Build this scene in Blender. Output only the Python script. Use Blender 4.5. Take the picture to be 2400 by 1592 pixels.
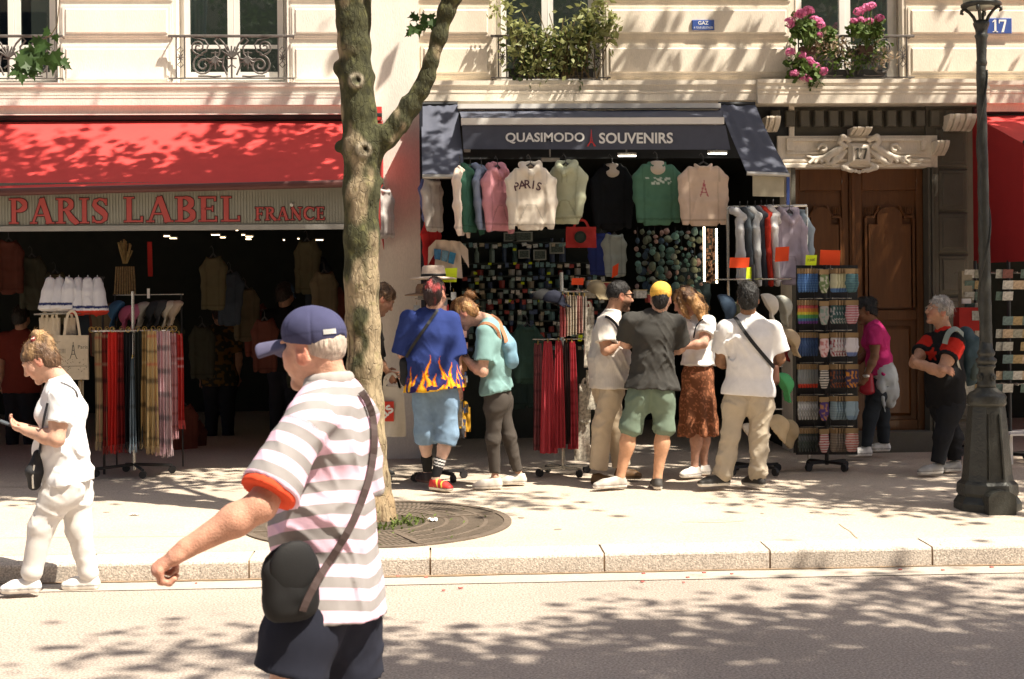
import bpy, bmesh, math, random
import numpy as np
from mathutils import Vector, Matrix
random.seed(7); RNG = np.random.default_rng(11)
SC = bpy.context.scene; COL = SC.collection
for _o in list(bpy.data.objects): bpy.data.objects.remove(_o)

# ------------------------------------------------------------------ camera
YAW = math.atan(0.051); ROLL = 0.0097; FPX = 3333.0; HV = 722.0
CAM = np.array([0.0, 0.0, 1.69])
_R0 = np.array([math.cos(YAW), -math.sin(YAW), 0]); FW = np.array([math.sin(YAW), math.cos(YAW), 0]); _U0 = np.array([0, 0, 1.0])
RV = _R0 * math.cos(ROLL) - _U0 * math.sin(ROLL); UV = _U0 * math.cos(ROLL) + _R0 * math.sin(ROLL)
cam = bpy.data.cameras.new('camera'); camo = bpy.data.objects.new('camera', cam); COL.objects.link(camo)
cam.lens = 50; cam.sensor_width = 36; cam.clip_end = 600; cam.shift_y = -74 / 2400
camo.matrix_world = Matrix(((RV[0], UV[0], -FW[0], CAM[0]), (RV[1], UV[1], -FW[1], CAM[1]), (RV[2], UV[2], -FW[2], CAM[2]), (0, 0, 0, 1)))
cam.dof.use_dof = True; cam.dof.focus_distance = 11.5; cam.dof.aperture_fstop = 9.0
SC.camera = camo
# ------------------------------------------------------------------ light
SUN_EL = math.radians(59); SUN_H = np.array([0.845, -0.535])     # horizontal direction towards the sun
_sd = Vector((SUN_H[0] * math.cos(SUN_EL), SUN_H[1] * math.cos(SUN_EL), math.sin(SUN_EL)))
W = bpy.data.worlds.new('World'); SC.world = W; W.use_nodes = True
_nt = W.node_tree; _sky = _nt.nodes.new('ShaderNodeTexSky'); _sky.sky_type = 'NISHITA'; _sky.sun_disc = False
_sky.sun_elevation = SUN_EL; _sky.sun_rotation = math.atan2(_sd.x, _sd.y); _sky.dust_density = 3.0; _sky.air_density = .75; _sky.ozone_density = .6
_nt.links.new(_sky.outputs[0], _nt.nodes['Background'].inputs[0]); _nt.nodes['Background'].inputs[1].default_value = 0.08
_sl = bpy.data.lights.new('sun', 'SUN'); _sl.energy = 5.0; _sl.angle = math.radians(0.53); _sl.color = (1.0, 0.91, 0.77)
suno = bpy.data.objects.new('sun', _sl); COL.objects.link(suno); suno.rotation_euler = _sd.to_track_quat('Z', 'Y').to_euler(); suno.location = (20, -12, 40)
SC.view_settings.view_transform = 'Standard'; SC.view_settings.look = 'None'; SC.view_settings.exposure = 1.12; SC.view_settings.gamma = 1.0
SC.render.engine = 'CYCLES'; SC.cycles.use_denoising = True; SC.cycles.max_bounces = 6; SC.cycles.transparent_max_bounces = 12

# ------------------------------------------------------------------ pixel <-> place (full-size photograph pixels)
FY = 13.9; SLOPE = 0.022
def ray(u, v): return FW + RV * (u - 1200) / FPX + UV * (HV - v) / FPX
def at(u, v, Y): d = ray(u, v); return CAM + d * (Y / d[1])
def side_z(Y): return 0.125 + SLOPE * (Y - 9.0)
def gs(u, v): d = ray(u, v); return CAM + d * ((0.125 - SLOPE * 9 - 1.69) / (d[2] - SLOPE * d[1]))
def gr(u, v): d = ray(u, v); return CAM + d * (-1.69 / d[2])
def FX(u, Y=FY): return float(at(u, 400, Y)[0])
def FZ(v, Y=FY, u=1200): return float(at(u, v, Y)[2])

# ------------------------------------------------------------------ materials
def s2l(c): return tuple((x / 12.92 if x <= 0.04045 else ((x + 0.055) / 1.055) ** 2.4) for x in c)
def H(h): return s2l(tuple(int(h[i:i + 2], 16) / 255 for i in (0, 2, 4)))
MATS = {}
def mat(name, col=(.5, .5, .5), rough=.85, var=.12, scale=8.0, bump=0.0, bscale=60.0, metal=0.0, attr=False, spec=.4, emit=0.0, coat=0, speck=0.0, stretch=(1, 1, 1), sss=0.0, trans=0.0, speckscale=220.0):
    if name in MATS: return MATS[name]
    m = bpy.data.materials.new(name); m.use_nodes = True; nt = m.node_tree; N = nt.nodes; L = nt.links.new
    b = N['Principled BSDF']; b.inputs['Roughness'].default_value = rough; b.inputs['Metallic'].default_value = metal; b.inputs['Specular IOR Level'].default_value = spec
    tc = N.new('ShaderNodeTexCoord'); mp = N.new('ShaderNodeMapping'); mp.inputs['Scale'].default_value = stretch; L(tc.outputs['Object'], mp.inputs[0])
    if attr:
        a = N.new('ShaderNodeAttribute'); a.attribute_name = 'Col'; base = a.outputs['Color']
    else:
        a = N.new('ShaderNodeRGB'); a.outputs[0].default_value = (*col, 1); base = a.outputs[0]
    nz = N.new('ShaderNodeTexNoise'); nz.inputs['Scale'].default_value = scale; nz.inputs['Detail'].default_value = 6; nz.inputs['Roughness'].default_value = .62; L(mp.outputs[0], nz.inputs['Vector'])
    mr = N.new('ShaderNodeMapRange'); mr.inputs['From Min'].default_value = .28; mr.inputs['From Max'].default_value = .72; mr.inputs['To Min'].default_value = 1 - var; mr.inputs['To Max'].default_value = 1 + var; L(nz.outputs[0], mr.inputs[0])
    mx = N.new('ShaderNodeVectorMath'); mx.operation = 'SCALE'; L(base, mx.inputs[0]); L(mr.outputs[0], mx.inputs['Scale']); cur = mx.outputs[0]
    if speck > 0:
        n2 = N.new('ShaderNodeTexNoise'); n2.inputs['Scale'].default_value = speckscale; n2.inputs['Detail'].default_value = 3; L(mp.outputs[0], n2.inputs['Vector'])
        m2 = N.new('ShaderNodeMapRange'); m2.inputs['From Min'].default_value = .3; m2.inputs['From Max'].default_value = .7; m2.inputs['To Min'].default_value = 1 - speck; m2.inputs['To Max'].default_value = 1 + speck; L(n2.outputs[0], m2.inputs[0])
        x2 = N.new('ShaderNodeVectorMath'); x2.operation = 'SCALE'; L(cur, x2.inputs[0]); L(m2.outputs[0], x2.inputs['Scale']); cur = x2.outputs[0]
    L(cur, b.inputs['Base Color'])
    if bump > 0:
        nb = N.new('ShaderNodeTexNoise'); nb.inputs['Scale'].default_value = bscale; nb.inputs['Detail'].default_value = 5; L(mp.outputs[0], nb.inputs['Vector'])
        bp = N.new('ShaderNodeBump'); bp.inputs['Strength'].default_value = min(1, bump); bp.inputs['Distance'].default_value = .02; L(nb.outputs[0], bp.inputs['Height']); L(bp.outputs[0], b.inputs['Normal'])
    if coat: b.inputs['Coat Weight'].default_value = coat
    if sss: b.inputs['Subsurface Weight'].default_value = sss; b.inputs['Subsurface Radius'].default_value = (.012, .005, .003)
    if emit: b.inputs['Emission Color'].default_value = (*col, 1); b.inputs['Emission Strength'].default_value = emit
    if trans:
        t = N.new('ShaderNodeBsdfTranslucent'); L(cur, t.inputs[0]); ms = N.new('ShaderNodeMixShader'); ms.inputs[0].default_value = trans
        L(b.outputs[0], ms.inputs[1]); L(t.outputs[0], ms.inputs[2]); L(ms.outputs[0], N['Material Output'].inputs[0])
    MATS[name] = m; return m
def glass_mat():
    if 'glass' in MATS: return MATS['glass']
    m = bpy.data.materials.new('glass'); m.use_nodes = True; nt = m.node_tree; N = nt.nodes; N.remove(N['Principled BSDF']); L = nt.links.new
    g = N.new('ShaderNodeBsdfGlossy'); g.inputs['Roughness'].default_value = .02; t = N.new('ShaderNodeBsdfTransparent'); t.inputs[0].default_value = (.75, .82, .78, 1)
    fr = N.new('ShaderNodeFresnel'); fr.inputs[0].default_value = 1.9; nz = N.new('ShaderNodeTexNoise'); nz.inputs['Scale'].default_value = 3
    bp = N.new('ShaderNodeBump'); bp.inputs['Strength'].default_value = .03; L(nz.outputs[0], bp.inputs['Height']); L(bp.outputs[0], g.inputs['Normal'])
    ms = N.new('ShaderNodeMixShader'); L(fr.outputs[0], ms.inputs[0]); L(t.outputs[0], ms.inputs[1]); L(g.outputs[0], ms.inputs[2]); L(ms.outputs[0], N['Material Output'].inputs[0])
    MATS['glass'] = m; return m

# ------------------------------------------------------------------ objects
WL = {}
def wl(o): return WL.get(o.name, np.zeros(3)) if o is not None else np.zeros(3)
def tag(o, label=None, cat=None, group=None, kind=None):
    if label: o['label'] = label
    if cat: o['category'] = cat
    if group: o['group'] = group
    if kind: o['kind'] = kind
    return o
def empty(name, loc, label=None, cat=None, group=None, kind=None):
    o = bpy.data.objects.new(name, None); COL.objects.link(o); o.location = [float(x) for x in loc]; o.empty_display_size = .1
    WL[o.name] = np.array(loc, float); return tag(o, label, cat, group, kind)
def mesh(name, V, F, m, parent=None, smooth=False, col=None, loc=None, attrs=None):
    """verts in place coordinates; becomes a child of parent (whose base is at wl(parent)) or an object of its own with its origin at its base."""
    V = np.asarray(V, float).reshape(-1, 3)
    if parent is not None: off = wl(parent)
    elif loc is not None: off = np.array(loc, float)
    else: off = np.array([(V[:, 0].min() + V[:, 0].max()) / 2, (V[:, 1].min() + V[:, 1].max()) / 2, V[:, 2].min()])
    me = bpy.data.meshes.new(name)
    if isinstance(F, np.ndarray):
        nf, k = F.shape; me.vertices.add(len(V)); me.vertices.foreach_set('co', (V - off).astype(np.float32).ravel())
        me.loops.add(nf * k); me.loops.foreach_set('vertex_index', F.astype(np.int32).ravel())
        me.polygons.add(nf); me.polygons.foreach_set('loop_start', np.arange(0, nf * k, k, dtype=np.int32)); me.update(calc_edges=True)
    else: me.from_pydata((V - off).tolist(), [], [list(map(int, f)) for f in F]); me.update()
    if smooth: me.polygons.foreach_set('use_smooth', np.ones(len(me.polygons), bool))
    if col is not None:
        ca = me.color_attributes.new('Col', 'FLOAT_COLOR', 'POINT'); c4 = np.ones((len(V), 4), np.float32); c4[:, :3] = np.asarray(col, float).reshape(-1, 3) if np.ndim(col) > 1 else np.array(col); ca.data.foreach_set('color', c4.ravel())
    for k, val in (attrs or {}).items():
        at_ = me.attributes.new(k, 'FLOAT', 'POINT'); at_.data.foreach_set('value', np.asarray(val, np.float32))
    if m is not None: me.materials.append(m)
    o = bpy.data.objects.new(name, me); COL.objects.link(o)
    if parent is not None: o.parent = parent; WL[o.name] = wl(parent)
    else: o.location = off.tolist(); WL[o.name] = off
    return o
def copy_tree(o, dloc=(0, 0, 0), rotz=0, parent=None, m=None):
    c = o.copy(); COL.objects.link(c); c.parent = parent
    if parent is None:
        c.location = Vector(o.location) + Vector([float(x) for x in dloc]); c.rotation_euler = (o.rotation_euler[0], o.rotation_euler[1], o.rotation_euler[2] + rotz); WL[c.name] = np.array(c.location)
    else: WL[c.name] = wl(parent)
    for ch in list(o.children): copy_tree(ch, parent=c)
    return c
def recol(o, m):
    if o.material_slots: o.material_slots[0].link = 'OBJECT'; o.material_slots[0].material = m

class MB:
    """collects simple shapes of ONE part"""
    def __init__(s): s.V = []; s.F = []; s.C = []
    def add(s, V, F, c=None):
        n = len(s.V); s.V += [tuple(map(float, v)) for v in V]; s.F += [tuple(i + n for i in f) for f in F]
        s.C += [c if c is not None else (1, 1, 1)] * len(V); return s
    def box(s, lo, hi, c=None, ch=0.0):
        x0, y0, z0 = lo; x1, y1, z1 = hi
        if ch > 0:                                               # chamfer the edges of the face towards the street (-Y)
            V = [(x0, y1, z0), (x1, y1, z0), (x1, y1, z1), (x0, y1, z1), (x0, y0 + ch, z0), (x1, y0 + ch, z0), (x1, y0 + ch, z1), (x0, y0 + ch, z1),
                 (x0 + ch, y0, z0 + ch), (x1 - ch, y0, z0 + ch), (x1 - ch, y0, z1 - ch), (x0 + ch, y0, z1 - ch)]
            return s.add(V, [(8, 9, 10, 11), (4, 5, 9, 8), (5, 6, 10, 9), (6, 7, 11, 10), (7, 4, 8, 11), (0, 1, 5, 4), (1, 2, 6, 5), (2, 3, 7, 6), (3, 0, 4, 7), (3, 2, 1, 0)], c)
        V = [(x0, y0, z0), (x1, y0, z0), (x1, y1, z0), (x0, y1, z0), (x0, y0, z1), (x1, y0, z1), (x1, y1, z1), (x0, y1, z1)]
        return s.add(V, [(3, 2, 1, 0), (4, 5, 6, 7), (0, 1, 5, 4), (1, 2, 6, 5), (2, 3, 7, 6), (3, 0, 4, 7)], c)
    def obox(s, c, ax, ay, az, col=None):
        c, ax, ay, az = map(lambda q: np.array(q, float), (c, ax, ay, az)); V = []
        for sz in (-1, 1):
            for sx, sy in ((-1, -1), (1, -1), (1, 1), (-1, 1)): V.append(c + ax * sx + ay * sy + az * sz)
        return s.add(V, [(3, 2, 1, 0), (4, 5, 6, 7), (0, 1, 5, 4), (1, 2, 6, 5), (2, 3, 7, 6), (3, 0, 4, 7)], col)
    def tube(s, pts, r, n=8, cap=True, c=None):
        P = [np.array(p, float) for p in pts]; R = r if hasattr(r, '__len__') else [r] * len(P); V = []; F = []
        prev = None
        for i, p in enumerate(P):
            t = P[min(i + 1, len(P) - 1)] - P[max(i - 1, 0)]; t /= (np.linalg.norm(t) + 1e-9)
            a = prev if prev is not None else (np.array([0, 0, 1.0]) if abs(t[2]) < .9 else np.array([1.0, 0, 0]))
            a = a - t * (a @ t); a /= (np.linalg.norm(a) + 1e-9); prev = a; b = np.cross(t, a)
            V += [p + R[i] * (a * math.cos(2 * math.pi * k / n) + b * math.sin(2 * math.pi * k / n)) for k in range(n)]
        for i in range(len(P) - 1):
            for k in range(n): F.append((i * n + k, i * n + (k + 1) % n, (i + 1) * n + (k + 1) % n, (i + 1) * n + k))
        if cap: F.append(tuple(range(n))[::-1]); F.append(tuple((len(P) - 1) * n + k for k in range(n)))
        return s.add(V, F, c)
    def lathe(s, prof, c, n=24, col=None, poly=None):
        V = []; F = []
        for r, z in prof:
            for k in range(n):
                a = 2 * math.pi * (k + .5) / n; V.append((c[0] + r * math.cos(a), c[1] + r * math.sin(a), c[2] + z))
        for i in range(len(prof) - 1):
            for k in range(n): F.append((i * n + k, i * n + (k + 1) % n, (i + 1) * n + (k + 1) % n, (i + 1) * n + k))
        F.append(tuple(range(n))[::-1]); F.append(tuple((len(prof) - 1) * n + k for k in range(n)))
        return s.add(V, F, col)
    def slab(s, poly, d, c=None):
        """flat polygon (list of 3D points) given the thickness vector d"""
        d = np.array(d, float); n = len(poly); A = [np.array(p, float) for p in poly]
        V = A + [p + d for p in A]; F = [tuple(range(n)), tuple(range(2 * n - 1, n - 1, -1))] + [(i, i + n, (i + 1) % n + n, (i + 1) % n) for i in range(n)]
        return s.add(V, F, c)
    def ext(s, prof, x0, x1, c=None):
        """profile of (y, z) points extruded along X"""
        n = len(prof); V = [(x0, y, z) for y, z in prof] + [(x1, y, z) for y, z in prof]
        F = [(i, (i + 1) % n, (i + 1) % n + n, i + n) for i in range(n)] + [tuple(range(n))[::-1], tuple(range(n, 2 * n))]
        return s.add(V, F, c)
    def grid(s, P, c=None):
        P = np.asarray(P, float); a, b = P.shape[:2]; F = [(i * b + j, i * b + j + 1, (i + 1) * b + j + 1, (i + 1) * b + j) for i in range(a - 1) for j in range(b - 1)]
        return s.add(P.reshape(-1, 3), F, c)
    def obj(s, name, m, parent=None, smooth=False, col=False, loc=None):
        return mesh(name, np.array(s.V), s.F, m, parent, smooth, np.array(s.C) if col else None, loc)

def text_mesh(txt, size, bold=0.0, extrude=0.003):
    cu = bpy.data.curves.new('t', 'FONT'); cu.body = txt; cu.size = size; cu.offset = bold; cu.extrude = extrude; cu.align_x = 'CENTER'; cu.align_y = 'CENTER'; cu.resolution_u = 3
    o = bpy.data.objects.new('t', cu); COL.objects.link(o); dg = bpy.context.evaluated_depsgraph_get(); dg.update(); me = bpy.data.meshes.new_from_object(o.evaluated_get(dg))
    V = np.array([v.co[:] for v in me.vertices]).reshape(-1, 3); F = [tuple(p.vertices) for p in me.polygons]
    bpy.data.objects.remove(o); bpy.data.curves.remove(cu); bpy.data.meshes.remove(me); return V, F
def put_text(name, txt, m, center, right, up, width=None, height=None, parent=None, bold=0.0, ext=0.003):
    V, F = text_mesh(txt, 1.0, bold, 0.0); 
    w = np.ptp(V[:, 0]); h = np.ptp(V[:, 1]); sx = (width / w) if width else (height / h); sy = (height / h) if height else sx
    V[:, 0] = (V[:, 0] - (V[:, 0].min() + V[:, 0].max()) / 2) * sx; V[:, 1] = (V[:, 1] - (V[:, 1].min() + V[:, 1].max()) / 2) * sy
    right = np.array(right, float); up = np.array(up, float); nrm = np.cross(right, up)
    P = np.array(center) + V[:, :1] * right + V[:, 1:2] * up + nrm * ext
    return mesh(name, P, F, m, parent)

# ------------------------------------------------------------------ value noise
_NG = RNG.random((33, 33, 33)); _NG[32] = _NG[0]; _NG[:, 32] = _NG[:, 0]; _NG[:, :, 32] = _NG[:, :, 0]
def vnoise(P):
    P = np.asarray(P, float); Q = P % 32.0; I = np.floor(Q).astype(int); f = Q - I; f = f * f * (3 - 2 * f); I = np.minimum(I, 31)
    x, y, z = I[..., 0], I[..., 1], I[..., 2]; fx, fy, fz = f[..., 0], f[..., 1], f[..., 2]; r = 0
    for a in (0, 1):
        for b in (0, 1):
            for c in (0, 1): r = r + _NG[x + a, y + b, z + c] * (fx if a else 1 - fx) * (fy if b else 1 - fy) * (fz if c else 1 - fz)
    return r * 2 - 1

# ------------------------------------------------------------------ organic surfaces: smooth union of tapered limbs, meshed by surface nets
def unit(v): v = np.array(v, float); return v / (np.linalg.norm(v) + 1e-9)
class Sdf:
    def __init__(s, h): s.h = h; s.ops = []; s.lo = np.full(3, 1e9); s.hi = np.full(3, -1e9)
    def _bb(s, lo, hi, grow=True):
        if grow: s.lo = np.minimum(s.lo, lo); s.hi = np.maximum(s.hi, hi)
    def cone(s, a, b, r1, r2, k=.02, side=None, w1=1.0, w2=None, f0=False, f1=False, sub=False):
        a = np.array(a, float); b = np.array(b, float); w2 = w1 if w2 is None else w2; m = max(r1 * w1, r2 * w2, r1, r2) + k
        lo = np.minimum(a, b) - m; hi = np.maximum(a, b) + m; s._bb(lo, hi, not sub); s.ops.append(('c', lo, hi, k, sub, (a, b, r1, r2, None if side is None else np.array(side, float), w1, w2, f0, f1))); return s
    def chain(s, pts, rs, k=.02, side=None, ws=None, f0=False, f1=False):
        n = len(pts); ws = ws or [1.0] * n
        for i in range(n - 1): s.cone(pts[i], pts[i + 1], rs[i], rs[i + 1], k, side, ws[i], ws[i + 1], f0 and i == 0, f1 and i == n - 2)
        return s
    def ell(s, c, r, fr=None, k=.02, sub=False):
        c = np.array(c, float); r = np.array(r, float); M = np.eye(3) if fr is None else np.array(fr, float); m = r.max() + k
        s._bb(c - m, c + m, not sub); s.ops.append(('e', c - m, c + m, k, sub, (c, r, M))); return s
    def cut(s, p, n, lo=None, hi=None):                            # keep the side the normal points away from
        s.ops.append(('p', None if lo is None else np.array(lo, float), None if hi is None else np.array(hi, float), 0, True, (np.array(p, float), unit(n)))); return s
    def noise(s, amp, scale, seed=0.0, st=(1, 1, 1)): s.ops.append(('n', None, None, 0, False, (amp, scale, seed, np.array(st, float)))); return s
    def folds(s, amp, scale, seed=0.0, ang=.6, el=.38):                 # narrow raised creases, drawn out along a slanting direction
        ca, sa = math.cos(ang), math.sin(ang); s.ops.append(('r', None, None, 0, False, (amp, scale, seed, np.array([[ca, 0, sa], [0, .8, 0], [-sa * el, 0, ca * el]])))); return s
    def fn(s, f): s.ops.append(('f', None, None, 0, False, f)); return s
    def mesh(s):
        h = s.h; lo = s.lo - 2 * h; n = np.ceil((s.hi + 2 * h - lo) / h).astype(int) + 1; D = np.full(n, .12)
        ax = [lo[i] + h * np.arange(n[i]) for i in range(3)]
        for t, l, hh, k, sub, q in s.ops:
            if l is None: i0 = np.zeros(3, int); i1 = n
            else: i0 = np.clip(np.floor((l - lo) / h).astype(int), 0, n); i1 = np.clip(np.ceil((hh - lo) / h).astype(int) + 1, 0, n)
            if (i1 <= i0).any(): continue
            sl = tuple(slice(i0[i], i1[i]) for i in range(3)); X = ax[0][sl[0]][:, None, None]; Y = ax[1][sl[1]][None, :, None]; Z = ax[2][sl[2]][None, None, :]; E = D[sl]
            if t == 'c':
                a, b, r1, r2, side, w1, w2, f0, f1 = q; ab = b - a; L2 = ab @ ab + 1e-12; L = math.sqrt(L2)
                tr = ((X - a[0]) * ab[0] + (Y - a[1]) * ab[1] + (Z - a[2]) * ab[2]) / L2; tt = np.clip(tr, 0, 1); r = r1 + (r2 - r1) * tt
                qx = X - a[0] - tt * ab[0]; qy = Y - a[1] - tt * ab[1]; qz = Z - a[2] - tt * ab[2]
                if side is None: d = np.sqrt(qx * qx + qy * qy + qz * qz) - r
                else:
                    w = w1 + (w2 - w1) * tt; sd = unit(side - ab * (side @ ab) / L2); sc = qx * sd[0] + qy * sd[1] + qz * sd[2]
                    d = np.sqrt(np.maximum(qx * qx + qy * qy + qz * qz - sc * sc + (sc / w) ** 2, 0)) - r
                if f1: d = np.maximum(d, (tr - 1) * L)
                if f0: d = np.maximum(d, -tr * L)
            elif t == 'e':
                c, r, M = q; x = X - c[0]; y = Y - c[1]; z = Z - c[2]; g = 0
                for i in range(3): g = g + ((x * M[i][0] + y * M[i][1] + z * M[i][2]) / r[i]) ** 2
                d = (np.sqrt(g) - 1) * r.min()
            elif t == 'p':
                p, nn = q; d = (X - p[0]) * nn[0] + (Y - p[1]) * nn[1] + (Z - p[2]) * nn[2]; D[sl] = np.maximum(E, d); continue
            elif t == 'n':
                amp, scale, seed, st = q; msk = np.abs(E) < amp * 1.5 + 2 * h; I = np.argwhere(msk)
                P = np.stack([ax[i][I[:, i]] for i in range(3)], 1) * st / scale + seed
                v = vnoise(P) + .5 * vnoise(P * 2.1 + 5.2); E[msk] += amp * v / 1.2; continue
            elif t == 'r':
                amp, scale, seed, M = q; msk = np.abs(E) < amp * 2 + 2 * h; I = np.argwhere(msk); P = np.stack([ax[i][I[:, i]] for i in range(3)], 1); W_ = .25 * vnoise(P / (scale * 1.7) + seed)[:, None]; Q = (P @ M.T) / scale + seed + W_
                a = np.abs(vnoise(Q)); b = np.abs(vnoise(Q * 1.9 + 7.7)); gt_ = np.clip(vnoise(P / (scale * 2.6) + seed + 11) * 1.5 + .55, 0, 1); E[msk] -= amp * gt_ * (np.clip(1 - a * 2.6, 0, 1) ** 1.5 + .45 * np.clip(1 - b * 2.6, 0, 1) ** 1.5 - .35); continue
            elif t == 'f':
                msk = np.abs(E) < .03 + 2 * h; I = np.argwhere(msk); P = np.stack([ax[i][I[:, i]] for i in range(3)], 1); E[msk] += q(P); continue
            if sub:
                d = -d; g = np.maximum(k - np.abs(E - d), 0) / k; D[sl] = np.maximum(E, d) + g * g * k * .25
            else:
                g = np.maximum(k - np.abs(E - d), 0) / k; D[sl] = np.minimum(E, d) - g * g * k * .25
        return nets(D, lo, h)
def nets(D, lo, h):
    S = D < 0; c = np.zeros(np.array(D.shape) - 1, np.int8)
    for i in (0, 1):
        for j in (0, 1):
            for k in (0, 1): c += S[i:D.shape[0] - 1 + i, j:D.shape[1] - 1 + j, k:D.shape[2] - 1 + k]
    M = (c > 0) & (c < 8); C = np.argwhere(M); idx = np.full(M.shape, -1, int); idx[M] = np.arange(len(C)); acc = np.zeros((len(C), 3)); cnt = np.zeros(len(C))
    for axis in range(3):
        o1, o2 = [x for x in range(3) if x != axis]
        for i in (0, 1):
            for j in (0, 1):
                oa = np.zeros(3, int); oa[o1] = i; oa[o2] = j; ob = oa.copy(); ob[axis] = 1; A = C + oa; B = C + ob
                da = D[A[:, 0], A[:, 1], A[:, 2]]; db = D[B[:, 0], B[:, 1], B[:, 2]]; x = (da < 0) != (db < 0); t = da[x] / (da[x] - db[x]); p = np.tile(oa.astype(float), (x.sum(), 1)); p[:, axis] = t
                acc[x] += p; cnt[x] += 1
    V = lo + h * (C + acc / np.maximum(cnt, 1)[:, None]); F = []
    for axis in range(3):
        o1, o2 = (axis + 1) % 3, (axis + 2) % 3; sh = [slice(None)] * 3; sh2 = [slice(None)] * 3; sh[axis] = slice(0, -1); sh2[axis] = slice(1, None)
        X = S[tuple(sh)] != S[tuple(sh2)]; I = np.argwhere(X); I = I[(I[:, o1] > 0) & (I[:, o2] > 0) & (I[:, o1] < M.shape[o1]) & (I[:, o2] < M.shape[o2])]
        def g(d1, d2): J = I.copy(); J[:, o1] += d1; J[:, o2] += d2; return idx[J[:, 0], J[:, 1], J[:, 2]]
        q = np.stack([g(-1, -1), g(0, -1), g(0, 0), g(-1, 0)], 1); ins = S[I[:, 0], I[:, 1], I[:, 2]]; q[~ins] = q[~ins][:, ::-1]; F.append(q)
    F = np.concatenate(F); return V, F[(F >= 0).all(1)]
def join(parts):
    V = []; F = []; n = 0
    for v, f in parts: V.append(v); F.append(f + n); n += len(v)
    return np.concatenate(V), np.concatenate(F)
# ================================================================== setting: road, pavement, kerb
m_road = mat('asphalt', (.355, .30, .255), .95, .16, .55, .5, 90, speck=.42, speckscale=75)
m_side = mat('pavement_asphalt', (.47, .395, .315), .93, .14, .6, .3, 90, speck=.22, speckscale=70)
m_gutter = mat('gutter', (.43, .375, .315), .95, .12, 2.0, .3, 150, speck=.16, speckscale=150)
m_granite = mat('granite', (.50, .44, .375), .8, .12, 3.0, .3, 120, speck=.45, speckscale=85)
def sheet(name, x0, x1, y0, y1, zf, m, nx=2, ny=2, kind='structure'):
    X = np.linspace(x0, x1, nx); Y = np.linspace(y0, y1, ny); P = np.array([[(x, y, zf(x, y)) for y in Y] for x in X]); b = MB().grid(P[:, ::-1]); o = b.obj(name, m, loc=(0, y0, 0)); tag(o, kind=kind); return o
sheet('road', -150, 150, 1.6, 8.72, lambda x, y: 0.0 + .0, m_road)
sheet('gutter', -150, 150, 8.722, 9.0, lambda x, y: .004, m_gutter)
sheet('pavement', -150, 150, 9.29, 20.0, lambda x, y: side_z(y) + .001, m_side)
sheet('ground', -300, 300, -300, 300, lambda x, y: -.06, m_side)
tag(MB().box((-150, -6.5, -.05), (150, 1.598, .13)).obj('pavement', m_side, loc=(0, 1.6, 0)), kind='structure')
kerb = empty('kerb', (0, 9.0, 0), kind='structure')
kx = [gr(u, 1340)[0] for u in (235, 597, 1009, 1415, 1811, 2208)]
xs = [kx[0] - 1.08 * i for i in range(5, 0, -1)] + kx + [kx[-1] + 1.08 * i for i in range(1, 6)]
for i in range(len(xs) - 1):
    g = .006; x0, x1 = xs[i] + g, xs[i + 1] - g; dz = random.uniform(-.003, .003); dy = random.uniform(-.004, .004); r = .018
    prof = [(9.0 + dy, -.1), (9.0 + dy, .125 - r + dz), (9.006 + dy, .125 - r * .35 + dz), (9.0 + r + dy, .125 + dz), (9.288, side_z(9.288) + .003 + dz), (9.288, -.1)]
    MB().ext(prof[::-1], x0, x1).obj('kerb_stone', m_granite, kerb)
MB().box((xs[0], 9.012, -.1), (xs[-1], 9.285, .117)).obj('joint_mortar', mat('mortar', (.34, .25, .17), .95, .2, 20), kerb)
# small litter and blossom crumbs along the gutter
rb = MB()
for i in range(18):
    x = random.uniform(-2.5, 4); y = random.choice([random.uniform(8.86, 8.99), random.uniform(8.5, 9.0)]); s = random.uniform(.006, .013); rb.obox((x, y, .008), (s, s * .3, 0), (-s * .3, s * .7, 0), (0, 0, .003))
tag(rb.obj('blossom_crumbs', mat('blossom', (.45, .12, .10), .9, .2, 40)), 'tiny pink blossom crumbs scattered along the gutter', 'litter', kind='stuff')
for u, v, lab in ((1014, 1224, 'crumpled white paper scrap lying on the tree grate'), (316, 1208, 'small white paper scrap on the pavement beside the man\'s swinging arm')):
    p = gs(u, v); b = MB(); n = 7
    P = np.array([[(p[0] + (i - 3) * .011 + random.uniform(-.006, .006), p[1] + (j - 2) * .014, p[2] + .006 + random.uniform(0, .028)) for j in range(5)] for i in range(n)]); b.grid(P)
    if u < 500: b.V = [(x, y, p[2] + .004 + (z - p[2]) * .35) for x, y, z in b.V]
    tag(b.obj('paper_scrap', mat('paper', (.8, .78, .74), .9, .05)), lab, 'litter')
# pavement seams and cracks (thin bitumen repairs)
def seam(name, pts, w, lab):
    b = MB(); P = [gs(*p) for p in pts]; V = []; 
    for i, p in enumerate(P):
        t = P[min(i + 1, len(P) - 1)] - P[max(i - 1, 0)]; n = unit((-t[1], t[0], 0)); V.append([(p + n * w)[k] + (.0035 if k == 2 else 0) for k in range(3)]); V.append([(p - n * w)[k] + (.0035 if k == 2 else 0) for k in range(3)])
    b.add(V, [(2 * i, 2 * i + 1, 2 * i + 3, 2 * i + 2) for i in range(len(P) - 1)]); tag(b.obj(name, mat('crack', (.26, .20, .14), .95, .2, 30)), kind='structure')
seam('pavement_crack', [(1966, 1229), (1978, 1238), (1992, 1246), (2003, 1258), (2010, 1263)], .004, '')
seam('pavement_crack', [(2180, 1264), (2193, 1271), (2206, 1279)], .004, '')
seam('pavement_crack', [(0, 1262), (300, 1259), (700, 1256)], .003, '')

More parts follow.
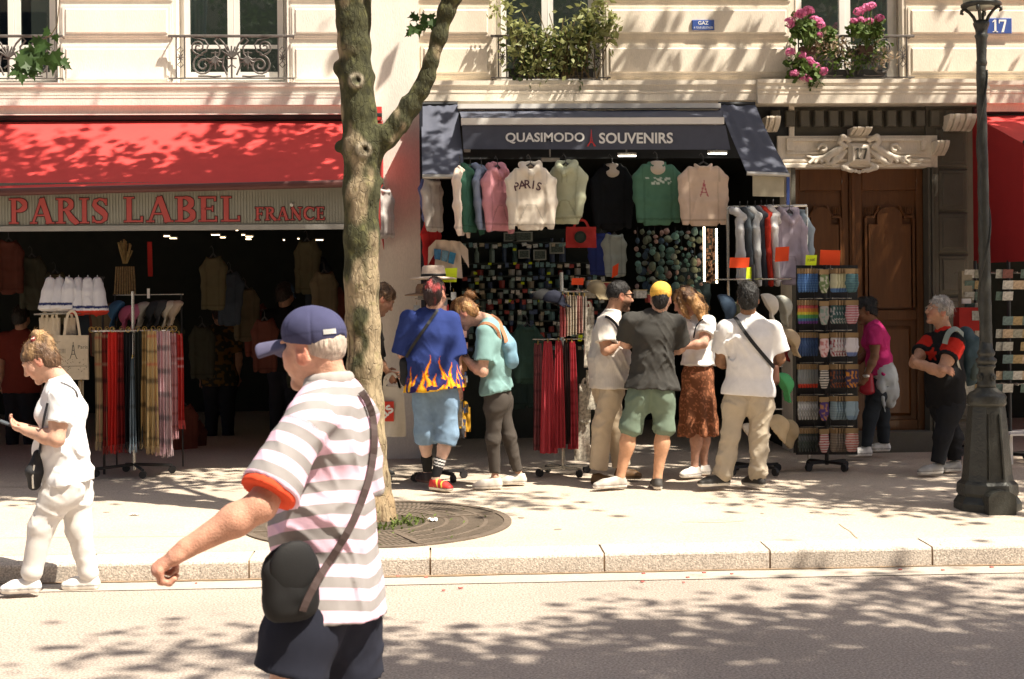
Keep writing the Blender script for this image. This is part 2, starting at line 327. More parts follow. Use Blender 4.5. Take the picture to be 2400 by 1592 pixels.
# ================================================================== tree grate
gc = np.array([-.46, 10.25]); GZ = side_z(gc[1])
m_iron = mat('cast_iron', (.16, .125, .095), .75, .25, 9, .4, 80, metal=.3)
def tilt(V): return [(x, y, z + SLOPE * (y - gc[1])) for x, y, z in V]
grate = empty('tree_grate', (gc[0], gc[1], GZ), 'round cast iron grate set in the pavement round the tree foot', 'tree grate')
def ringm(name, r0, r1, z0, z1, n=64, a0=0, a1=2 * math.pi):
    b = MB(); V = []; F = []; k = n + 1
    for i in range(k):
        a = a0 + (a1 - a0) * i / n; c, s = math.cos(a), math.sin(a)
        V += [(gc[0] + r0 * c, gc[1] + r0 * s, GZ + z0), (gc[0] + r1 * c, gc[1] + r1 * s, GZ + z0), (gc[0] + r1 * c, gc[1] + r1 * s, GZ + z1), (gc[0] + r0 * c, gc[1] + r0 * s, GZ + z1)]
    for i in range(n):
        for j in range(4): F.append((4 * i + j, 4 * i + (j + 1) % 4, 4 * i + 4 + (j + 1) % 4, 4 * i + 4 + j))
    b.add(tilt(V), F); return b
ringm('rim', .91, .965, -.02, .012).obj('rim', m_iron, grate)
for r in (.36, .50, .64, .78): ringm('ring', r - .014, r + .014, -.02, .008).obj('ring', m_iron, grate)
for r0, r1, n in ((.36, .50, 70), (.50, .64, 96), (.64, .78, 122), (.78, .93, 146)):
    b = MB()
    for i in range(n):
        a = 2 * math.pi * (i + .5 * (n % 4)) / n; c, s = math.cos(a + .0), math.sin(a); c2, s2 = math.cos(a + .05), math.sin(a + .05); w = .010
        p0 = np.array([gc[0] + r0 * c, gc[1] + r0 * s, GZ]); p1 = np.array([gc[0] + r1 * c2, gc[1] + r1 * s2, GZ]); m_ = (p0 + p1) / 2; d = (p1 - p0) / 2; nn = unit((-d[1], d[0], 0)) * w
        m_[2] += SLOPE * (m_[1] - gc[1]) - .006; b.obox(m_, d, nn, (0, 0, .012))
    tag(b.obj('bars', m_iron, grate), kind='stuff')
for a in (.35, .35 + math.pi / 2, .35 + math.pi, .35 + 1.5 * math.pi):
    c, s = math.cos(a), math.sin(a); MB().obox((gc[0] + .64 * c, gc[1] + .64 * s, GZ + SLOPE * .64 * s - .004), (.3 * c, .3 * s, 0), (-.022 * s, .022 * c, 0), (0, 0, .0165)).obj('joint_bar', m_iron, grate)
b = MB(); V = [(gc[0] + .93 * math.cos(2 * math.pi * i / 48), gc[1] + .93 * math.sin(2 * math.pi * i / 48), GZ + .0045) for i in range(48)]; b.add(tilt(V), [tuple(range(48))]); tag(b.obj('soil', mat('soil', (.06, .048, .032), .95, .4, 14, .6, 40)), kind='structure')
# weeds in the tree pit
b = MB()
for i in range(150):
    a = random.uniform(-1.7, .9); r = random.uniform(.12, .36) if random.random() < .75 else random.uniform(.36, .9); x = gc[0] + r * math.cos(a); y = gc[1] + r * math.sin(a); z = GZ + SLOPE * (y - gc[1]) + .003; h = random.uniform(.015, .04) * (1 if r < .36 else .4); t = random.uniform(0, 6.28); dx, dy = .008 * math.cos(t), .008 * math.sin(t); lx, ly = random.uniform(-.03, .03), random.uniform(-.03, .03)
    b.add([(x - dx, y - dy, z), (x + dx, y + dy, z), (x + lx + dx * .7, y + ly + dy, z + h), (x + lx - dx, y + ly - dy * .7, z + h * .9)], [(0, 1, 2, 3)])
tag(b.obj('weeds', mat('weed_green', (.12, .16, .035), .8, .4, 30, trans=.3)), 'short green weeds growing round the foot of the street tree', 'weeds', kind='stuff')

# grime along the foot of the kerb, worn patches and old repairs on the ground
b = MB(); g = np.random.default_rng(5); xs_ = np.linspace(-5, 6, 180); w_ = .02 + .03 * (vnoise(np.stack([xs_ * 2.2, xs_ * 0 + 1, xs_ * 0], 1)) + 1) * .5 + .012 * g.random(180)
b.grid(np.array([[(x, 9.003, .0085), (x, 9.0 - w, .0085)] for x, w in zip(xs_, w_)])); tag(b.obj('gutter_grime', mat('grime', (.24, .165, .10), .95, .3, 12)), kind='structure')
def patch(name, cx, cy, rx, ry, zf, m, seed, n=40):
    a = np.linspace(0, 2 * math.pi, n, endpoint=False); k = 1 + .35 * vnoise(np.stack([np.cos(a) * 1.6 + seed, np.sin(a) * 1.6, a * 0], 1)); V = [(cx + rx * q * math.cos(t), cy + ry * q * math.sin(t), zf(cy + ry * q * math.sin(t))) for t, q in zip(a, k)] + [(cx, cy, zf(cy))]; o = MB().add(V, [(i, (i + 1) % n, n) for i in range(n)]).obj(name, m); tag(o, kind='structure')
m_st = mat('ground_stain', (.44, .37, .295), .93, .2, 3, .3, 90, speck=.22, speckscale=70); m_st2 = mat('gum_spot', (.28, .235, .185), .9, .2, 20); m_st3 = mat('road_stain', (.30, .255, .215), .95, .2, 2, .5, 90, speck=.42, speckscale=75)
for i in range(26): x = g.uniform(-3.5, 5); y = g.uniform(9.5, 13.0); patch('gum_spot', x, y, g.uniform(.012, .028), g.uniform(.012, .028), lambda q: side_z(q) + .0042, m_st2, i, 10)
for i in range(9): patch('pavement_stain', g.uniform(-4, 5), g.uniform(9.5, 12.6), g.uniform(.12, .4), g.uniform(.06, .2), lambda q: side_z(q) + .0032, m_st, i)
# ================================================================== facades
m_stL = mat('limestone_pale', (.86, .80, .72), .92, .10, 2.2, .14, 70, speck=.06, speckscale=90, stretch=(1.6, 1.6, .4))
m_stR = mat('limestone_cream', (.76, .68, .565), .92, .13, 2.2, .16, 70, speck=.07, speckscale=90, stretch=(1.6, 1.6, .4))
m_stD = mat('limestone_shaded', (.12, .11, .088), .92, .18, 2.2, .2, 60, speck=.08)  # darker copy of the limestone: the portal's shade is put into its colour
m_white = mat('white_window_paint', (.80, .77, .72), .6, .04, 4)
m_ironG = mat('wrought_iron', (.15, .135, .125), .55, .25, 30, metal=.4)
m_dark = mat('shop_dark_paint', (.022, .024, .026), .6, .2, 6)
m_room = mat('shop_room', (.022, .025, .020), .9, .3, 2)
m_curt = mat('net_curtain', (.62, .66, .58), .9, .06, 6, trans=.4)
ZT = 7.6; XL = -11.0; XR = 12.0
xA = FX(870); xB = FX(985); Zc = FZ(197); Zf = FZ(251)
left = empty('apartment_building', (XL + 4, FY, side_z(FY)), 'pale stone apartment building above the long red awning', 'building')
right = empty('apartment_building', (6, FY, side_z(FY)), 'cream stone apartment building number 17 above the dark blue awning', 'building')
WIN = {'L': [(-350, -130), (-82, 138), (417, 676)], 'R': [(1166, 1411), (1864, 2118), (2560, 2800)]}
def wallpieces(par, x0, x1, wins, m, courses, proud):
    edges = [x0]
    for a, b in wins: edges += [FX(a), FX(b)]
    edges.append(x1); core = MB()
    for i in range(0, len(edges), 2): core.box((edges[i], FY, Zf), (edges[i + 1], FY + .35, ZT))
    for a, b in wins: core.box((FX(a), FY, Zf), (FX(b), FY + .35, Zc + .01)); core.box((FX(a), FY, FZ(-260)), (FX(b), FY + .35, ZT))
    core.obj('wall', m, par)
    for i in range(0, len(edges), 2):
        e0, e1 = edges[i], edges[i + 1]; 
        if e1 - e0 < .25: continue
        e0 += .035 if i else 0; e1 -= .035 if i + 2 < len(edges) else 0
        for (v0, v1) in courses:                                   # raised stone panels with a stepped moulding
            z1, z0 = FZ(v0), FZ(v1); L = e1 - e0; n = 1 if L < 2.6 else 2
            for k in range(n):
                a = e0 + L * k / n + (.004 if k else 0); bq = e0 + L * (k + 1) / n - (.004 if k < n - 1 else 0)
                p = MB(); p.box((a, FY - .012, z0), (bq, FY, z1)); p.box((a + .018, FY - .021, z0 + .018), (bq - .018, FY - .012, z1 - .018)); p.box((a + .045, FY - proud, z0 + .042), (bq - .045, FY - .021, z1 - .045), ch=.012)
                p.obj('stone_panel', m, par)
wallpieces(left, XL, xA, WIN['L'], m_stL, [(-380, -270), (-170, -90), (-84, 3), (12, 90), (104, 196)], .034)
wallpieces(right, xB, XR, WIN['R'], m_stR, [(-380, -270), (-170, -90), (-84, 3), (13, 90), (103, 183)], .034)
# plain pilaster strip between the houses, down to the pavement
MB().box((xA + .001, FY - .03, side_z(FY) - .1), (xB - .001, FY + .4, ZT)).obj('pilaster', m_stL, left)
# cornices
def cornice(par, x0, x1, m, bands, name='cornice'):
    prof = []
    for (v0, v1, p) in bands: prof += [(FY - p, FZ(v0)), (FY - p, FZ(v1))]
    prof = [(FY - .0005, FZ(bands[0][0]))] + prof + [(FY - .0005, FZ(bands[-1][1]))]
    return MB().ext(prof[::-1], x0, x1).obj(name, m, par)
cornice(left, XL, xA - .0, m_stL, [(200, 208.5, .160), (209, 222, .1405), (222.5, 226, .153), (226.2, 228.5, .146), (229, 233.5, .153), (234, 250, .150), (250.5, 268, .10), (268.3, 271, .125)])
cornice(right, xB, FX(1766), m_stR, [(195, 205, .160), (205.5, 218, .143), (219, 223, .154), (223.3, 226, .147), (227, 242, .150), (242.5, 250, .11)])
cornice(right, FX(1766) + .002, FX(2302), m_stR, [(195, 204, .22), (204.5, 212, .207), (213, 218.5, .215), (219, 224, .205), (225, 228, .213), (228.3, 231.5, .204), (232, 251, .21)], 'portal_cornice')
cornice(right, FX(2302) + .002, XR, m_stR, [(197, 207, .160), (207.5, 220, .143), (221, 226, .154), (226.5, 229, .147), (230, 250, .150), (250.5, 268, .10)])
# ledge covering over the cornices
MB().box((XL, FY - .165, Zc - .012), (xA, FY - .001, FZ(198.5))).obj('ledge', m_stL, left)

# ---- windows and railings
def spiral(cx, cz, r, turns, a0, sgn, y, n=26):
    return [(cx + r * (1 - .86 * t) * math.cos(a0 + sgn * turns * 2 * math.pi * t), y, cz + r * (1 - .86 * t) * math.sin(a0 + sgn * turns * 2 * math.pi * t)) for t in np.linspace(0, 1, n)]
def window(par, ua, ub, curtains, full=True):
    x0, x1 = FX(ua), FX(ub); z0, z1 = Zc + .01, FZ(-260); cx = (x0 + x1) / 2; yb = FY + .12
    w = mesh('window', *(lambda b: (np.array(b.V), b.F))(MB().box((x0 + .001, yb + .06, z0), (x0 + .05, yb + .1, z1)).box((x1 - .05, yb + .06, z0), (x1 - .001, yb + .1, z1)).box((x0 + .05, yb + .06, z0), (x1 - .05, yb + .1, z0 + .05)).box((x0 + .05, yb + .06, z1 - .06), (x1 - .05, yb + .1, z1 - .001))), m_white, par)
    for sg in (-1, 1):
        a, b = (x0 + .052, cx - .002) if sg < 0 else (cx + .002, x1 - .052); fw = .055
        f = MB(); f.box((a, yb, z0 + .052), (a + fw, yb + .05, z1 - .062)); f.box((b - fw, yb - (.012 if sg < 0 else 0), z0 + .052), (b, yb + .05, z1 - .062)); f.box((a + fw, yb, z0 + .052), (b - fw, yb + .05, z0 + .13)); f.box((a + fw, yb, z1 - .14), (b - fw, yb + .05, z1 - .062)); f.box((a + fw, yb + .004, z0 + .36), (b - fw, yb + .044, z0 + .395))
        f.obj('casement', m_white, w)
        for q0, q1 in ((z0 + .131, z0 + .359), (z0 + .396, z1 - .141)): MB().box((a + fw + .001, yb + .022, q0), (b - fw - .001, yb + .027, q1)).obj('pane', glass_mat(), w)
    for s_, c0, c1 in curtains:                                     # gathered curtain: folds and a tie towards the side
        n = 22; P = []
        for z in np.linspace(z0 + .08, z1 - .1, 14):
            t = (z - z0) / (z1 - z0); wv = c0 + (c1 - c0) * (t ** 1.2 if t > .18 else (.18 ** 1.2) + (.18 - t) * .3); xs_ = np.linspace(0, 1, n); row = []
            for q in xs_:
                xx = (x0 + .06 + q * wv) if s_ < 0 else (x1 - .06 - q * wv); row.append((xx, yb + .12 + .018 * math.sin(q * 30 + z * 2), z))
            P.append(row)
        MB().grid(P).obj('curtain', m_curt, w, smooth=True)
    MB().box((x0 - .02, FY + .36, z0 - .2), (x1 + .02, FY + 2.0, z0 - .1)).box((x0 - .3, FY + 1.9, z0 - .2), (x1 + .3, FY + 2.0, z1 + .2)).obj('room', mat('room_dark', (.03, .032, .028), .9), w)
    MB().box((x0 + .01, FY - .02, Zc - .005), (x1 - .01, FY + .19, Zc + .012)).obj('sill', m_white, w)
    # railing: scrolls, palmettes, rosettes
    y = FY - .11; za, zb = FZ(90), FZ(187); H_ = za - zb; xa, xb = x0 - .06, x1 + .08; W2 = (xb - xa) / 2
    rl = MB().tube([(xa, y, za), (xb, y, za)], .014, 6).tube([(xa, y, zb), (xb, y, zb)], .008, 6)
    for x in (xa + .02, xb - .02): rl.tube([(x, y, zb), (x, FY + .01, zb)], .008, 5); rl.tube([(x, y, za), (x, FY + .01, za)], .008, 5)
    rl = rl.obj('balcony_railing', m_ironG, par); cx = (xa + xb) / 2
    def bar(pts, r=.0105, nm='scroll'): MB().tube(pts, r, 5).obj(nm, m_ironG, rl)
    for sg in (-1, 1):
        for dx in (.075, .155): bar([(cx + sg * (W2 - dx), y, zb), (cx + sg * (W2 - dx), y, za)], .008, 'upright')
        rx = cx + sg * (W2 - .115)
        ro = MB()
        for k in range(8): a = k * math.pi / 4; ro.tube([(rx, y - .004, (za + zb) / 2), (rx + .03 * math.cos(a), y - .004, (za + zb) / 2 + .04 * math.sin(a))], .006, 4)
        for dz in (-.07, .07): ro.tube([(rx - .028, y, (za + zb) / 2 + dz), (rx, y, (za + zb) / 2 + dz + .03), (rx + .028, y, (za + zb) / 2 + dz), (rx, y, (za + zb) / 2 + dz - .03), (rx - .028, y, (za + zb) / 2 + dz)], .005, 4)
        ro.obj('rosette', m_ironG, rl)
        bx = cx + sg * .27
        bar(spiral(bx, zb + .125, .105, 1.9, math.pi / 2 if sg > 0 else math.pi / 2, -sg, y)); bar(spiral(bx + sg * .045, zb + .30, .07, 1.7, -math.pi / 2, sg, y), .0095)
        bar([(bx + sg * .02, y, zb + .235), (bx - sg * .03, y, zb + .26), (bx - sg * .05, y, zb + .32), (bx - sg * .02, y, zb + .365), (bx + sg * .09, y, za - .012)], .0085)
        bar([(cx + sg * .045, y, zb + .03), (cx + sg * .085, y, zb + .12), (cx + sg * .075, y, zb + .2), (cx + sg * .04, y, zb + .27), (cx + sg * .07, y, zb + .33), (cx + sg * .12, y, za - .02)], .0095)
        bar([(cx + sg * .1, y, zb + .02), (cx + sg * .17, y, zb + .015), (cx + sg * .24, y, zb + .02), (cx + sg * .32, y, zb + .02)], .0085)
        bar([(bx - sg * .10, y, zb + .16), (bx - sg * .155, y, zb + .235), (bx - sg * .16, y, zb + .3), (bx - sg * .11, y, zb + .36), (bx - sg * .14, y, za - .01)], .0095)
        pm = MB()                                                   # drooping palmette leaves
        for k in range(7):
            a = -math.pi / 2 + (k - 3) * .30; l = .125 - abs(k - 3) * .012; px = cx + sg * .155; pz = zb + .21
            pm.tube([(px, y - .004, pz), (px + l * .55 * math.cos(a), y - .008, pz + l * .6 * math.sin(a)), (px + l * 1.15 * math.cos(a) , y - .004, pz + l * 1.0 * math.sin(a) + abs(k - 3) * .012)], [.006, .013, .006], 5)
        pm.tube([(cx + sg * .155, y, zb + .21), (cx + sg * .155, y, zb + .26)], .009, 5).tube([(cx + sg * .115, y, zb + .245), (cx + sg * .195, y, zb + .245)], .006, 5); pm.obj('palmette', m_ironG, rl)
    ce = MB()
    for k in range(7): a = math.pi / 2 + (k - 3) * .33; l = .11; ce.tube([(cx, y - .006, zb + .20), (cx + l * math.cos(a), y - .006, zb + .2 + l * math.sin(a))], [.013, .007], 5)
    ce.tube([(cx - .05, y, zb + .19), (cx + .05, y, zb + .19)], .008, 5).tube([(cx, y, zb), (cx, y, zb + .2)], .010, 5).tube([(cx - .04, y, zb + .1), (cx, y, zb + .13), (cx + .04, y, zb + .1)], .008, 5); ce.obj('centre_palmette', m_ironG, rl)
    return w
for (a, b), cu in zip(WIN['L'], ([], [(-1, .05, .17), (1, .03, .16)], [(-1, .16, .26), (1, .02, .10)])): window(left, a, b, cu)
for (a, b), cu in zip(WIN['R'], ([(-1, .03, .08)], [(1, .2, .24)], [])): window(right, a, b, cu)

# ---- enamel plates
m_blue = mat('blue_enamel', (.055, .105, .34), .25, .06, 12, coat=.6); m_wlet = mat('white_enamel', (.85, .85, .82), .3, .03)
def plate(name, u0, u1, v0, v1, lab, texts):
    p0, p1 = at(u0, v1, FY - .052), at(u1, v0, FY - .052); o = MB().box((p0[0], FY - .058, p0[2]), (p1[0], FY - .036, p1[2]), ch=.006).obj(name, m_blue); tag(o, lab, 'sign')
    w, h = p1[0] - p0[0], p1[2] - p0[2]
    for t, cu, cv, ww, hh, bold in texts: put_text('lettering', t, m_wlet, (p0[0] + cu * w, FY - .0585, p0[2] + cv * h), (1, 0, 0), (0, 0, 1), ww * w, hh * h, o, bold, .0015)
    return o
plate('gas_sign', 1622, 1674, 47, 71, 'small blue enamel GAZ sign on the cream stone wall', [('GAZ', .5, .70, .46, .36, .01), ('A TOUS LES ETAGES', .5, .24, .86, .20, .0)])
plate('house_number_plate', 2313, 2371, 43, 79, 'blue enamel house number 17 plate behind the lamp post', [])
def one_seven(par, cx, cz, h, y, m, ext):
    b = MB(); w = h * .16
    def bx(x0, x1, z0, z1): b.box((x0, y - ext, z0), (x1, y, z1))
    x = cx - h * .32; bx(x - w / 2, x + w / 2, cz - h / 2, cz + h / 2); bx(x - w * 1.3, x + w * 1.3, cz - h / 2, cz - h / 2 + w * .45); b.slab([(x - w / 2, y - ext, cz + h / 2), (x - w * 1.4, y - ext, cz + h * .34), (x - w * 1.4, y - ext, cz + h * .27), (x - w / 2, y - ext, cz + h * .36)], (0, ext, 0))
    x = cx + h * .27; bx(x - h * .3, x + h * .3, cz + h / 2 - w * .9, cz + h / 2); bx(x - h * .3, x - h * .3 + w * .4, cz + h * .2, cz + h / 2 - w * .9); b.slab([(x + h * .3, y - ext, cz + h / 2 - w * .9), (x + h * .3 - w * .9, y - ext, cz + h / 2 - w * .9), (x - h * .1, y - ext, cz - h / 2), (x - h * .1 + w * 1.2, y - ext, cz - h / 2)], (0, ext, 0))
    return b.obj('numerals', m, par)
hp = bpy.data.objects['house_number_plate']; pc = at(2342, 61, FY - .06); one_seven(hp, pc[0], pc[2], .125, FY - .0585, m_wlet, .0015)

# ---- shop openings, piers
Zg = side_z(FY)
xs0, xs1 = FX(988), FX(1850); xd0, xd1 = FX(1862), FX(2172); xr0 = FX(2282)
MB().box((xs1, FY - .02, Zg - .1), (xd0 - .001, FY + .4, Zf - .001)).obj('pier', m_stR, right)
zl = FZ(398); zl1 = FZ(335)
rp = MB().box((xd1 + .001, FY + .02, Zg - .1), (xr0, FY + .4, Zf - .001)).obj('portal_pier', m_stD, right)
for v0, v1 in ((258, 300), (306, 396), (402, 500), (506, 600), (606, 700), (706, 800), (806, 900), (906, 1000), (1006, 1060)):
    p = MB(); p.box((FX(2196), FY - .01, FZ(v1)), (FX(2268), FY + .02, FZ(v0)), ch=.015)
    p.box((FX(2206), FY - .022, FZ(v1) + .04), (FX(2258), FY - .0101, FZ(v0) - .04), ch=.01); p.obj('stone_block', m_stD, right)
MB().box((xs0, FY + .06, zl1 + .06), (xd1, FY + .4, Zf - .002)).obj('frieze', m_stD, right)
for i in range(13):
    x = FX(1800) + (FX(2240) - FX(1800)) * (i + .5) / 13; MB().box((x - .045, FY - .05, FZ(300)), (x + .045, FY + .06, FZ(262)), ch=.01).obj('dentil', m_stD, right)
# lintel with stepped mouldings
li = MB(); li.box((FX(1822), FY - .018, zl), (FX(2196), FY + .2, zl1 + .055)); 
li.ext([(FY - .018, zl + .10), (FY - .042, zl + .085), (FY - .042, zl + .065), (FY - .030, zl + .05), (FY - .05, zl + .035), (FY - .05, zl + .004), (FY - .018, zl + .002)], FX(1822), FX(2178))
li.box((FX(1842), FY - .045, zl1 + .0), (FX(2168), FY - .019, zl1 + .030)); li.box((FX(1842), FY - .040, zl + .17), (FX(1858), FY - .019, zl1 - .001)); li.box((FX(2156), FY - .040, zl + .17), (FX(2168), FY - .019, zl1 - .001)); li.box((FX(1842), FY - .036, zl + .135), (FX(2168), FY - .019, zl + .155))
li.obj('lintel', m_stR, right)
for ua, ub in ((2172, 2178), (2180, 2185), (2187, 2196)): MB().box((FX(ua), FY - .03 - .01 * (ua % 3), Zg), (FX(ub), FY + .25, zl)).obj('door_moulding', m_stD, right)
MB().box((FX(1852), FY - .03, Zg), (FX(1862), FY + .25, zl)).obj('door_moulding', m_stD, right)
# scrolled consoles
def console(u0, u1, v0, v1):
    b = MB(); n = 5
    for i in range(n):
        xa_, xb_ = FX(u0 + (u1 - u0) * i / n), FX(u0 + (u1 - u0) * (i + .8) / n); pr = []
        for t in np.linspace(0, 1, 9): pr.append((FY - .19 + .15 * t ** 1.5 - .02 * math.sin(t * 3.1) - (.02 if i % 2 else 0), FZ(v0) + (FZ(v1) - FZ(v0)) * t))
        b.ext([(FY + .02, FZ(v0))] + pr + [(FY + .02, FZ(v1))], xa_, xb_)
    b.obj('console', m_stR, right)
console(1788, 1822, 280, 312); console(2211, 2276, 276, 312); console(1988, 2034, 306, 322); console(2182, 2212, 338, 370)
# cartouche with leaf scrolls
ca = MB(); cc = at(2009, 364, FY); cx, cz = cc[0], cc[2]
ca.box((cx - .11, FY - .10, cz - .10), (cx + .11, FY - .02, cz + .11), ch=.03); ca.box((cx - .085, FY - .115, cz - .075), (cx + .085, FY - .098, cz + .085), ch=.01)
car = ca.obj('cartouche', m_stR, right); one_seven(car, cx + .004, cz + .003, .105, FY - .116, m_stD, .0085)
S = Sdf(.011); y0 = FY - .045
for sg in (-1, 1):
    S.chain([(cx + sg * .10, y0 - .02, cz + .14), (cx + sg * .17, y0 - .05, cz + .17), (cx + sg * .2, y0 - .03, cz + .12), (cx + sg * .13, y0 - .03, cz + .08)], [.025, .03, .02, .02], .01)
    S.chain([(cx + sg * .12, y0, cz + .1), (cx + sg * .22, y0 - .02, cz + .04), (cx + sg * .34, y0 - .015, cz - .03), (cx + sg * .44, y0, cz - .035), (cx + sg * .52, y0, cz - .01)], [.022, .036, .03, .02, .010], .012)
    S.chain([(cx + sg * .12, y0, cz + .04), (cx + sg * .2, y0 - .02, cz - .04), (cx + sg * .28, y0 - .01, cz - .09), (cx + sg * .36, y0, cz - .095)], [.02, .03, .022, .012], .012)
    for k in range(5): S.chain([(cx + sg * (.2 + .06 * k), y0 - .01, cz + .02 - .012 * k), (cx + sg * (.26 + .06 * k), y0 - .02, cz - .06 - .006 * k)], [.012, .018], .0085)
    for a in np.linspace(0, 5, 10): S.ell((cx + sg * (.36 + .05 * math.cos(a) * (1 - a / 9)), y0 - .015, cz + .06 + .05 * math.sin(a) * (1 - a / 9)), (.016, .02, .016), k=.01)
    S.chain([(cx + sg * .1, y0 - .01, cz - .08), (cx + sg * .16, y0 - .03, cz - .13), (cx + sg * .08, y0 - .03, cz - .165)], [.02, .028, .02], .012)
for k in range(5): S.ell((cx - .08 + .04 * k, y0 - .02, cz - .15 - .012 * (2 - abs(k - 2))), (.02, .024, .022), k=.01)
V, F = S.mesh(); mesh('leaf_relief', V, F, m_stR, right, True)
# threshold
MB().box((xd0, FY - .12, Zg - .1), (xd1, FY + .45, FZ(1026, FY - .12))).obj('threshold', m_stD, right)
# ---- carved wooden double door
m_wood = mat('varnished_oak', (.13, .048, .012), .42, .22, 3.0, .08, 30, stretch=(9, 9, 1), coat=.25)
door = empty('double_door', ((xd0 + xd1) / 2, FY + .15, Zg), 'carved varnished wooden double door of number 17', 'door')
yd = FY + .12; zt = zl + .05; zb = Zg + .1; mid = FX(1995, yd)
MB().box((xd0, yd + .03, zb), (xd1, yd + .09, zt)).obj('back_board', m_wood, door)
MB().box((mid - .03, yd - .035, zb), (mid + .03, yd + .029, zt)).box((mid - .012, yd - .05, zb), (mid + .012, yd - .0351, zt)).obj('meeting_stile', m_wood, door)
for sg in (-1, 1):
    a, b_ = (xd0 + .005, mid - .032) if sg < 0 else (mid + .032, xd1 - .005); cx = (a + b_) / 2; hw = (b_ - a) / 2; zt2 = FZ(452, yd)
    for x0, x1, z0, z1 in ((a, a + .07, zb, zt), (b_ - .07, b_, zb, zt), (a + .0705, b_ - .0705, zb, zb + .2), (a + .0705, b_ - .0705, FZ(760, yd), FZ(735, yd)), (a + .0705, b_ - .0705, zt2 - .0, zt)): MB().box((x0, yd - .01, z0), (x1, yd + .0295, z1), ch=.006).obj('rail', m_wood, door)
    # shouldered and arched raised panel
    ztp = FZ(512, yd); arch = [(cx + math.cos(t) * hw * .36, yd - .025, ztp - .0 + math.sin(t) * .09) for t in np.linspace(0, math.pi, 11)]
    poly = [(cx - hw * .62, yd - .025, FZ(730, yd)), (cx + hw * .62, yd - .025, FZ(730, yd)), (cx + hw * .62, yd - .025, ztp - .085), (cx + hw * .36, yd - .025, ztp - .085)] + arch + [(cx - hw * .36, yd - .025, ztp - .085), (cx - hw * .62, yd - .025, ztp - .085)]
    MB().slab(poly, (0, .05, 0)).obj('panel', m_wood, door)
    fr = MB()
    for s2 in (-1, 1):
        fx = cx + s2 * hw * .70; fr.box((fx - .012, yd - .03, FZ(730, yd)), (fx + .012, yd + .02, ztp - .02)); fr.box((min(fx, fx - s2 * .09), yd - .03, ztp - .021), (max(fx, fx - s2 * .09), yd + .02, ztp + .002)); fr.tube([(fx - s2 * .085, yd - .01, ztp), (fx - s2 * .12, yd - .015, ztp + .05), (fx - s2 * .14, yd - .01, ztp + .1)], .014, 6)
        for k in range(4): fr.tube([(fx - s2 * .005 - s2 * .022 * k, yd - .015, ztp + .02), (fx - s2 * .005 - s2 * .022 * k, yd - .012, ztp + .09)], [.010, .006], 5)
    fr.obj('frame_moulding', m_wood, door)
    MB().box((cx - hw * .62, yd - .02, zb + .24), (cx + hw * .62, yd + .0295, FZ(775, yd)), ch=.03).obj('panel', m_wood, door)

# ---- shop rooms
def room(name, x0, x1, y1, zt_, lab):
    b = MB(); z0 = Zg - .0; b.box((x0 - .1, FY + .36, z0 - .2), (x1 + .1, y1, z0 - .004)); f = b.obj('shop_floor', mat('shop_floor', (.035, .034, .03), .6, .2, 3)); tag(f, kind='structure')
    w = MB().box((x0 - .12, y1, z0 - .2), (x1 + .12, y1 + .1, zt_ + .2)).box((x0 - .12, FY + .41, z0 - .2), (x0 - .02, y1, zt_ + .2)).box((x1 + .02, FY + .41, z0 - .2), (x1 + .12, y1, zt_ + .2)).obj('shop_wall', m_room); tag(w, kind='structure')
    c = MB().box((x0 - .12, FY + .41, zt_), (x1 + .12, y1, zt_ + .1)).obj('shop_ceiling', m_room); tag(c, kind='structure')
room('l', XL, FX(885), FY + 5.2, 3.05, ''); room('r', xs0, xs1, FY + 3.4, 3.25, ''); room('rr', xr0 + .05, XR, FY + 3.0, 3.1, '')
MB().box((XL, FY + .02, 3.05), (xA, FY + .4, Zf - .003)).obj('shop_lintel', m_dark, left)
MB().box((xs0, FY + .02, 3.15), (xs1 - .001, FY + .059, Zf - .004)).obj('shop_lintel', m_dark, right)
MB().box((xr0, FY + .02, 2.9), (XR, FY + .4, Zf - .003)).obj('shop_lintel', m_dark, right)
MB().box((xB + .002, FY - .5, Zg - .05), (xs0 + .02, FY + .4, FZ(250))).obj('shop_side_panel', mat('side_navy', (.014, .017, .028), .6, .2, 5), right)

# ---- the houses across the road (behind the viewpoint; the window panes mirror them and the trees)
m_opp = mat('facade_opposite', (.42, .37, .29), .9, .1, 1)
for k in range(3):
    x0 = -24 + 16 * k; hb = (15, 17, 16)[k]; ob = empty('apartment_building', (x0 + 8, -6.6, .1), ('stone house across the road at the near end', 'stone house across the road opposite the shops', 'tall stone house across the road at the far end')[k], 'building'); MB().box((x0, -12, .1), (x0 + 15.98, -6.6, hb)).obj('wall', m_opp, ob); MB().box((x0, -11.9, hb), (x0 + 15.98, -7.2, hb + 2.2)).obj('roof', mat('zinc', (.16, .17, .19), .5, .1), ob)
    for i in range(6):
        for j in range(4): x = x0 + 1.6 + i * 2.5; z = 3.8 + j * 3.1; MB().box((x - .55, -6.6, z), (x + .55, -6.56, z + 2.0)).obj('window', mat('window_dark', (.03, .035, .04), .1, .0), ob)
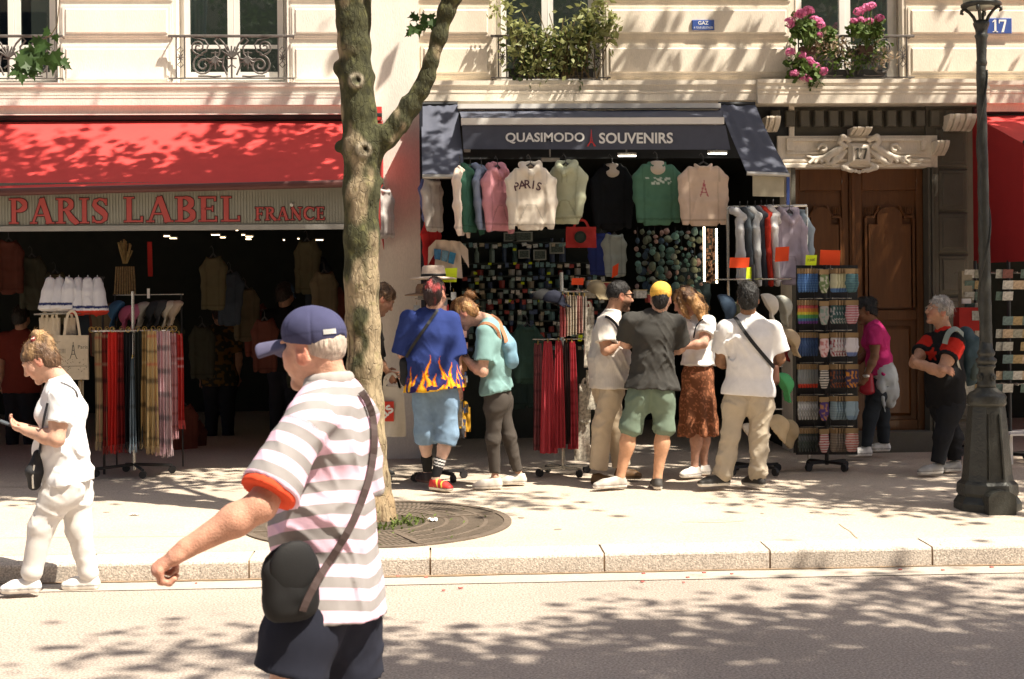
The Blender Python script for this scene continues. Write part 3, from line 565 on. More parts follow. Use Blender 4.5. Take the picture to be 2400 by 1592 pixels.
# ================================================================== awnings and shop signs
m_red = mat('red_canvas', (.74, .072, .066), .85, .05, 5, .06, 200, trans=.2)
m_redshade = mat('red_canvas_shaded', (.36, .014, .016), .85, .06, 5, trans=.12)  # darker copy of the red canvas, with the unlit side's shade in its colour
m_navy = mat('navy_canvas', (.088, .096, .130), .85, .10, 6, .06, 180, trans=.05)
m_alu = mat('white_aluminium', (.78, .76, .72), .35, .04, 10)
m_strip = mat('grey_metal', (.42, .41, .38), .4, .1, 10, metal=.6)
def sheet4(a, b, c, d, nx, ny, sag=0.0, rip=0.0, seed=0, th=.006):
    """cloth between corners a(top left) b(top right) c(bottom right) d(bottom left)"""
    a, b, c, d = map(np.array, (a, b, c, d)); P = np.zeros((ny, nx, 3)); n = unit(np.cross(b - a, d - a))
    for j in range(ny):
        for i in range(nx):
            s, t = i / (nx - 1), j / (ny - 1); p = (a * (1 - s) + b * s) * (1 - t) + (d * (1 - s) + c * s) * t
            P[j, i] = p - np.array([0, 0, sag * 4 * t * (1 - t)]) + n * rip * vnoise(np.array([s * 9 + seed, t * 4, seed]))
    return P
def cloth_obj(name, P, m, parent, th=.005, c=None):
    P = np.asarray(P); n = unit(np.cross(P[0, -1] - P[0, 0], P[-1, 0] - P[0, 0])); b = MB(); b.grid(P); b.grid(P[:, ::-1] + n * th)
    return b.obj(name, m, parent, smooth=True)
# --- long red awning with the sign board PARIS LABEL FRANCE
xe = FX(897); YF = 12.62
zt = FZ(284); fl0, fl1 = at(-260, 452, YF), at(868, 424, YF)
aw = empty('red_awning', (-4.5, FY - .1, zt), 'long red canvas awning with leaf shadows over the left shop', 'awning')
TL = np.array([XL + 2, FY - .06, zt]); TR = np.array([xe, FY - .06, zt]); dirx = (fl1 - fl0) / (fl1[0] - fl0[0])
BL = fl1 + dirx * (XL + 2 - fl1[0]); BR = fl1 + dirx * (xe - fl1[0])
cloth_obj('canvas', sheet4(TL, TR, BR, BL, 60, 14, .03, .006), m_red, aw)
MB().tube([BL + (0, -.01, -.02), BR + (0, -.01, -.02)], .034, 10).obj('front_bar', mat('front_bar_brown', (.10, .035, .03), .5, .1), aw)
MB().tube([TL + (0, .0, .05), TR + (0, 0, .05)], .045, 10).obj('roller', m_dark, aw)
sp = [TR + (.004, 0, .01), BR + (.004, 0, -.02), BR + (.004, .02, -.32), TR + (.004, 0, -1.25)]
MB().slab(sp, (.005, 0, 0)).obj('side_flap', m_red, aw)
MB().slab([TR + (-.12, -.04, .0), TR + (.0, -.04, 0), TR + (0, -.04, .13), TR + (-.12, -.04, .13)], (0, .02, 0)).obj('end_flap', m_red, aw)
for x in (-7.2, -4.4, -1.3): MB().tube([(x, FY - .1, zt - .5), (x + .25, FY - .7, zt - .62), (x, YF + .06, 2.62)], .018, 6).obj('folding_arm', m_strip, aw)
sb = empty('shop_sign', (-3.5, YF + .08, FZ(530, YF)), 'grey ribbed sign board with red serif letters PARIS LABEL FRANCE', 'sign')
ys = YF + .075; z0 = FZ(523, ys); z1 = FZ(428, ys) + .02; x0, x1 = XL + 2, FX(884, ys)
m_board = mat('sign_board', (.25, .245, .195), .7, .08, 5)
MB().box((x0, ys + .012, z0), (x1, ys + .03, z1)).obj('board', m_board, sb)
b = MB()
for i in range(int((x1 - FX(-80, ys)) / .026)): x = FX(-80, ys) + i * .026; b.box((x, ys + .006, z0 + .012), (x + .016, ys + .0119, z1))
tag(b.obj('ribs', m_board, sb), kind='stuff')
MB().box((x0, ys - .012, z0 - .045), (x1, ys + .03, z0)).obj('bottom_rail', m_strip, sb)
def glyph(ch):
    st, th, se = .15, .07, .055; R = []; S = []
    def stem(x, w=st, s0=True, s1=True):
        R.append((x - w / 2, 0, x + w / 2, 1)); 
        if s0: R.append((x - .16, 0, x + .16, se))
        if s1: R.append((x - .16, 1 - se, x + .16, 1))
    def arc(cx, cy, rx, ry, a0, a1, w0, w1, n=12):
        S.append([(cx + rx * math.cos(a), cy + ry * math.sin(a), w0 + (w1 - w0) * math.sin(math.pi * i / n)) for i, a in enumerate(np.linspace(a0, a1, n + 1))])
    h = math.pi / 2
    if ch == 'I': stem(.16); return R, S, .34
    if ch == 'P': stem(.17); arc(.26, .73, .30, .235, h, -h, th, st); R.append((.17, 1 - th, .28, 1)); R.append((.17, .46, .28, .46 + th)); return R, S, .68
    if ch == 'R': stem(.17); arc(.26, .75, .28, .215, h, -h, th, st); R.append((.17, 1 - th, .28, 1)); R.append((.17, .50, .28, .5 + th)); S.append([(.36, .54, .1), (.55, .2, .15), (.72, .02, .14), (.80, .03, .05)]); return R, S, .78
    if ch == 'B': stem(.17); arc(.26, .75, .26, .215, h, -h, th, st); arc(.26, .27, .31, .24, h, -h, th, st); R += [(.17, 1 - th, .28, 1), (.17, .48, .28, .48 + th), (.17, 0, .28, th)]; return R, S, .68
    if ch == 'L': stem(.17); R += [(.2, 0, .56, th), (.53, 0, .60, .22)]; return R, S, .66
    if ch == 'E': stem(.17); R += [(.2, 0, .56, th), (.53, 0, .59, .2), (.2, 1 - th, .54, 1), (.5, .82, .56, 1), (.2, .48, .46, .48 + th), (.43, .41, .47, .62)]; return R, S, .66
    if ch == 'F': stem(.17); R += [(.2, 1 - th, .54, 1), (.5, .82, .56, 1), (.2, .46, .46, .46 + th), (.43, .39, .47, .6)]; return R, S, .62
    if ch == 'A': S += [[(.10, 0, .06), (.40, 1, .07)], [(.68, 0, .15), (.40, 1, .15)]]; R += [(.22, .30, .58, .30 + th * .8), (0, 0, .24, se), (.54, 0, .84, se)]; return R, S, .84
    if ch == 'N': R += [(.14, 0, .2, 1), (.66, 0, .72, 1), (.02, 0, .32, se), (.56, 1 - se, .84, 1)]; S.append([(.14, .98, .14), (.70, .02, .14)]); return R, S, .88
    if ch == 'C': arc(.44, .5, .36, .465, .75, 2 * math.pi - .75, th * .8, st); R += [(.68, .70, .73, .96)]; return R, S, .80
    if ch == 'S': S.append([(.50, .80, .05), (.45, .92, .07), (.30, .96, .07), (.15, .88, .10), (.12, .74, .14), (.22, .60, .16), (.38, .47, .17), (.49, .33, .16), (.49, .17, .12), (.36, .05, .07), (.2, .04, .07), (.1, .12, .06), (.07, .26, .05)]); R += [(.50, .72, .55, .97), (.05, .03, .09, .28)]; return R, S, .60
    return R, S, .4
def serif_text(txt, x, z, hgt, wid, y, grow, parent, m, name):
    adv = sum(glyph(c)[2] + .05 if c != ' ' else .35 for c in txt) - .05; sx = wid / adv; cx = x; k = 0
    for c in txt:
        if c == ' ': cx += .35 * sx; continue
        R, S, a = glyph(c); b = MB(); g = grow
        for (p, q, r, s) in R: dy = .0004 * (k % 7); k += 1; b.box((cx + p * sx - g, y - dy, z + q * hgt - g), (cx + r * sx + g, y + .003, z + s * hgt + g))
        for path in S:
            V = []; n = len(path); dy = .0004 * (k % 7); k += 1
            for i, (px, pz, w) in enumerate(path):
                t = np.array([(path[min(i + 1, n - 1)][0] - path[max(i - 1, 0)][0]) * sx, (path[min(i + 1, n - 1)][1] - path[max(i - 1, 0)][1]) * hgt]); t /= np.linalg.norm(t); nn = np.array([-t[1], t[0]]) * (w / 2 * (sx * abs(t[1]) + hgt * abs(t[0])) + g)
                c0 = np.array([cx + px * sx, z + pz * hgt]) - (t * g if i == 0 else 0) + (t * g if i == n - 1 else 0); V += [(c0[0] + nn[0], y - dy, c0[1] + nn[1]), (c0[0] - nn[0], y - dy, c0[1] - nn[1])]
            b.add(V, [(2 * i, 2 * i + 2, 2 * i + 3, 2 * i + 1) for i in range(n - 1)])
        b.obj(name, m, parent); cx += (a + .05) * sx
m_letred = mat('red_letters', (.42, .07, .06), .6, .05); m_letdark = mat('dark_letter_edge', (.07, .02, .02), .7, .1)
for txt, ua, ub, va, vb in (('PARIS', 20, 253, 470, 528), ('LABEL', 289, 566, 462, 520), ('FRANCE', 597, 762, 486, 516)):
    xx0, xx1 = FX(ua, ys), FX(ub, ys); zz0 = FZ(vb - (4 if txt == 'PARIS' else 0), ys, (ua + ub) / 2); hh = (vb - va) * 12.7 / 3333
    serif_text(txt, xx0, zz0, hh, xx1 - xx0, ys + .004, .007, sb, m_letdark, 'letter_edge'); serif_text(txt, xx0, zz0, hh, xx1 - xx0, ys - .002, 0.0, sb, m_letred, 'letter')

# --- dark blue awning QUASIMODO SOUVENIRS
bl = empty('blue_awning', (FX(1380), FY - .3, FZ(350, 13.2)), 'dark blue awning with white lettering QUASIMODO SOUVENIRS and side flaps', 'awning')
ya = 13.1
P = lambda u, v, y: at(u, v, y)
MB().box((FX(1074, FY - .3), FY - .32, FZ(255, FY - .3)), (FX(1690, FY - .3), FY - .151, FZ(244, FY - .3))).obj('gutter', m_alu, bl)
cloth_obj('top_canvas', sheet4(P(1076, 259, FY - .25), P(1690, 259, FY - .25), P(1694, 277, ya + .06), P(1082, 277, ya + .06), 40, 5, 0, .006, 3), m_navy, bl)
MB().box((FX(1082, ya), ya - .03, FZ(293, ya)), (FX(1697, ya), ya + .05, FZ(277.5, ya))).obj('front_bar', m_alu, bl)
cloth_obj('valance', sheet4(P(1083, 294, ya), P(1700, 294, ya), P(1712, 351, ya - .02), P(1086, 350, ya - .02), 50, 8, 0, .0025, 5), m_navy, bl)
m_sign = mat('white_print', (.82, .82, .80), .7, .02); m_signred = mat('red_print', (.62, .05, .05), .7, .03)
for txt, ua, ub in (('QUASIMODO', 1185, 1370), ('SOUVENIRS', 1404, 1577)):
    c = P((ua + ub) / 2, 324, ya - .022); o = put_text('lettering', txt, m_sign, c, (1, 0, 0), (0, 0, 1), FX(ub, ya) - FX(ua, ya), .102, bl, .026, .004)
ex, ez = P(1386, 343, ya - .028)[0], P(1386, 343, ya - .028)[2]; b = MB(); yy = ya - .03; hh = .155     # little red tower mark
def tw(pts): b.slab([(ex + x * hh, yy, ez + z * hh) for x, z in pts], (0, .004, 0))
tw([(-.28, 0), (-.16, 0), (-.10, .14), (-.06, .2), (-.12, .22), (-.2, .12)]); tw([(.28, 0), (.2, .12), (.12, .22), (.06, .2), (.10, .14), (.16, 0)]); tw([(-.13, .2), (.13, .2), (.09, .28), (-.09, .28)]); tw([(-.085, .285), (-.03, .285), (-.01, .62), (-.035, .62)]); tw([(.085, .285), (.035, .62), (.01, .62), (.03, .285)]); tw([(-.05, .5), (.05, .5), (.04, .55), (-.04, .55)]); tw([(-.03, .62), (.03, .62), (.008, 1.0), (-.008, 1.0)])
b.obj('tower_mark', m_signred, bl)
def flap(name, tl, tr, br, bl_):
    P4 = sheet4(tl, tr, br, bl_, 14, 22, .02, .012, 8 + tl[0]); o = cloth_obj(name, P4, m_navy, bl); MB().tube([np.array(bl_) - (0, 0, .01), np.array(br) - (0, 0, .01)], .02, 8).obj('flap_bar', m_strip, bl); MB().tube([np.array(tl) + (0, .01, .01), np.array(tr) + (0, .01, .01)], .022, 8).obj('flap_roller', m_dark, bl)
flap('side_flap', P(987, 247, FY - .2), P(1073, 246, FY - .2), P(1090, 412, 12.72), P(990, 412, 12.72))
flap('side_flap', P(1684, 246, FY - .2), P(1770, 246, FY - .2), P(1850, 408, 12.72), P(1750, 404, 12.72))
MB().slab([P(1764, 410, 12.74), P(1838, 410, 12.74), P(1838, 462, 12.74), P(1764, 460, 12.74)], (0, .006, 0)).obj('clear_window', mat('cloudy_plastic', (.40, .36, .26), .3, .2, 4), bl)
MB().slab([P(1844, 410, 12.76), P(1851, 410, 12.76), P(1851, 480, 12.76), P(1844, 480, 12.76)], (0, .02, 0)).obj('hanging_strip', mat('blue_strip', (.05, .09, .30), .8), bl)
MB().slab([P(1765, 405, 12.75), P(1842, 405, 12.75), P(1842, 560, 12.75), P(1765, 560, 12.75)], (0, .0, 0)) if False else None
# --- red awning at the right edge
aw2 = empty('red_awning', (6.5, FY - .1, zt), 'red canvas awning with a dark red side, cut by the edge beyond the lamp post', 'awning')
xr = FX(2276); zt2 = FZ(273, FY, 2300); TL2 = np.array([xr, FY - .06, zt2]); TR2 = np.array([XR, FY - .06, zt2]); BL2 = np.array([xr, YF, zt2 - .42]); BR2 = np.array([XR, YF, zt2 - .42])
cloth_obj('canvas', sheet4(TL2, TR2, BR2, BL2, 40, 12, .02, .006, 4), m_red, aw2)
zs = FZ(618, FY, 2276); MB().slab([TL2, BL2, (xr, YF, zs - .02), (xr, FY - .06, zs)], (-.006, 0, 0)).obj('side_flap', m_redshade, aw2)
MB().tube([BL2, BR2], .034, 10).obj('front_bar', m_dark, aw2); MB().box((xr, YF + .01, zt2 - 1.0), (XR, YF + .03, zt2 - .66)).obj('valance', m_redshade, aw2)
MB().tube([TL2 + (0, 0, .05), TR2 + (0, 0, .05)], .04, 8).obj('roller', m_dark, aw2)
# --- lamps under the blue awning
m_lampon = mat('lamp_face', (1.0, .93, .78), .4, .0, emit=8.0); m_lamp = mat('lamp_housing', (.55, .53, .48), .4, .05)
for u, v, y, lab in ((1290, 378, 13.3, 'flat floodlight hanging above the cream hoodie'), (1470, 366, 13.35, 'white floodlight under the awning between the hoodies'), (1682, 361, 13.2, 'bright floodlight under the awning by the right flap'), (1095, 356, 13.3, 'small floodlight beside the left flap of the blue awning')):
    p = at(u, v, y); w = .085 if u != 1095 else .03; o = MB().obox(p + (0, .02, .022), (w, 0, 0), (0, .05, .008), (0, -.002, .012)).obj('floodlight', m_lamp); tag(o, lab, 'lamp', 'floodlights under the blue awning')
    MB().obox(p + (0, .015, .004), (w * .93, 0, 0), (0, .045, .007), (0, -.001, .005)).obj('lamp_face', m_lampon if u > 1400 else m_lamp, o); MB().tube([p + (0, .05, .03), (p[0], p[1] + .1, 3.45)], .008, 5).obj('bracket', m_lamp, o)
# ================================================================== trees
def bark_mat():
    m = mat('bark', (1, 1, 1), .95, .25, 14, .9, 38, attr=True, stretch=(1, 1, .45)); nt = m.node_tree; N = nt.nodes; L = nt.links.new
    if 'crackle' in N: return m
    mp = [n for n in N if n.type == 'MAPPING'][0]; vo = N.new('ShaderNodeTexVoronoi'); vo.name = 'crackle'; vo.feature = 'DISTANCE_TO_EDGE'; vo.inputs['Scale'].default_value = 17; wz = N.new('ShaderNodeTexNoise'); wz.inputs['Scale'].default_value = 9; L(mp.outputs[0], wz.inputs['Vector'])
    wm = N.new('ShaderNodeVectorMath'); wm.operation = 'SCALE'; wm.inputs['Scale'].default_value = .16; L(wz.outputs[1], wm.inputs[0]); wa = N.new('ShaderNodeVectorMath'); L(mp.outputs[0], wa.inputs[0]); L(wm.outputs[0], wa.inputs[1]); L(wa.outputs[0], vo.inputs['Vector'])
    mr = N.new('ShaderNodeMapRange'); mr.inputs['From Max'].default_value = .035; mr.inputs['To Min'].default_value = .70; L(vo.outputs['Distance'], mr.inputs[0]); sc_ = N.new('ShaderNodeVectorMath'); sc_.operation = 'SCALE'; b = N['Principled BSDF']; src = b.inputs['Base Color'].links[0].from_socket; L(src, sc_.inputs[0]); L(mr.outputs[0], sc_.inputs['Scale']); L(sc_.outputs[0], b.inputs['Base Color'])
    bp = [n for n in N if n.type == 'BUMP'][0]; hs = bp.inputs['Height'].links[0].from_socket; ad = N.new('ShaderNodeMath'); ad.operation = 'ADD'; L(hs, ad.inputs[0]); L(mr.outputs[0], ad.inputs[1]); L(ad.outputs[0], bp.inputs['Height']); return m
def leaf_pts():
    o = [(0, 0), (.16, .10), (.48, .02), (.36, .22), (.52, .42), (.24, .44), (.20, .62), (.10, .66), (0, 1.0), (-.10, .66), (-.20, .62), (-.24, .44), (-.52, .42), (-.36, .22), (-.48, .02), (-.16, .10)]
    return np.array(o)
LEAF = leaf_pts()
def add_leaf(b, p, d, n, s, fold=.15):
    d = unit(d); n = unit(np.array(n) - d * (np.array(n) @ d)); x = np.cross(d, n); V = [p + s * (q[0] * x + q[1] * d + (abs(q[0]) * fold) * n) for q in LEAF]; V.append(p + s * .35 * d); k = len(LEAF)
    b.add(V, [(i, (i + 1) % k, k) for i in range(k)])
m_leaf = mat('tree_leaf', (.040, .085, .016), .55, .35, 6, trans=.35)
def crown(name, c, r, nclump, per, seed, par, zmin, size=(.10, .17), sig=.34, keep=None):
    g = np.random.default_rng(seed); P = []
    while len(P) < nclump:
        q = g.normal(size=3); q /= np.linalg.norm(q); q = q * g.random() ** .4; p = np.array(c) + q * np.array(r)
        if p[2] > zmin + .3 and (keep is None or keep(p)): P.append(p)
    Q = np.concatenate([p + g.normal(size=(per, 3)) * np.array([sig, sig, sig * .55]) for p in P]); Q = Q[Q[:, 2] > zmin]; n = len(Q)
    d = g.normal(size=(n, 3)); d[:, 2] -= .5; d /= np.linalg.norm(d, axis=1)[:, None]; u = g.normal(size=(n, 3)); u[:, 2] += 1.2; x = np.cross(d, u); x /= np.linalg.norm(x, axis=1)[:, None]; s = g.uniform(*size, size=n)[:, None]
    V = np.stack([Q, Q + s * (.5 * d + .46 * x), Q + s * d, Q + s * (.5 * d - .46 * x)], 1).reshape(-1, 3); F = np.arange(4 * n).reshape(-1, 4)
    return mesh(name, V, F, m_leaf, par), P
def limbs(par, base, tips, r0, seed):
    g = np.random.default_rng(seed); b = MB()
    for t in tips:
        t = np.array(t); m1 = base + (t - base) * .35 + g.normal(size=3) * .15 + (0, 0, .25); m2 = base + (t - base) * .7 + g.normal(size=3) * .15 + (0, 0, .15); L = np.linalg.norm(t - base); b.tube([base, m1, m2, t], [r0, r0 * .6, r0 * .3, .008], 6)
    return b
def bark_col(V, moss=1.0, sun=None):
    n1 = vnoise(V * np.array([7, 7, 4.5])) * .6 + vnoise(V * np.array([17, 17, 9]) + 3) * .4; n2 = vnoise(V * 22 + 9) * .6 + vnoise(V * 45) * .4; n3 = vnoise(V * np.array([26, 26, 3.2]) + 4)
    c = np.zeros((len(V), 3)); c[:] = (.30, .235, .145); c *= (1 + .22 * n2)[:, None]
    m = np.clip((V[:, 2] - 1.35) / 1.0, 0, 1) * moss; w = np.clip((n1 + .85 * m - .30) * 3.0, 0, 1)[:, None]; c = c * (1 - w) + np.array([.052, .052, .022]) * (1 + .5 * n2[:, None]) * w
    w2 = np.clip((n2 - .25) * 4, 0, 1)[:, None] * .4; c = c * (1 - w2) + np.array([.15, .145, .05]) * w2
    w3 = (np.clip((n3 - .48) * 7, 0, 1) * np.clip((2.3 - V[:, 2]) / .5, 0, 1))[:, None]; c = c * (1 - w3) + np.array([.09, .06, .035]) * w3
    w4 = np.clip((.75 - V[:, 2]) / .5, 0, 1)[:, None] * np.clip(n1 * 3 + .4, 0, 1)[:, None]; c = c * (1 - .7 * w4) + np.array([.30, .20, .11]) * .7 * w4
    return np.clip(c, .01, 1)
TY = 10.41
def TP(u, v, dy=0): return at(u, v, TY + dy)
t1 = empty('street_tree', tuple(gs(886, 1216)), 'street tree with mossy trunk forking behind the man in the striped polo', 'tree')
S = Sdf(.0125)
tr = [(887, 1228, .145), (880, 1195, .128), (874, 1120, .117), (866, 1040, .114), (858, 950, .120), (853, 860, .123), (851, 760, .122), (849, 660, .121), (848, 560, .121), (847, 450, .127), (850, 350, .137), (842, 262, .116), (836, 180, .117), (832, 110, .113), (829, 50, .118), (826, -20, .140)]
S.chain([TP(u, v) for u, v, r in tr], [r for u, v, r in tr], .05)
br = [(872, 352, .07), (905, 322, .082), (938, 285, .078), (962, 248, .072), (985, 212, .062), (1000, 182, .056), (1010, 145, .052), (1030, 84, .052), (1046, 30, .055), (1062, -10, .058), (1072, -40, .055)]
S.chain([TP(u, v, -.02 - .012 * i) for i, (u, v, r) in enumerate(br)], [r for u, v, r in br], .045)
S.chain([TP(826, -20), TP(790, -90, -.1), TP(770, -170, -.1)], [.10, .085, .07], .05); S.chain([TP(826, -20), TP(850, -110, .1), TP(880, -210, .1)], [.11, .09, .08], .05)
for u, v, r in ((797, 160, .05), (893, 425, .025), (872, 180, .03), (897, 250, .0), (795, 345, .03), (868, 190, .02)):
    if r: S.ell(TP(u, v), (r, r, r * 1.2), k=.03)
for u, v in ((835, 190), (853, 352)):                            # healed knot rings
    for a in np.linspace(-.3, 3.6, 9): S.ell(TP(u + 12 * math.cos(a), v + 13 * math.sin(a), -.115), (.011, .024, .011), k=.012)
    S.ell(TP(u + 3, v - 3, -.14), (.018, .05, .026), k=.02, sub=True)
S.noise(.010, .22, 3, (1, 1, .5)).noise(.006, .05, 9, (1, 1, .4)).folds(.007, .05, 2, .1, .2)
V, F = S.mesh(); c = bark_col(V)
for u, v in ((835, 190), (853, 352)):
    k0 = TP(u, v, -.115); d = np.hypot(V[:, 0] - k0[0], V[:, 2] - k0[2]); front = V[:, 1] < TY - .06; w = (np.exp(-((d - .045) / .014) ** 2) * front)[:, None]; c = c * (1 - w) + np.array([.30, .26, .19]) * w; w = ((d < .024) & front)[:, None] * .5; c = c * (1 - w) + np.array([.03, .025, .02]) * w
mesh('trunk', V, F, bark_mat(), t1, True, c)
cr, pts = crown('crown', (-.1, 10.6, 8.3), (3.3, 2.2, 2.7), 46, 150, 21, t1, 5.6, keep=lambda p: p[2] < 1.9 + 3.11 * (13.9 - p[1]) and p[1] + (p[2] - .1) * .3215 > 12.15)
cr2, pts2 = crown('crown', (-1.0, 11.0, 7.3), (2.4, .8, 1.2), 14, 150, 23, t1, 5.6, keep=lambda p: p[2] < 1.9 + 3.11 * (13.9 - p[1])); pts += pts2
b = limbs(t1, TP(770, -170, -.1), pts[::4], .07, 1); b2 = limbs(t1, TP(880, -210, .1), pts[1::4], .08, 2); b.add(b2.V, b2.F); b3 = limbs(t1, TP(1072, -40, -.14), pts[2::6], .05, 3); b.add(b3.V, b3.F); b.obj('limbs', mat('bark_plain', (.12, .10, .06), .95, .3, 14, .5, 38), t1, True)
# hanging sprigs that reach into view
def sprig(pts, leaves, par):
    MB().tube([TP(*p) for p in pts], .0035, 4).obj('twig', mat('twig', (.13, .09, .04), .9), par)
    b = MB(); g = random.Random(5)
    for u, v, s, a in leaves:
        p = TP(u, v, g.uniform(-.12, .12)); s *= .8; add_leaf(b, p, (math.sin(a), g.uniform(-.3, .3), -math.cos(a)), (g.uniform(-.6, .6), -1, g.uniform(.2, .9)), s)
    b.obj('leaves', m_leaf, par, smooth=False)
sprig([(145, -40), (138, 20), (134, 60), (120, 82), (100, 95)], [(118, 70, .12, -.9), (128, 80, .10, .3), (108, 92, .17, -.6), (95, 88, .16, -.3), (112, 108, .15, -1.0), (90, 112, .2, -.5), (70, 118, .18, -.9), (62, 128, .2, -.2), (84, 135, .17, .2), (55, 148, .18, -.5), (70, 160, .14, .4), (45, 165, .13, -1.0), (122, 120, .17, .5), (128, 135, .18, -.1), (140, 140, .13, .9), (148, 150, .10, 1.0), (100, 130, .15, .7), (58, 142, .2, 1.0), (66, 134, .2, .4), (76, 124, .17, -.2), (104, 118, .16, -.2), (50, 172, .12, .1)], t1)
sprig([(1040, 20), (1028, 60), (1015, 66), (1005, 40)], [(1000, 34, .10, -.7), (984, 40, .11, -1.2), (975, 36, .09, -1.3), (1008, 32, .10, .3), (1012, 44, .12, .4), (998, 46, .13, -.1), (988, 56, .12, -.5), (974, 62, .13, -.6), (966, 72, .10, -.9), (980, 60, .12, .1), (1014, 56, .10, .1)], t1)
# the next trees of the row and one across the road (beyond the frame, their crowns shade the awnings and the roadway)
def far_tree(x, y, lab, c, r, n, per, seed, zmin, keep=None):
    z = side_z(y) if y > 9 else .13; t = empty('street_tree', (x, y, z), lab, 'tree'); cr, pts = crown('crown', c, r, n, per, seed, t, zmin, keep=keep); top = np.array([x + .1, y, zmin - .6]); b = MB().tube([(x, y, z - .05), (x + .03, y, z + 1.5), (x + .02, y + .03, z + 3), top], [.17, .14, .13, .12], 12); l = limbs(t, top, pts[::3], .07, seed); b.add(l.V, l.F); b.obj('trunk', mat('bark_plain', (.12, .10, .06), .95, .3, 14, .5, 38), t, True)
far_tree(5.9, 10.5, 'street tree of the same row beyond the lamp post', (5.6, 10.4, 7.6), (3.6, 2.5, 2.6), 74, 150, 31, 5.3, keep=lambda p: p[2] < 2.3 + 3.11 * (13.9 - p[1]) and (p[0] - (p[2] - 1) * .508 > 3.5 or p[1] + (p[2] - 1) * .3215 > 13.2 or random.random() < .03))
far_tree(-8.0, 10.5, 'street tree of the same row past the shops with scarves', (-7.2, 10.4, 8.3), (3.0, 2.3, 2.6), 44, 140, 41, 5.6, keep=lambda p: p[2] < 1.9 + 3.11 * (13.9 - p[1]))
far_tree(7.6, .7, 'street tree across the road with a wide crown over the roadway', (6.3, 3.6, 8.2), (3.6, 2.2, 2.0), 44, 150, 51, 6.2, keep=lambda p: p[1] + (p[2] - 1.2) * .3215 > 5.35)
far_tree(-3.6, -3.4, 'street tree across the road facing the red awning', (-3.6, -3.0, 7.5), (3.6, 2.6, 3.0), 60, 140, 61, 4.5)
far_tree(1.4, -4.2, 'street tree across the road facing the blue awning', (1.4, -4.0, 7.8), (3.4, 2.4, 3.2), 56, 140, 71, 4.5)

# ================================================================== window plants
def leafmass(name, par, centers, n, size, m, seed, flat=.6):
    g = np.random.default_rng(seed); C = np.array([at(u, v, y) for u, v, y, r in centers]); Rr = np.array([r for *_, r in centers]); w = Rr ** 2 / (Rr ** 2).sum(); I = g.choice(len(C), n, p=w)
    Q = C[I] + g.normal(size=(n, 3)) * (Rr[I] * .55)[:, None] * np.array([1, flat, 1]); d = g.normal(size=(n, 3)); d[:, 1] -= .7; d /= np.linalg.norm(d, axis=1)[:, None]; u = g.normal(size=(n, 3)); x = np.cross(d, u); x /= np.linalg.norm(x, axis=1)[:, None]; s = g.uniform(*size, size=n)[:, None]; nn = np.cross(d, x)
    V = np.stack([Q, Q + s * (.45 * d + .24 * x), Q + s * d, Q + s * (.45 * d - .24 * x), Q + s * (.5 * d + .08 * nn)], 1).reshape(-1, 3); k = np.arange(n)[:, None] * 5; F = np.concatenate([k + np.array([[0, 1, 4]]), k + np.array([[1, 2, 4]]), k + np.array([[2, 3, 4]]), k + np.array([[3, 0, 4]])]); return mesh(name, V, F, m, par)
yw = FY - .16
pl = empty('climbing_plant', tuple(at(1290, 187, yw)), 'bushy pale green climbing plant overgrowing the window railing', 'plant')
m_jas = mat('pale_leaf', (.29, .31, .12), .6, .35, 12, trans=.3); m_jasd = mat('dark_leaf', (.065, .10, .025), .6, .35, 12, trans=.3)
leafmass('foliage', pl, [(1200, 60, yw, .10), (1188, 20, yw, .10), (1160, 22, yw, .07), (1220, 85, yw, .13), (1250, 95, yw, .15), (1215, 125, yw, .12), (1290, 110, yw, .17), (1330, 95, yw, .16), (1365, 75, yw, .14), (1400, 60, yw, .14), (1425, 55, yw, .11), (1440, 45, yw, .06), (1420, 90, yw, .10), (1380, 30, yw, .10), (1405, 10, yw, .09), (1255, 145, yw, .12), (1310, 150, yw, .12), (1240, 165, yw, .08), (1345, 130, yw, .12), (1290, 170, yw, .09), (1385, 100, yw, .10)], 1150, (.05, .10), m_jas, 4)
leafmass('inner_leaves', pl, [(1240, 120, yw + .06, .16), (1300, 130, yw + .06, .18), (1360, 110, yw + .06, .15), (1350, 160, yw + .05, .13), (1220, 165, yw + .05, .1), (1390, 70, yw + .05, .12)], 650, (.05, .10), m_jasd, 6)
b = MB()
for k in range(26):
    u0, v0 = random.uniform(1200, 1400), 185; u1, v1 = u0 + random.uniform(-60, 50), random.uniform(20, 120); b.tube([at(u0, v0, yw), at((u0 + u1) / 2 + random.uniform(-12, 12), (v0 + v1) / 2, yw - .05), at(u1, v1, yw)], .004, 4)
b.obj('stems', mat('twig', (.13, .09, .04)), pl); MB().box((FX(1195, yw), FY - .10, FZ(186)), (FX(1395, yw), FY - .01, FZ(165))).obj('planter', mat('planter', (.05, .05, .05), .7), pl)
m_pink = mat('pink_petal', (.74, .20, .40), .7, .30, 60, trans=.25); m_ger = mat('geranium_leaf', (.10, .16, .035), .6, .4, 14, trans=.25)
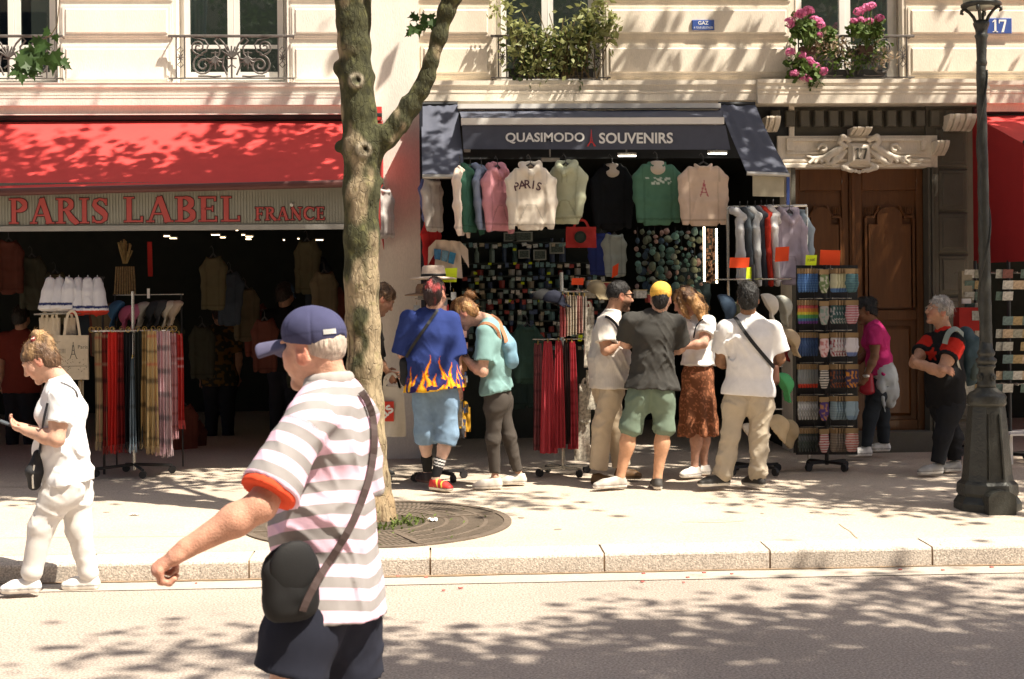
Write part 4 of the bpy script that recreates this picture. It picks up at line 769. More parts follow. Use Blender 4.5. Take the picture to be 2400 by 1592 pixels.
def geranium(lab, heads, leaves, base, seed):
    p = empty('geranium', tuple(at(*base)), lab, 'plant', 'pink geraniums on the window railing'); g = np.random.default_rng(seed); b0 = at(*base)
    for u, v, r in heads:
        c = at(u, v, yw - .06); b = MB()
        for k in range(34):                                       # five-petalled florets packed into a ball
            d = unit(g.normal(size=3) + (0, -.5, .2)); q = c + d * r * g.uniform(.65, 1) * np.array([1.15, .9, .8]); x = unit(np.cross(d, (0, 0, 1.0) + g.normal(size=3) * .2)); y = np.cross(d, x); s = r * .42; V = [q + d * .004] + [q + s * (math.cos(a) * x + math.sin(a) * y) * (1 if i % 2 else .62) + d * .006 for i, a in enumerate(np.linspace(0, 2 * math.pi, 10, endpoint=False))]; b.add(V, [(0, i + 1, (i + 1) % 10 + 1) for i in range(10)])
        b.obj('flower_head', m_pink, p); MB().tube([c, (c + b0) / 2 + (0, -.05, .03), b0], .005, 4).obj('stem', m_ger, p)
    b = MB()
    for u, v, r in leaves:
        c = at(u, v, yw - .02)
        for k in range(26):
            q = c + g.normal(size=3) * r * .55; n = unit(g.normal(size=3) + (0, -1, .6)); x = unit(np.cross(n, g.normal(size=3))); y = np.cross(n, x); s = g.uniform(.025, .045); V = [q] + [q + s * (math.cos(a) * x + math.sin(a) * y) + n * .01 * math.sin(a * 5) for a in np.linspace(0, 2 * math.pi, 8, endpoint=False)]; b.add(V, [(0, i + 1, (i + 1) % 8 + 1) for i in range(8)])
    b.obj('foliage', m_ger, p); MB().box(tuple(b0 + (-.07, -.0, -.03)), tuple(b0 + (.07, .10, .05))).obj('pot', mat('terracotta', (.10, .06, .045), .9, .2, 8), p)
geranium('pink geranium with tall flower heads at the railing\'s left end', [(1878, 32, .055), (1893, 24, .05), (1852, 50, .045), (1853, 58, .04), (1908, 48, .05), (1923, 58, .045), (1870, 36, .04), (1898, 28, .04), (1918, 50, .04), (1920, 82, .03)], [(1880, 62, .10), (1890, 80, .11), (1905, 74, .09), (1868, 70, .06), (1945, 82, .05)], (1895, 120, yw - .02), 3)
geranium('pink geranium hanging low over the railing\'s left corner', [(1853, 122, .045), (1878, 130, .045), (1898, 142, .04), (1912, 158, .05), (1926, 168, .045), (1862, 172, .045), (1885, 182, .045), (1895, 186, .035), (1902, 150, .035), (1930, 165, .035)], [(1865, 150, .09), (1885, 160, .10), (1905, 172, .10), (1900, 185, .08), (1855, 185, .06)], (1900, 178, yw - .02), 4)
geranium('pink geranium in front of the right casement of the flower window', [(2012, 28, .045), (2032, 18, .045), (2042, 14, .04), (2022, 22, .04), (2000, 50, .035), (2018, 48, .04), (2036, 50, .04), (2060, 44, .045), (2064, 46, .035), (2015, 44, .03)], [(2020, 70, .10), (2045, 75, .09), (2000, 68, .06), (2055, 62, .05)], (2030, 118, yw - .02), 5)
pf = empty('flower_box', tuple(at(1990, 185, yw)), 'dried cream flowers and leaves behind the flower window railing', 'plant')
leafmass('dry_foliage', pf, [(1930, 100, yw, .09), (1960, 105, yw, .10), (1910, 110, yw, .08), (1985, 120, yw, .06), (1988, 150, yw, .05), (2070, 130, yw, .10), (2060, 90, yw, .06)], 380, (.03, .06), mat('dry_flower', (.50, .40, .28), .8, .3, 20, trans=.3), 8); leafmass('leaves', pf, [(1950, 140, yw + .04, .14), (2010, 140, yw + .04, .15), (2050, 110, yw + .04, .12), (1935, 105, yw + .04, .1)], 420, (.04, .08), m_ger, 9)
MB().box((FX(1925, yw), FY - .10, FZ(187)), (FX(2085, yw), FY - .01, FZ(168))).obj('planter', mat('planter', (.05, .05, .05), .7), pf)

# ================================================================== lamp post
LY = 10.42; m_lp = mat('lamp_iron', (.045, .046, .040), .42, .25, 12, .25, 60, metal=.35); lb = gs(2322, 1196); lx = lb[0]; LZ = lambda v: at(2320, v, LY)[2]; sc = 1 / 313.0
lp = empty('lamp_post', (lx, LY, side_z(LY)), 'tall dark cast iron street lamp post with ornate octagonal base', 'street lamp')
def lz(prof, n, nm, sm=True): return MB().lathe([(r * sc, LZ(v)) for r, v in prof], (lx, LY, 0), n).obj(nm, m_lp, lp, sm)
MB().lathe([(76 * sc, side_z(LY) - .03), (76 * sc, LZ(1176)), (70 * sc, LZ(1166)), (66 * sc, LZ(1160)), (70 * sc, LZ(1152)), (68 * sc, LZ(1132)), (60 * sc, LZ(1125))], (lx, LY, 0), 8).obj('plinth', m_lp, lp)
MB().lathe([(59 * sc, LZ(1126)), (56 * sc, LZ(1110)), (50 * sc, LZ(1040)), (43 * sc, LZ(965)), (41 * sc, LZ(950))], (lx, LY, 0), 8).obj('base_shaft', m_lp, lp)
lz([(42, 951), (46, 944), (44, 938), (46, 930), (40, 921), (28, 914), (23, 908)], 16, 'bell'); lz([(22, 909), (21, 900), (19, 880), (17, 865), (20, 862), (22, 858), (19, 854)], 16, 'neck'); lz([(19, 855), (24, 848), (24, 842), (17, 836), (20, 831), (21, 826), (16, 818), (14.5, 800)], 16, 'collar')
for k in range(4):
    a = -math.pi / 2 + .45 + k * math.pi / 2; c = np.array([lx + 21 * sc * math.cos(a), LY + 21 * sc * math.sin(a), LZ(884)]); MB().lathe([(.022, 0), (.024, .004), (.018, .008), (.010, .007), (.010, .013), (.002, .016)], (0, 0, 0), 10)
    b = MB(); b.lathe([(.026, 0), (.028, .006), (.020, .010), (.012, .008), (.012, .015), (.003, .018)], (0, 0, 0), 10); R_ = np.array([[-math.sin(a), 0, math.cos(a)], [math.cos(a), 0, math.sin(a)], [0, 1, 0]]); b.V = [tuple(c + R_ @ np.array(v)) for v in b.V]; b.obj('rosette', m_lp, lp)
S = Sdf(.011); S.cone((lx, LY, LZ(802)), (lx - .005, LY, LZ(150)), 14.5 * sc, 11 * sc, .01)
S.noise(.003, .06, 4)
V, F = S.mesh(); V[:, 0] -= (V[:, 2] - LZ(802)) * .006; mesh('shaft', V, F, m_lp, lp, True)
sp_ = MB(); hel = []                                              # ivy relief winding up the shaft
for t in np.linspace(0, 1, 60): a = 1.2 + t * 11; z = LZ(790) + (LZ(165) - LZ(790)) * t; r = (15.5 - 3.5 * t) * sc; hel.append((lx - (z - LZ(802)) * .006 + r * math.cos(a), LY + r * math.sin(a), z))
sp_.tube(hel, .008, 5); sp_.obj('ivy_relief', m_lp, lp, True)
lx2 = lx - (LZ(150) - LZ(802)) * .006
def lz2(prof, n, nm): return MB().lathe([(r * sc, LZ(v)) for r, v in prof], (lx2, LY, 0), n).obj(nm, m_lp, lp, True)
lz2([(11, 155), (13, 148), (11, 140), (12, 110), (13, 92), (16, 84), (13, 80), (14, 70), (18, 60), (19, 54), (15, 51), (12, 48)], 14, 'capital')
for k in range(4):
    a = math.pi / 4 + k * math.pi / 2 + .25; c, s = math.cos(a), math.sin(a); MB().tube([(lx2 + r * sc * c, LY + r * sc * s, LZ(v)) for r, v in ((12, 52), (17, 40), (26, 28), (38, 18), (44, 22), (45, 28), (40, 30))], [.014, .013, .012, .012, .014, .012, .008], 7).obj('bracket', m_lp, lp, True)
MB().lathe([(44 * sc, LZ(18)), (46 * sc, LZ(14)), (46 * sc, LZ(10)), (43 * sc, LZ(8)), (40 * sc, LZ(12))], (lx2, LY, 0), 24).obj('lantern_ring', m_lp, lp, True)
MB().lathe([(4 * sc, LZ(22)), (30 * sc, LZ(20)), (40 * sc, LZ(9)), (46 * sc, LZ(-60)), (50 * sc, LZ(-110))], (lx2, LY, 0), 24).obj('lantern_glass', mat('frosted_glass', (.62, .62, .52), .25, .06, 4, trans=.4), lp, True)
MB().lathe([(52 * sc, LZ(-110)), (54 * sc, LZ(-116)), (40 * sc, LZ(-140)), (14 * sc, LZ(-165)), (6 * sc, LZ(-190))], (lx2, LY, 0), 24).obj('lantern_cap', m_lp, lp, True)
# arched buttress and recessed panel of the base, facing the road
b = MB(); wq = .066; yq = LY - .30; P0 = []
V0 = [(lx - .10 + .2 * i / 10, yq, 0) for i in range(11)]
arch = [(lx - .005 + wq * 1.55 * math.cos(t), LZ(1158) + .06 * math.sin(t)) for t in np.linspace(math.pi, 0, 11)]
b.slab([(x, yq, z) for x, z in arch] + [(lx - .005 + wq * 1.55, yq, side_z(yq) - .02), (lx - .005 - wq * 1.55, yq, side_z(yq) - .02)], (0, .2, 0)); b.obj('buttress', m_lp, lp)
b = MB()
for dx0, dx1 in ((-.058, -.050), (.050, .058)): b.slab([(lx + dx0 * .72, LY - 46 * sc * .97, LZ(968)), (lx + dx1 * .72, LY - 46 * sc * .97, LZ(968)), (lx + dx1, LY - 59 * sc * .97, LZ(1118)), (lx + dx0, LY - 59 * sc * .97, LZ(1118))], (0, .03, 0))
b.obj('panel_beading', m_lp, lp)
# ================================================================== people
m_skin = mat('skin', (1, 1, 1), .55, .12, 38, .22, 170, attr=True, spec=.35, sss=.08)
m_cloth = mat('cloth', (1, 1, 1), .92, .05, 18, .12, 420, attr=True, spec=.15)
m_hair = mat('hair', (1, 1, 1), .5, .35, 55, .7, 90, attr=True, spec=.4, stretch=(1, 1, .25))
m_shoe = mat('shoe', (1, 1, 1), .6, .08, 30, .1, 200, attr=True)
m_leather = mat('bag_leather', (1, 1, 1), .75, .12, 25, .08, 300, attr=True)
m_black = mat('black_cord', (.012, .012, .013), .6, .1); m_glassdark = mat('dark_lens', (.01, .01, .012), .15, .0)
def fdir(th, pitch=0):
    t = math.radians(th); p = math.radians(pitch); return np.array([math.sin(t) * math.cos(p), math.cos(t) * math.cos(p), -math.sin(p)])
class Person:
    def __init__(s, label, Y, J, yaw, head, skin, size=1.0, group=None, h=1.0, gz=None, hk=1.0):
        s.Y = Y; s.h = h; s.k = size; s.J = {k: (np.array(v, float) if len(v) == 3 and k.startswith('_') else at(v[0], v[1], Y + (v[2] if len(v) > 2 else 0))) for k, v in J.items()}
        s.f = fdir(yaw); s.sd = np.array([s.f[1], -s.f[0], 0]); J = s.J; s.skin = np.array(skin); s.gz = side_z(Y) if gz is None else gz
        s.root = empty('person', (J['pe'][0], J['pe'][1], s.gz), label, 'person', group); hy, hp, hr = head
        s.hf = fdir(hy, hp); t = math.radians(hy); s0 = np.array([math.cos(t), -math.sin(t), 0]); up = np.cross(s0, s.hf); r = math.radians(hr); s.hs = s0 * math.cos(r) + up * math.sin(r); s.hu = up * math.cos(r) - s0 * math.sin(r)
        s.hk = hk; s.c = J['hd']; s.fr = [s.hs, s.hf, s.hu]; s.parts = []; s.colf = []
        for q in ('a', 'b'):
            sg = s.hipsign(q); s.J['h' + q] = J['pe'] + s.sd * sg * .088 * size + np.array([0, 0, -.03])
    def hipsign(s, q): d = (s.J['k' + q] - s.J['pe']) @ s.sd; o = (s.J['k' + ('b' if q == 'a' else 'a')] - s.J['pe']) @ s.sd; return 1 if d > o else -1
    def H(s, x, y, z): return s.c + s.k * s.hk * (s.hs * x + s.hf * y + s.hu * z)
    def head(s, h=.0065, beard=None, gaunt=0, brow=(.05, .035, .02), lips=None):
        S = Sdf(h * s.h); k = s.k * s.hk; R = lambda *r: np.array(r) * k; fr = s.fr
        S.ell(s.H(0, -.012, .035), R(.076, .097, .094), fr, .03); S.ell(s.H(0, .02, -.01), R(.068, .080, .085), fr, .03)
        S.cone(s.H(0, .035, -.045), s.H(0, .068, -.098), .052 * k, .027 * k, .03, s.hs, 1.05, 1.1); S.ell(s.H(0, .082, -.108), R(.022, .018, .016), fr, .02)
        for q in (-1, 1):
            S.ell(s.H(q * .040, .064, -.026), R(.026, .026, .03), fr, .03); S.ell(s.H(q * .031, .094, .016), R(.017, .014, .010), fr, .012, True); S.ell(s.H(q * .031, .082, .014), R(.0125, .0125, .0125), fr, .006); S.ell(s.H(q * .033, .086, .036), R(.026, .012, .007), fr, .014)
            S.ell(s.H(q * .079, -.012, -.004), R(.010, .022, .034), fr, .010); S.ell(s.H(q * .087, -.010, .002), R(.007, .012, .018), fr, .006, True); S.ell(s.H(q * .078, -.004, -.034), R(.008, .010, .010), fr, .01)
            S.ell(s.H(q * .011, .106, -.030), R(.011, .011, .009), fr, .010)
        S.cone(s.H(0, .090, .024), s.H(0, .120, -.026), .009 * k, .0125 * k, .014); S.ell(s.H(0, .094, -.056), R(.024, .012, .007), fr, .008); S.ell(s.H(0, .092, -.068), R(.021, .012, .008), fr, .008); S.ell(s.H(0, .109, -.062), R(.022, .006, .0022), fr, .004, True)
        nk = s.J['nk']; S.cone(s.H(0, -.025, -.04), nk - s.f * .005, .054 * k, .060 * k, .035); S.cone(s.H(0, .015, -.085), nk + s.f * .02, .036 * k, .045 * k, .03)
        if gaunt: S.noise(.0022, .022, 2)
        V, F = S.mesh(); L = (V - s.c) @ np.array(fr).T / k; c = np.tile(s.skin, (len(V), 1)); c = c * (1 + .10 * vnoise(V * 45)[:, None])
        red = np.exp(-((np.abs(L[:, 0]) - .04) ** 2 + (L[:, 1] - .08) ** 2 + (L[:, 2] + .025) ** 2) / .0009); c = c * (1 - .25 * red[:, None] * np.array([0, 1, 1]))
        ear = np.clip((np.abs(L[:, 0]) - .072) / .012, 0, 1)[:, None]; c = c * (1 - .30 * ear * np.array([.1, 1, 1.1])) 
        def blob(x, y, z, rx, ry, rz, col, w=1):
            nonlocal c; d = ((np.abs(L[:, 0]) - x) / rx) ** 2 + ((L[:, 1] - y) / ry) ** 2 + ((L[:, 2] - z) / rz) ** 2; m = np.clip(1.4 - d, 0, 1)[:, None] * w; c = c * (1 - m) + np.array(col) * m
        blob(0, .1, -.062, .024, .025, .011, s.skin * np.array([.85, .55, .55]) if lips is None else lips); blob(.032, .1, .040, .020, .03, .006, brow, .8); blob(.031, .096, .014, .013, .02, .006, (.6, .55, .5), .8); blob(.031, .1, .014, .006, .02, .0065, (.03, .02, .015))
        if beard is not None:
            m = np.clip((-.028 - L[:, 2]) / .02, 0, 1) * np.clip((L[:, 1] + .01) / .03, 0, 1) * np.clip((L[:, 2] + .16) / .03, 0, 1); m = (m * .75 * (1 + .3 * vnoise(V * 130)))[:, None]; m[((np.abs(L[:, 0]) < .02) & (np.abs(L[:, 2] + .062) < .009))] = 0; c = c * (1 - m) + np.array(beard) * m
        s.add(V, F, c); return s
    def add(s, V, F, c): s.parts.append((V, F)); s.colf.append(c)
    def arm(s, q, fat=1.0, curl=.9, palm=None, h=.0068, spread=0.0, thumb=1, skin=None, hand=1.0):
        J = s.J; k = s.k; S = Sdf(h * s.h); A, B, Cc, D = J['s' + q], J['e' + q], J['w' + q], J['f' + q]; d1 = unit(B - A); d2 = unit(Cc - B)
        S.cone(A, B, .050 * k * fat, .038 * k * fat, .03); S.ell(A + (B - A) * .5 , np.array([.046, .046, .07]) * k * fat, k=.04); S.cone(B, B + (Cc - B) * .35, .040 * k * fat, .041 * k * fat, .02); S.cone(B + (Cc - B) * .35, Cc, .041 * k * fat, .0255 * k * fat, .02)
        d = unit(D - Cc); n = np.array(palm if palm is not None else s.f, float); n = unit(n - d * (n @ d)); sd = unit(np.cross(d, n)); kk = k * hand
        kn = Cc + d * .088 * kk; S.cone(Cc, Cc + d * .03 * kk, .0235 * k, .020 * kk, .012, sd, 1.15, 1.5); S.cone(Cc + d * .02 * kk, kn, .0165 * kk, .0145 * kk, .012, sd, 1.9, 2.5)
        for i, (o, l) in enumerate(((-.033, .058), (-.0115, .074), (.0105, .070), (.031, .060))):
            p = kn + sd * o * kk - d * (.004 + .006 * (i in (0, 3))) * kk; a = .12 * curl; dd = unit(d + sd * (o * spread * 6)); r = .0092 * kk
            for sgm in range(3):
                a += curl * (.30, .42, .36)[sgm]; e = dd * math.cos(a) + n * math.sin(a); p2 = p + e * l * kk * (.46, .32, .26)[sgm]; S.cone(p, p2, r, r * .92, .004 if sgm else .006); p = p2; r *= .93
        t0 = Cc + d * .022 * kk + sd * thumb * .022 * kk; e1 = unit(d * .62 + sd * thumb * .62 + n * .35 * min(1.2, curl)); t1 = t0 + e1 * .042 * kk; e2 = unit(d * .9 - sd * thumb * .1 * curl + n * .55 * curl); S.cone(t0, t1, .0125 * kk, .0115 * kk, .012); S.cone(t1, t1 + e2 * .034 * kk, .011 * kk, .0085 * kk, .005)
        V, F = S.mesh(); c = np.tile(s.skin if skin is None else np.array(skin), (len(V), 1)); c = c * (1 + .09 * vnoise(V * 55)[:, None]) * (1 + .06 * vnoise(V * 14 + 7)[:, None]); w = np.clip(((V - Cc) @ d) / (.09 * kk), 0, 1)[:, None]; c = c * (1 - .13 * w * np.array([.3, 1, 1])); s.add(V, F, c); return s
    def legs(s, h=.010, fat=1.0, skin=None, which='ab'):
        J = s.J; k = s.k
        for q in which:
            S = Sdf(h * s.h); hp, kn, an = J['h' + q], J['k' + q], J['n' + q]; S.cone(hp, kn, .082 * k * fat, .053 * k * fat, .03); d = an - kn; S.cone(kn, kn + d * .32, .050 * k * fat, .054 * k * fat, .03); S.cone(kn + d * .32, an, .053 * k * fat, .033 * k * fat, .03); S.ell(kn + d * .3 - s.f * .018, np.array([.046, .046, .10]) * k * fat, k=.03); S.cone(an, an + np.array([0, 0, -.05]), .034 * k, .036 * k, .02)
            V, F = S.mesh(); c = np.tile(s.skin if skin is None else np.array(skin), (len(V), 1)) * (1 + .08 * vnoise(V * 30)[:, None]); s.add(V, F, c)
        return s
    def torso(s):
        J = s.J; S = Sdf(.02); S.chain([J['pe'], J['wa'], J['ch'], J['nk']], [.085, .08, .085, .045], .04, s.sd, [1.25, 1.2, 1.3, 1.1]); S.chain([J['sa'], J['ch'] + (J['nk'] - J['ch']) * .5, J['sb']], [.04, .05, .04], .03); S.chain([J['ha'], J['pe'], J['hb']], [.06, .07, .06], .03); V, F = S.mesh(); s.add(V, F, np.tile(s.skin, (len(V), 1))); return s
    def body(s):
        s.torso(); V, F = join(s.parts); return mesh('body', V, F, m_skin, s.root, True, np.concatenate(s.colf))
    # ---- clothes
    def top(s, col, name='shirt', sleeve=.9, loose=1.0, hem=.10, h=.0095, wrinkle=.006, wscale=.10, sl_r=None, boxy=1.0, collar=None, fn=None, belly=0.0, hemdir=None, sleeves='ab', flare=1.0, m=None, attrs=None, seed=1.0, width=1.0, bust=0.0, hemf=1.0):
        J = s.J; k = s.k * loose; S = Sdf(h * s.h); pe, wa, ch, nk = J['pe'], J['wa'], J['ch'], J['nk']; dn = unit(pe - wa) if hemdir is None else unit(hemdir); hm = pe + dn * hem * s.k; tp = ch + (nk - ch) * .62
        S.chain([hm, pe, wa, ch, tp, nk + (tp - nk) * .15], [.130 * k * boxy * hemf, .128 * k * boxy * (hemf + 1) / 2, (.112 + belly) * k * boxy, .112 * k, .080 * k, .058 * s.k], .05, s.sd, [1.38 * width, 1.38 * width, 1.32 * width, 1.36 * width, 1.5, 1.15], f0=True)
        if belly: S.ell(wa + s.f * .05 - np.array([0, 0, .02]), np.array([.13, .13, .15]) * k, k=.06)
        S.cut(hm, dn, pe - .27, pe + .27)
        if bust:
            for q in (-1, 1): S.ell(ch + s.f * .085 * s.k + s.sd * q * .065 * s.k - np.array([0, 0, .03]), np.array([.062, .062, .066]) * bust * s.k, k=.04)
        S.chain([J['sa'] * .92 + tp * .08, tp, J['sb'] * .92 + tp * .08], [.056 * s.k, .072 * s.k, .056 * s.k], .05)
        for q in sleeves:
            A, B = J['s' + q], J['e' + q]; e = A + (B - A) * sleeve; r = (sl_r or .066) * s.k; r0 = .064 * s.k * loose ** .5
            if sleeve <= 1: S.cone(A, e, r0, r * flare, .045, f1=True)
            else: W_ = J['w' + q]; S.cone(A, B, r0, r * .95, .04); S.cone(B, B + (W_ - B) * (sleeve - 1), r * .95, r * .72, .03, f1=True)
        if wrinkle: S.folds(wrinkle * 1.5, wscale, seed, .55).folds(wrinkle * 1.1, wscale * .8, seed + 3, -.7).noise(wrinkle * .35, wscale * 1.6, seed)
        if fn: S.fn(fn)
        V, F = S.mesh(); c = col(V) if callable(col) else np.tile(np.array(col), (len(V), 1)); c = c * (1 + .03 * vnoise(V * 25)[:, None]); o = mesh(name, V, F, m or m_cloth, s.root, True, c, attrs=attrs(V) if attrs else None)
        if collar is not None:
            S = Sdf(.008 * s.h); up = unit(s.H(0, 0, -.06) - nk); sd = s.sd
            for t in np.linspace(0, 2 * math.pi, 15)[:-1]:
                p = nk + (s.sd * math.cos(t) * 1.05 + s.f * math.sin(t)) * .064 * s.k + up * (.012 - .012 * math.sin(t)); S.ell(p, np.array([.017, .017, .024]) * s.k, k=.02)
            V, F = S.mesh(); mesh('collar', V, F, m_cloth, o, True, np.tile(np.array(collar), (len(V), 1)))
        return o
    def trousers(s, col, name='trousers', end=1.0, r=(.098, .078, .062), h=.0105, wrinkle=.008, wscale=.11, waist=.05, which='ab', bump=True, hipw=1.4, seat=.03, seed=5.0, hipr=.114, break_=.0):
        J = s.J; k = s.k; S = Sdf(h * s.h); pe, wa = J['pe'], J['wa']; S.chain([pe + (wa - pe) * waist * 8, pe], [.100 * k, hipr * k * .88], .04, s.sd, [1.34, hipw], f0=True)
        for q in which:
            hp, kn, an = J['h' + q], J['k' + q], J['n' + q]; S.cone(pe + (hp - pe) * .6, hp + (kn - hp) * .3, .086 * k, r[0] * k, .05)
            if end <= 1: S.cone(hp, hp + (kn - hp) * end, r[0] * k, r[1] * k, .045, f1=True)
            else:
                e = kn + (an - kn) * (end - 1); S.cone(hp, kn, r[0] * k, r[1] * k, .045); S.cone(kn, e, r[1] * k, r[2] * k, .03, f1=True)
                if break_: S.cone(e - (an - kn) * .05, e - (an - kn) * .02, r[2] * k * (1 + break_), r[2] * k * (1 + break_), .012)
            S.ell(hp - s.f * seat * .75 + np.array([0, 0, -.045]), np.array([.076, .076, .085]) * k, k=.05)
        S.folds(wrinkle * 1.35, wscale, seed, 1.05, .45).folds(wrinkle * 1.0, wscale * .8, seed + 2, -.9, .4).noise(wrinkle * .3, wscale * 1.8, seed); V, F = S.mesh(); c = col(V) if callable(col) else np.tile(np.array(col), (len(V), 1)); c = c * (1 + .04 * vnoise(V * 22)[:, None]); return mesh(name, V, F, m_cloth, s.root, True, c)
    def shoe(s, q, up, sole, name='shoe', L=1.0, tall=.0, h=.006, stripe=None):
        J = s.J; an, toe = J['n' + q], J['t' + q]; k = s.k; fd = np.array([toe[0] - an[0], toe[1] - an[1], 0]); fd = unit(fd); heel = an - fd * .055 * k; heel[2] = toe[2] if an[2] - toe[2] < .17 else an[2] - .10; fwd = unit(toe - heel); sd = unit(np.cross(fwd, (0, 0, 1))); u = np.cross(sd, fwd); Lf = np.linalg.norm(toe - heel)
        Lf = min(max(Lf, .22 * k), .30 * k); toe = heel + fwd * Lf; S = Sdf(h * s.h); b = lambda x, z, y=0: heel + fwd * Lf * x + u * z + sd * y
        S.chain([b(.10, .034), b(.38, .034), b(.70, .030), b(.90, .024)], [.034 * k, .034 * k, .038 * k, .030 * k], .03, sd, [1.0, 1.05, 1.15, 1.25]); S.cone(b(.14, .035), b(.17, .085 + tall), .034 * k, .037 * k, .025, f1=True); S.cone(b(.26, .065), b(.62, .045), .032 * k, .028 * k, .03)
        S.chain([b(.06, .010), b(.40, .010), b(.72, .010), b(.92, .012)], [.014, .014, .014, .013], .006, sd, [2.6 * k, 2.5 * k, 3.1 * k, 2.6 * k]); S.cut(heel, -u); V, F = S.mesh(); z = (V - heel) @ u; x = (V - heel) @ fwd / Lf; c = np.tile(np.array(up), (len(V), 1)); c[z < .024] = sole; c[(z > .022) & (z < .029)] *= .45
        if stripe is not None: m = (z > .03) & (np.abs(((x * 14 + z * 30) % 3.2) - 1.6) < .45) & (x > .3) & (x < .75); c[m] = stripe
        lace = (z > .052) & (x > .34) & (x < .66) & (np.abs((V - heel) @ sd) < .016) & ((x * 30) % 1 < .5); c[lace] = np.clip(np.array(up) * 1.3 + .05, 0, .85); return mesh(name, V, F, m_shoe, s.root, True, c * (1 + .05 * vnoise(V * 40)[:, None]))
    def sock(s, q, t0, col, fn=None):
        J = s.J; an, kn = J['n' + q], J['k' + q]; S = Sdf(.007 * s.h); S.cone(an + (kn - an) * t0, an, (.034 + .03 * t0) * s.k + .004, .038 * s.k, .01, f0=True); V, F = S.mesh(); t = ((V - an) @ unit(kn - an)); mesh('sock', V, F, m_cloth, s.root, True, fn(t) if fn else np.tile(np.array(col), (len(V), 1)))
    def hair(s, col, style='short', h=.0075, col2=None, amp=.006, seed=1, vol=1.0, front=.66, low=-.02, extra=None, sc=.035, nst=420):
        S = Sdf(h * s.h); k = s.k * s.hk; R = lambda *r: np.array(r) * k * vol; S.ell(s.H(0, -.014, .040), R(.086, .108, .104), s.fr, .03)
        if style in ('nape', 'shag', 'long', 'bun'): S.ell(s.H(0, -.058, -.025), R(.074, .060, .085), s.fr, .04)
        S.cut(s.H(0, 0, low) , -s.hu * .75 + s.hf * front); S.ell(s.H(0, .095, -.02), R(.066, .05, .075), s.fr, .02, True)
        if extra: extra(S, s)
        S.noise(amp, sc, seed, (1, 1, .5)).noise(amp * .6, sc * .42, seed + 4); V, F = S.mesh(); n = vnoise(V * np.array([70, 70, 22]))[:, None]; c = np.tile(np.array(col), (len(V), 1)) * (1 + .4 * n)
        if col2 is not None: w = np.clip(col2[1](V, s) if callable(col2[1]) else (vnoise(V * np.array([28, 28, 9]) + seed) * 2.2 - col2[1]), 0, 1)[:, None]; c = c * (1 - w) + np.array(col2[0]) * (1 + .3 * n) * w
        o = mesh('hair', V, F, m_hair, s.root, True, np.clip(c, .003, 1)); strands(s, V, F, np.clip(c, .003, 1), nst, o); return o
    def cap(s, col, brim=True, back=False, h=.006, tilt=.0, strip=None, seam=True, brimcol=None, low=.032, bz=.035, reach=.168, rise=0.0):
        S = Sdf(h * s.h); k = s.k * s.hk; S.ell(s.H(0, -.010, .046), np.array([.088, .110, .092]) * k, s.fr, .02); S.ell(s.H(0, .02, .07), np.array([.078, .078, .07]) * k, s.fr, .03); S.cut(s.H(0, 0, low), -s.hu * 1.0 + s.hf * tilt); S.ell(s.H(0, -.008, .139), np.array([.009, .009, .006]) * k, s.fr, .004)
        if seam: S.fn(lambda P: .0022 * np.exp(-((np.abs(((np.arctan2((P - s.c) @ s.hs, (P - s.c) @ s.hf + .01 * k) / (math.pi / 3)) + .5) % 1 - .5)) / .035) ** 2))
        if back: S.ell(s.H(0, -.118, bz), np.array([.030, .03, .024]) * k, s.fr, .006, True)
        S.noise(.0018, .05, 3); V, F = S.mesh(); L = (V - s.c) @ np.array(s.fr).T / k; c = np.tile(np.array(col), (len(V), 1)); band = np.abs(L[:, 2] - .052) < .004; c[band] *= .8; o = mesh('cap', V, F, m_cloth, s.root, True, c)
        if brim:
            bd = -1 if brim == 'back' else 1; S = Sdf(.005 * s.h)
            for x in np.linspace(-.062, .062, 19): S.cone(s.H(x, bd * (.07), low + .012 + rise * .3 - 6.0 * x * x), s.H(x * .9, bd * (reach - x * x * 9.5), low + rise - 10.0 * x * x), .0065 * k, .0055 * k, .014)
            V, F = S.mesh(); mesh('brim', V, F, m_cloth, o, True, np.tile(np.array(brimcol if brimcol is not None else col), (len(V), 1)))
        if strip: strip(o)
        return o
def strands(p, V, F, c, n, par):
    """loose fine hairs lying on and standing off the hair mass"""
    g = np.random.default_rng(len(V)); I = g.choice(len(F), n); a, b, d = V[F[I, 0]], V[F[I, 1]], V[F[I, 2]]; N = np.cross(b - a, d - a); N /= np.linalg.norm(N, axis=1)[:, None] + 1e-9; dn = -p.hu * .8 - p.hf * .45 + g.normal(size=(n, 3)) * .35; T = dn - N * (dn * N).sum(1)[:, None]; T /= np.linalg.norm(T, axis=1)[:, None] + 1e-9; W_ = np.cross(T, N) * .0013; L = g.uniform(.02, .065, n)[:, None]; P = []
    for t in (0, .35, .7, 1.0): q = a + T * L * t + N * (.002 + .011 * t * g.random((n, 1))); P += [q - W_ * (1.2 - t), q + W_ * (1.2 - t)]
    P = np.stack(P, 1).reshape(-1, 3); k = np.arange(n)[:, None] * 8; Fq = np.concatenate([k + np.array([[2 * j, 2 * j + 1, 2 * j + 3, 2 * j + 2]]) for j in range(3)]); mesh('loose_hair', P, Fq, m_hair, par, False, np.repeat(np.clip(c[F[I, 0]] * g.uniform(.8, 1.9, (n, 1)), .004, .8), 8, axis=0))
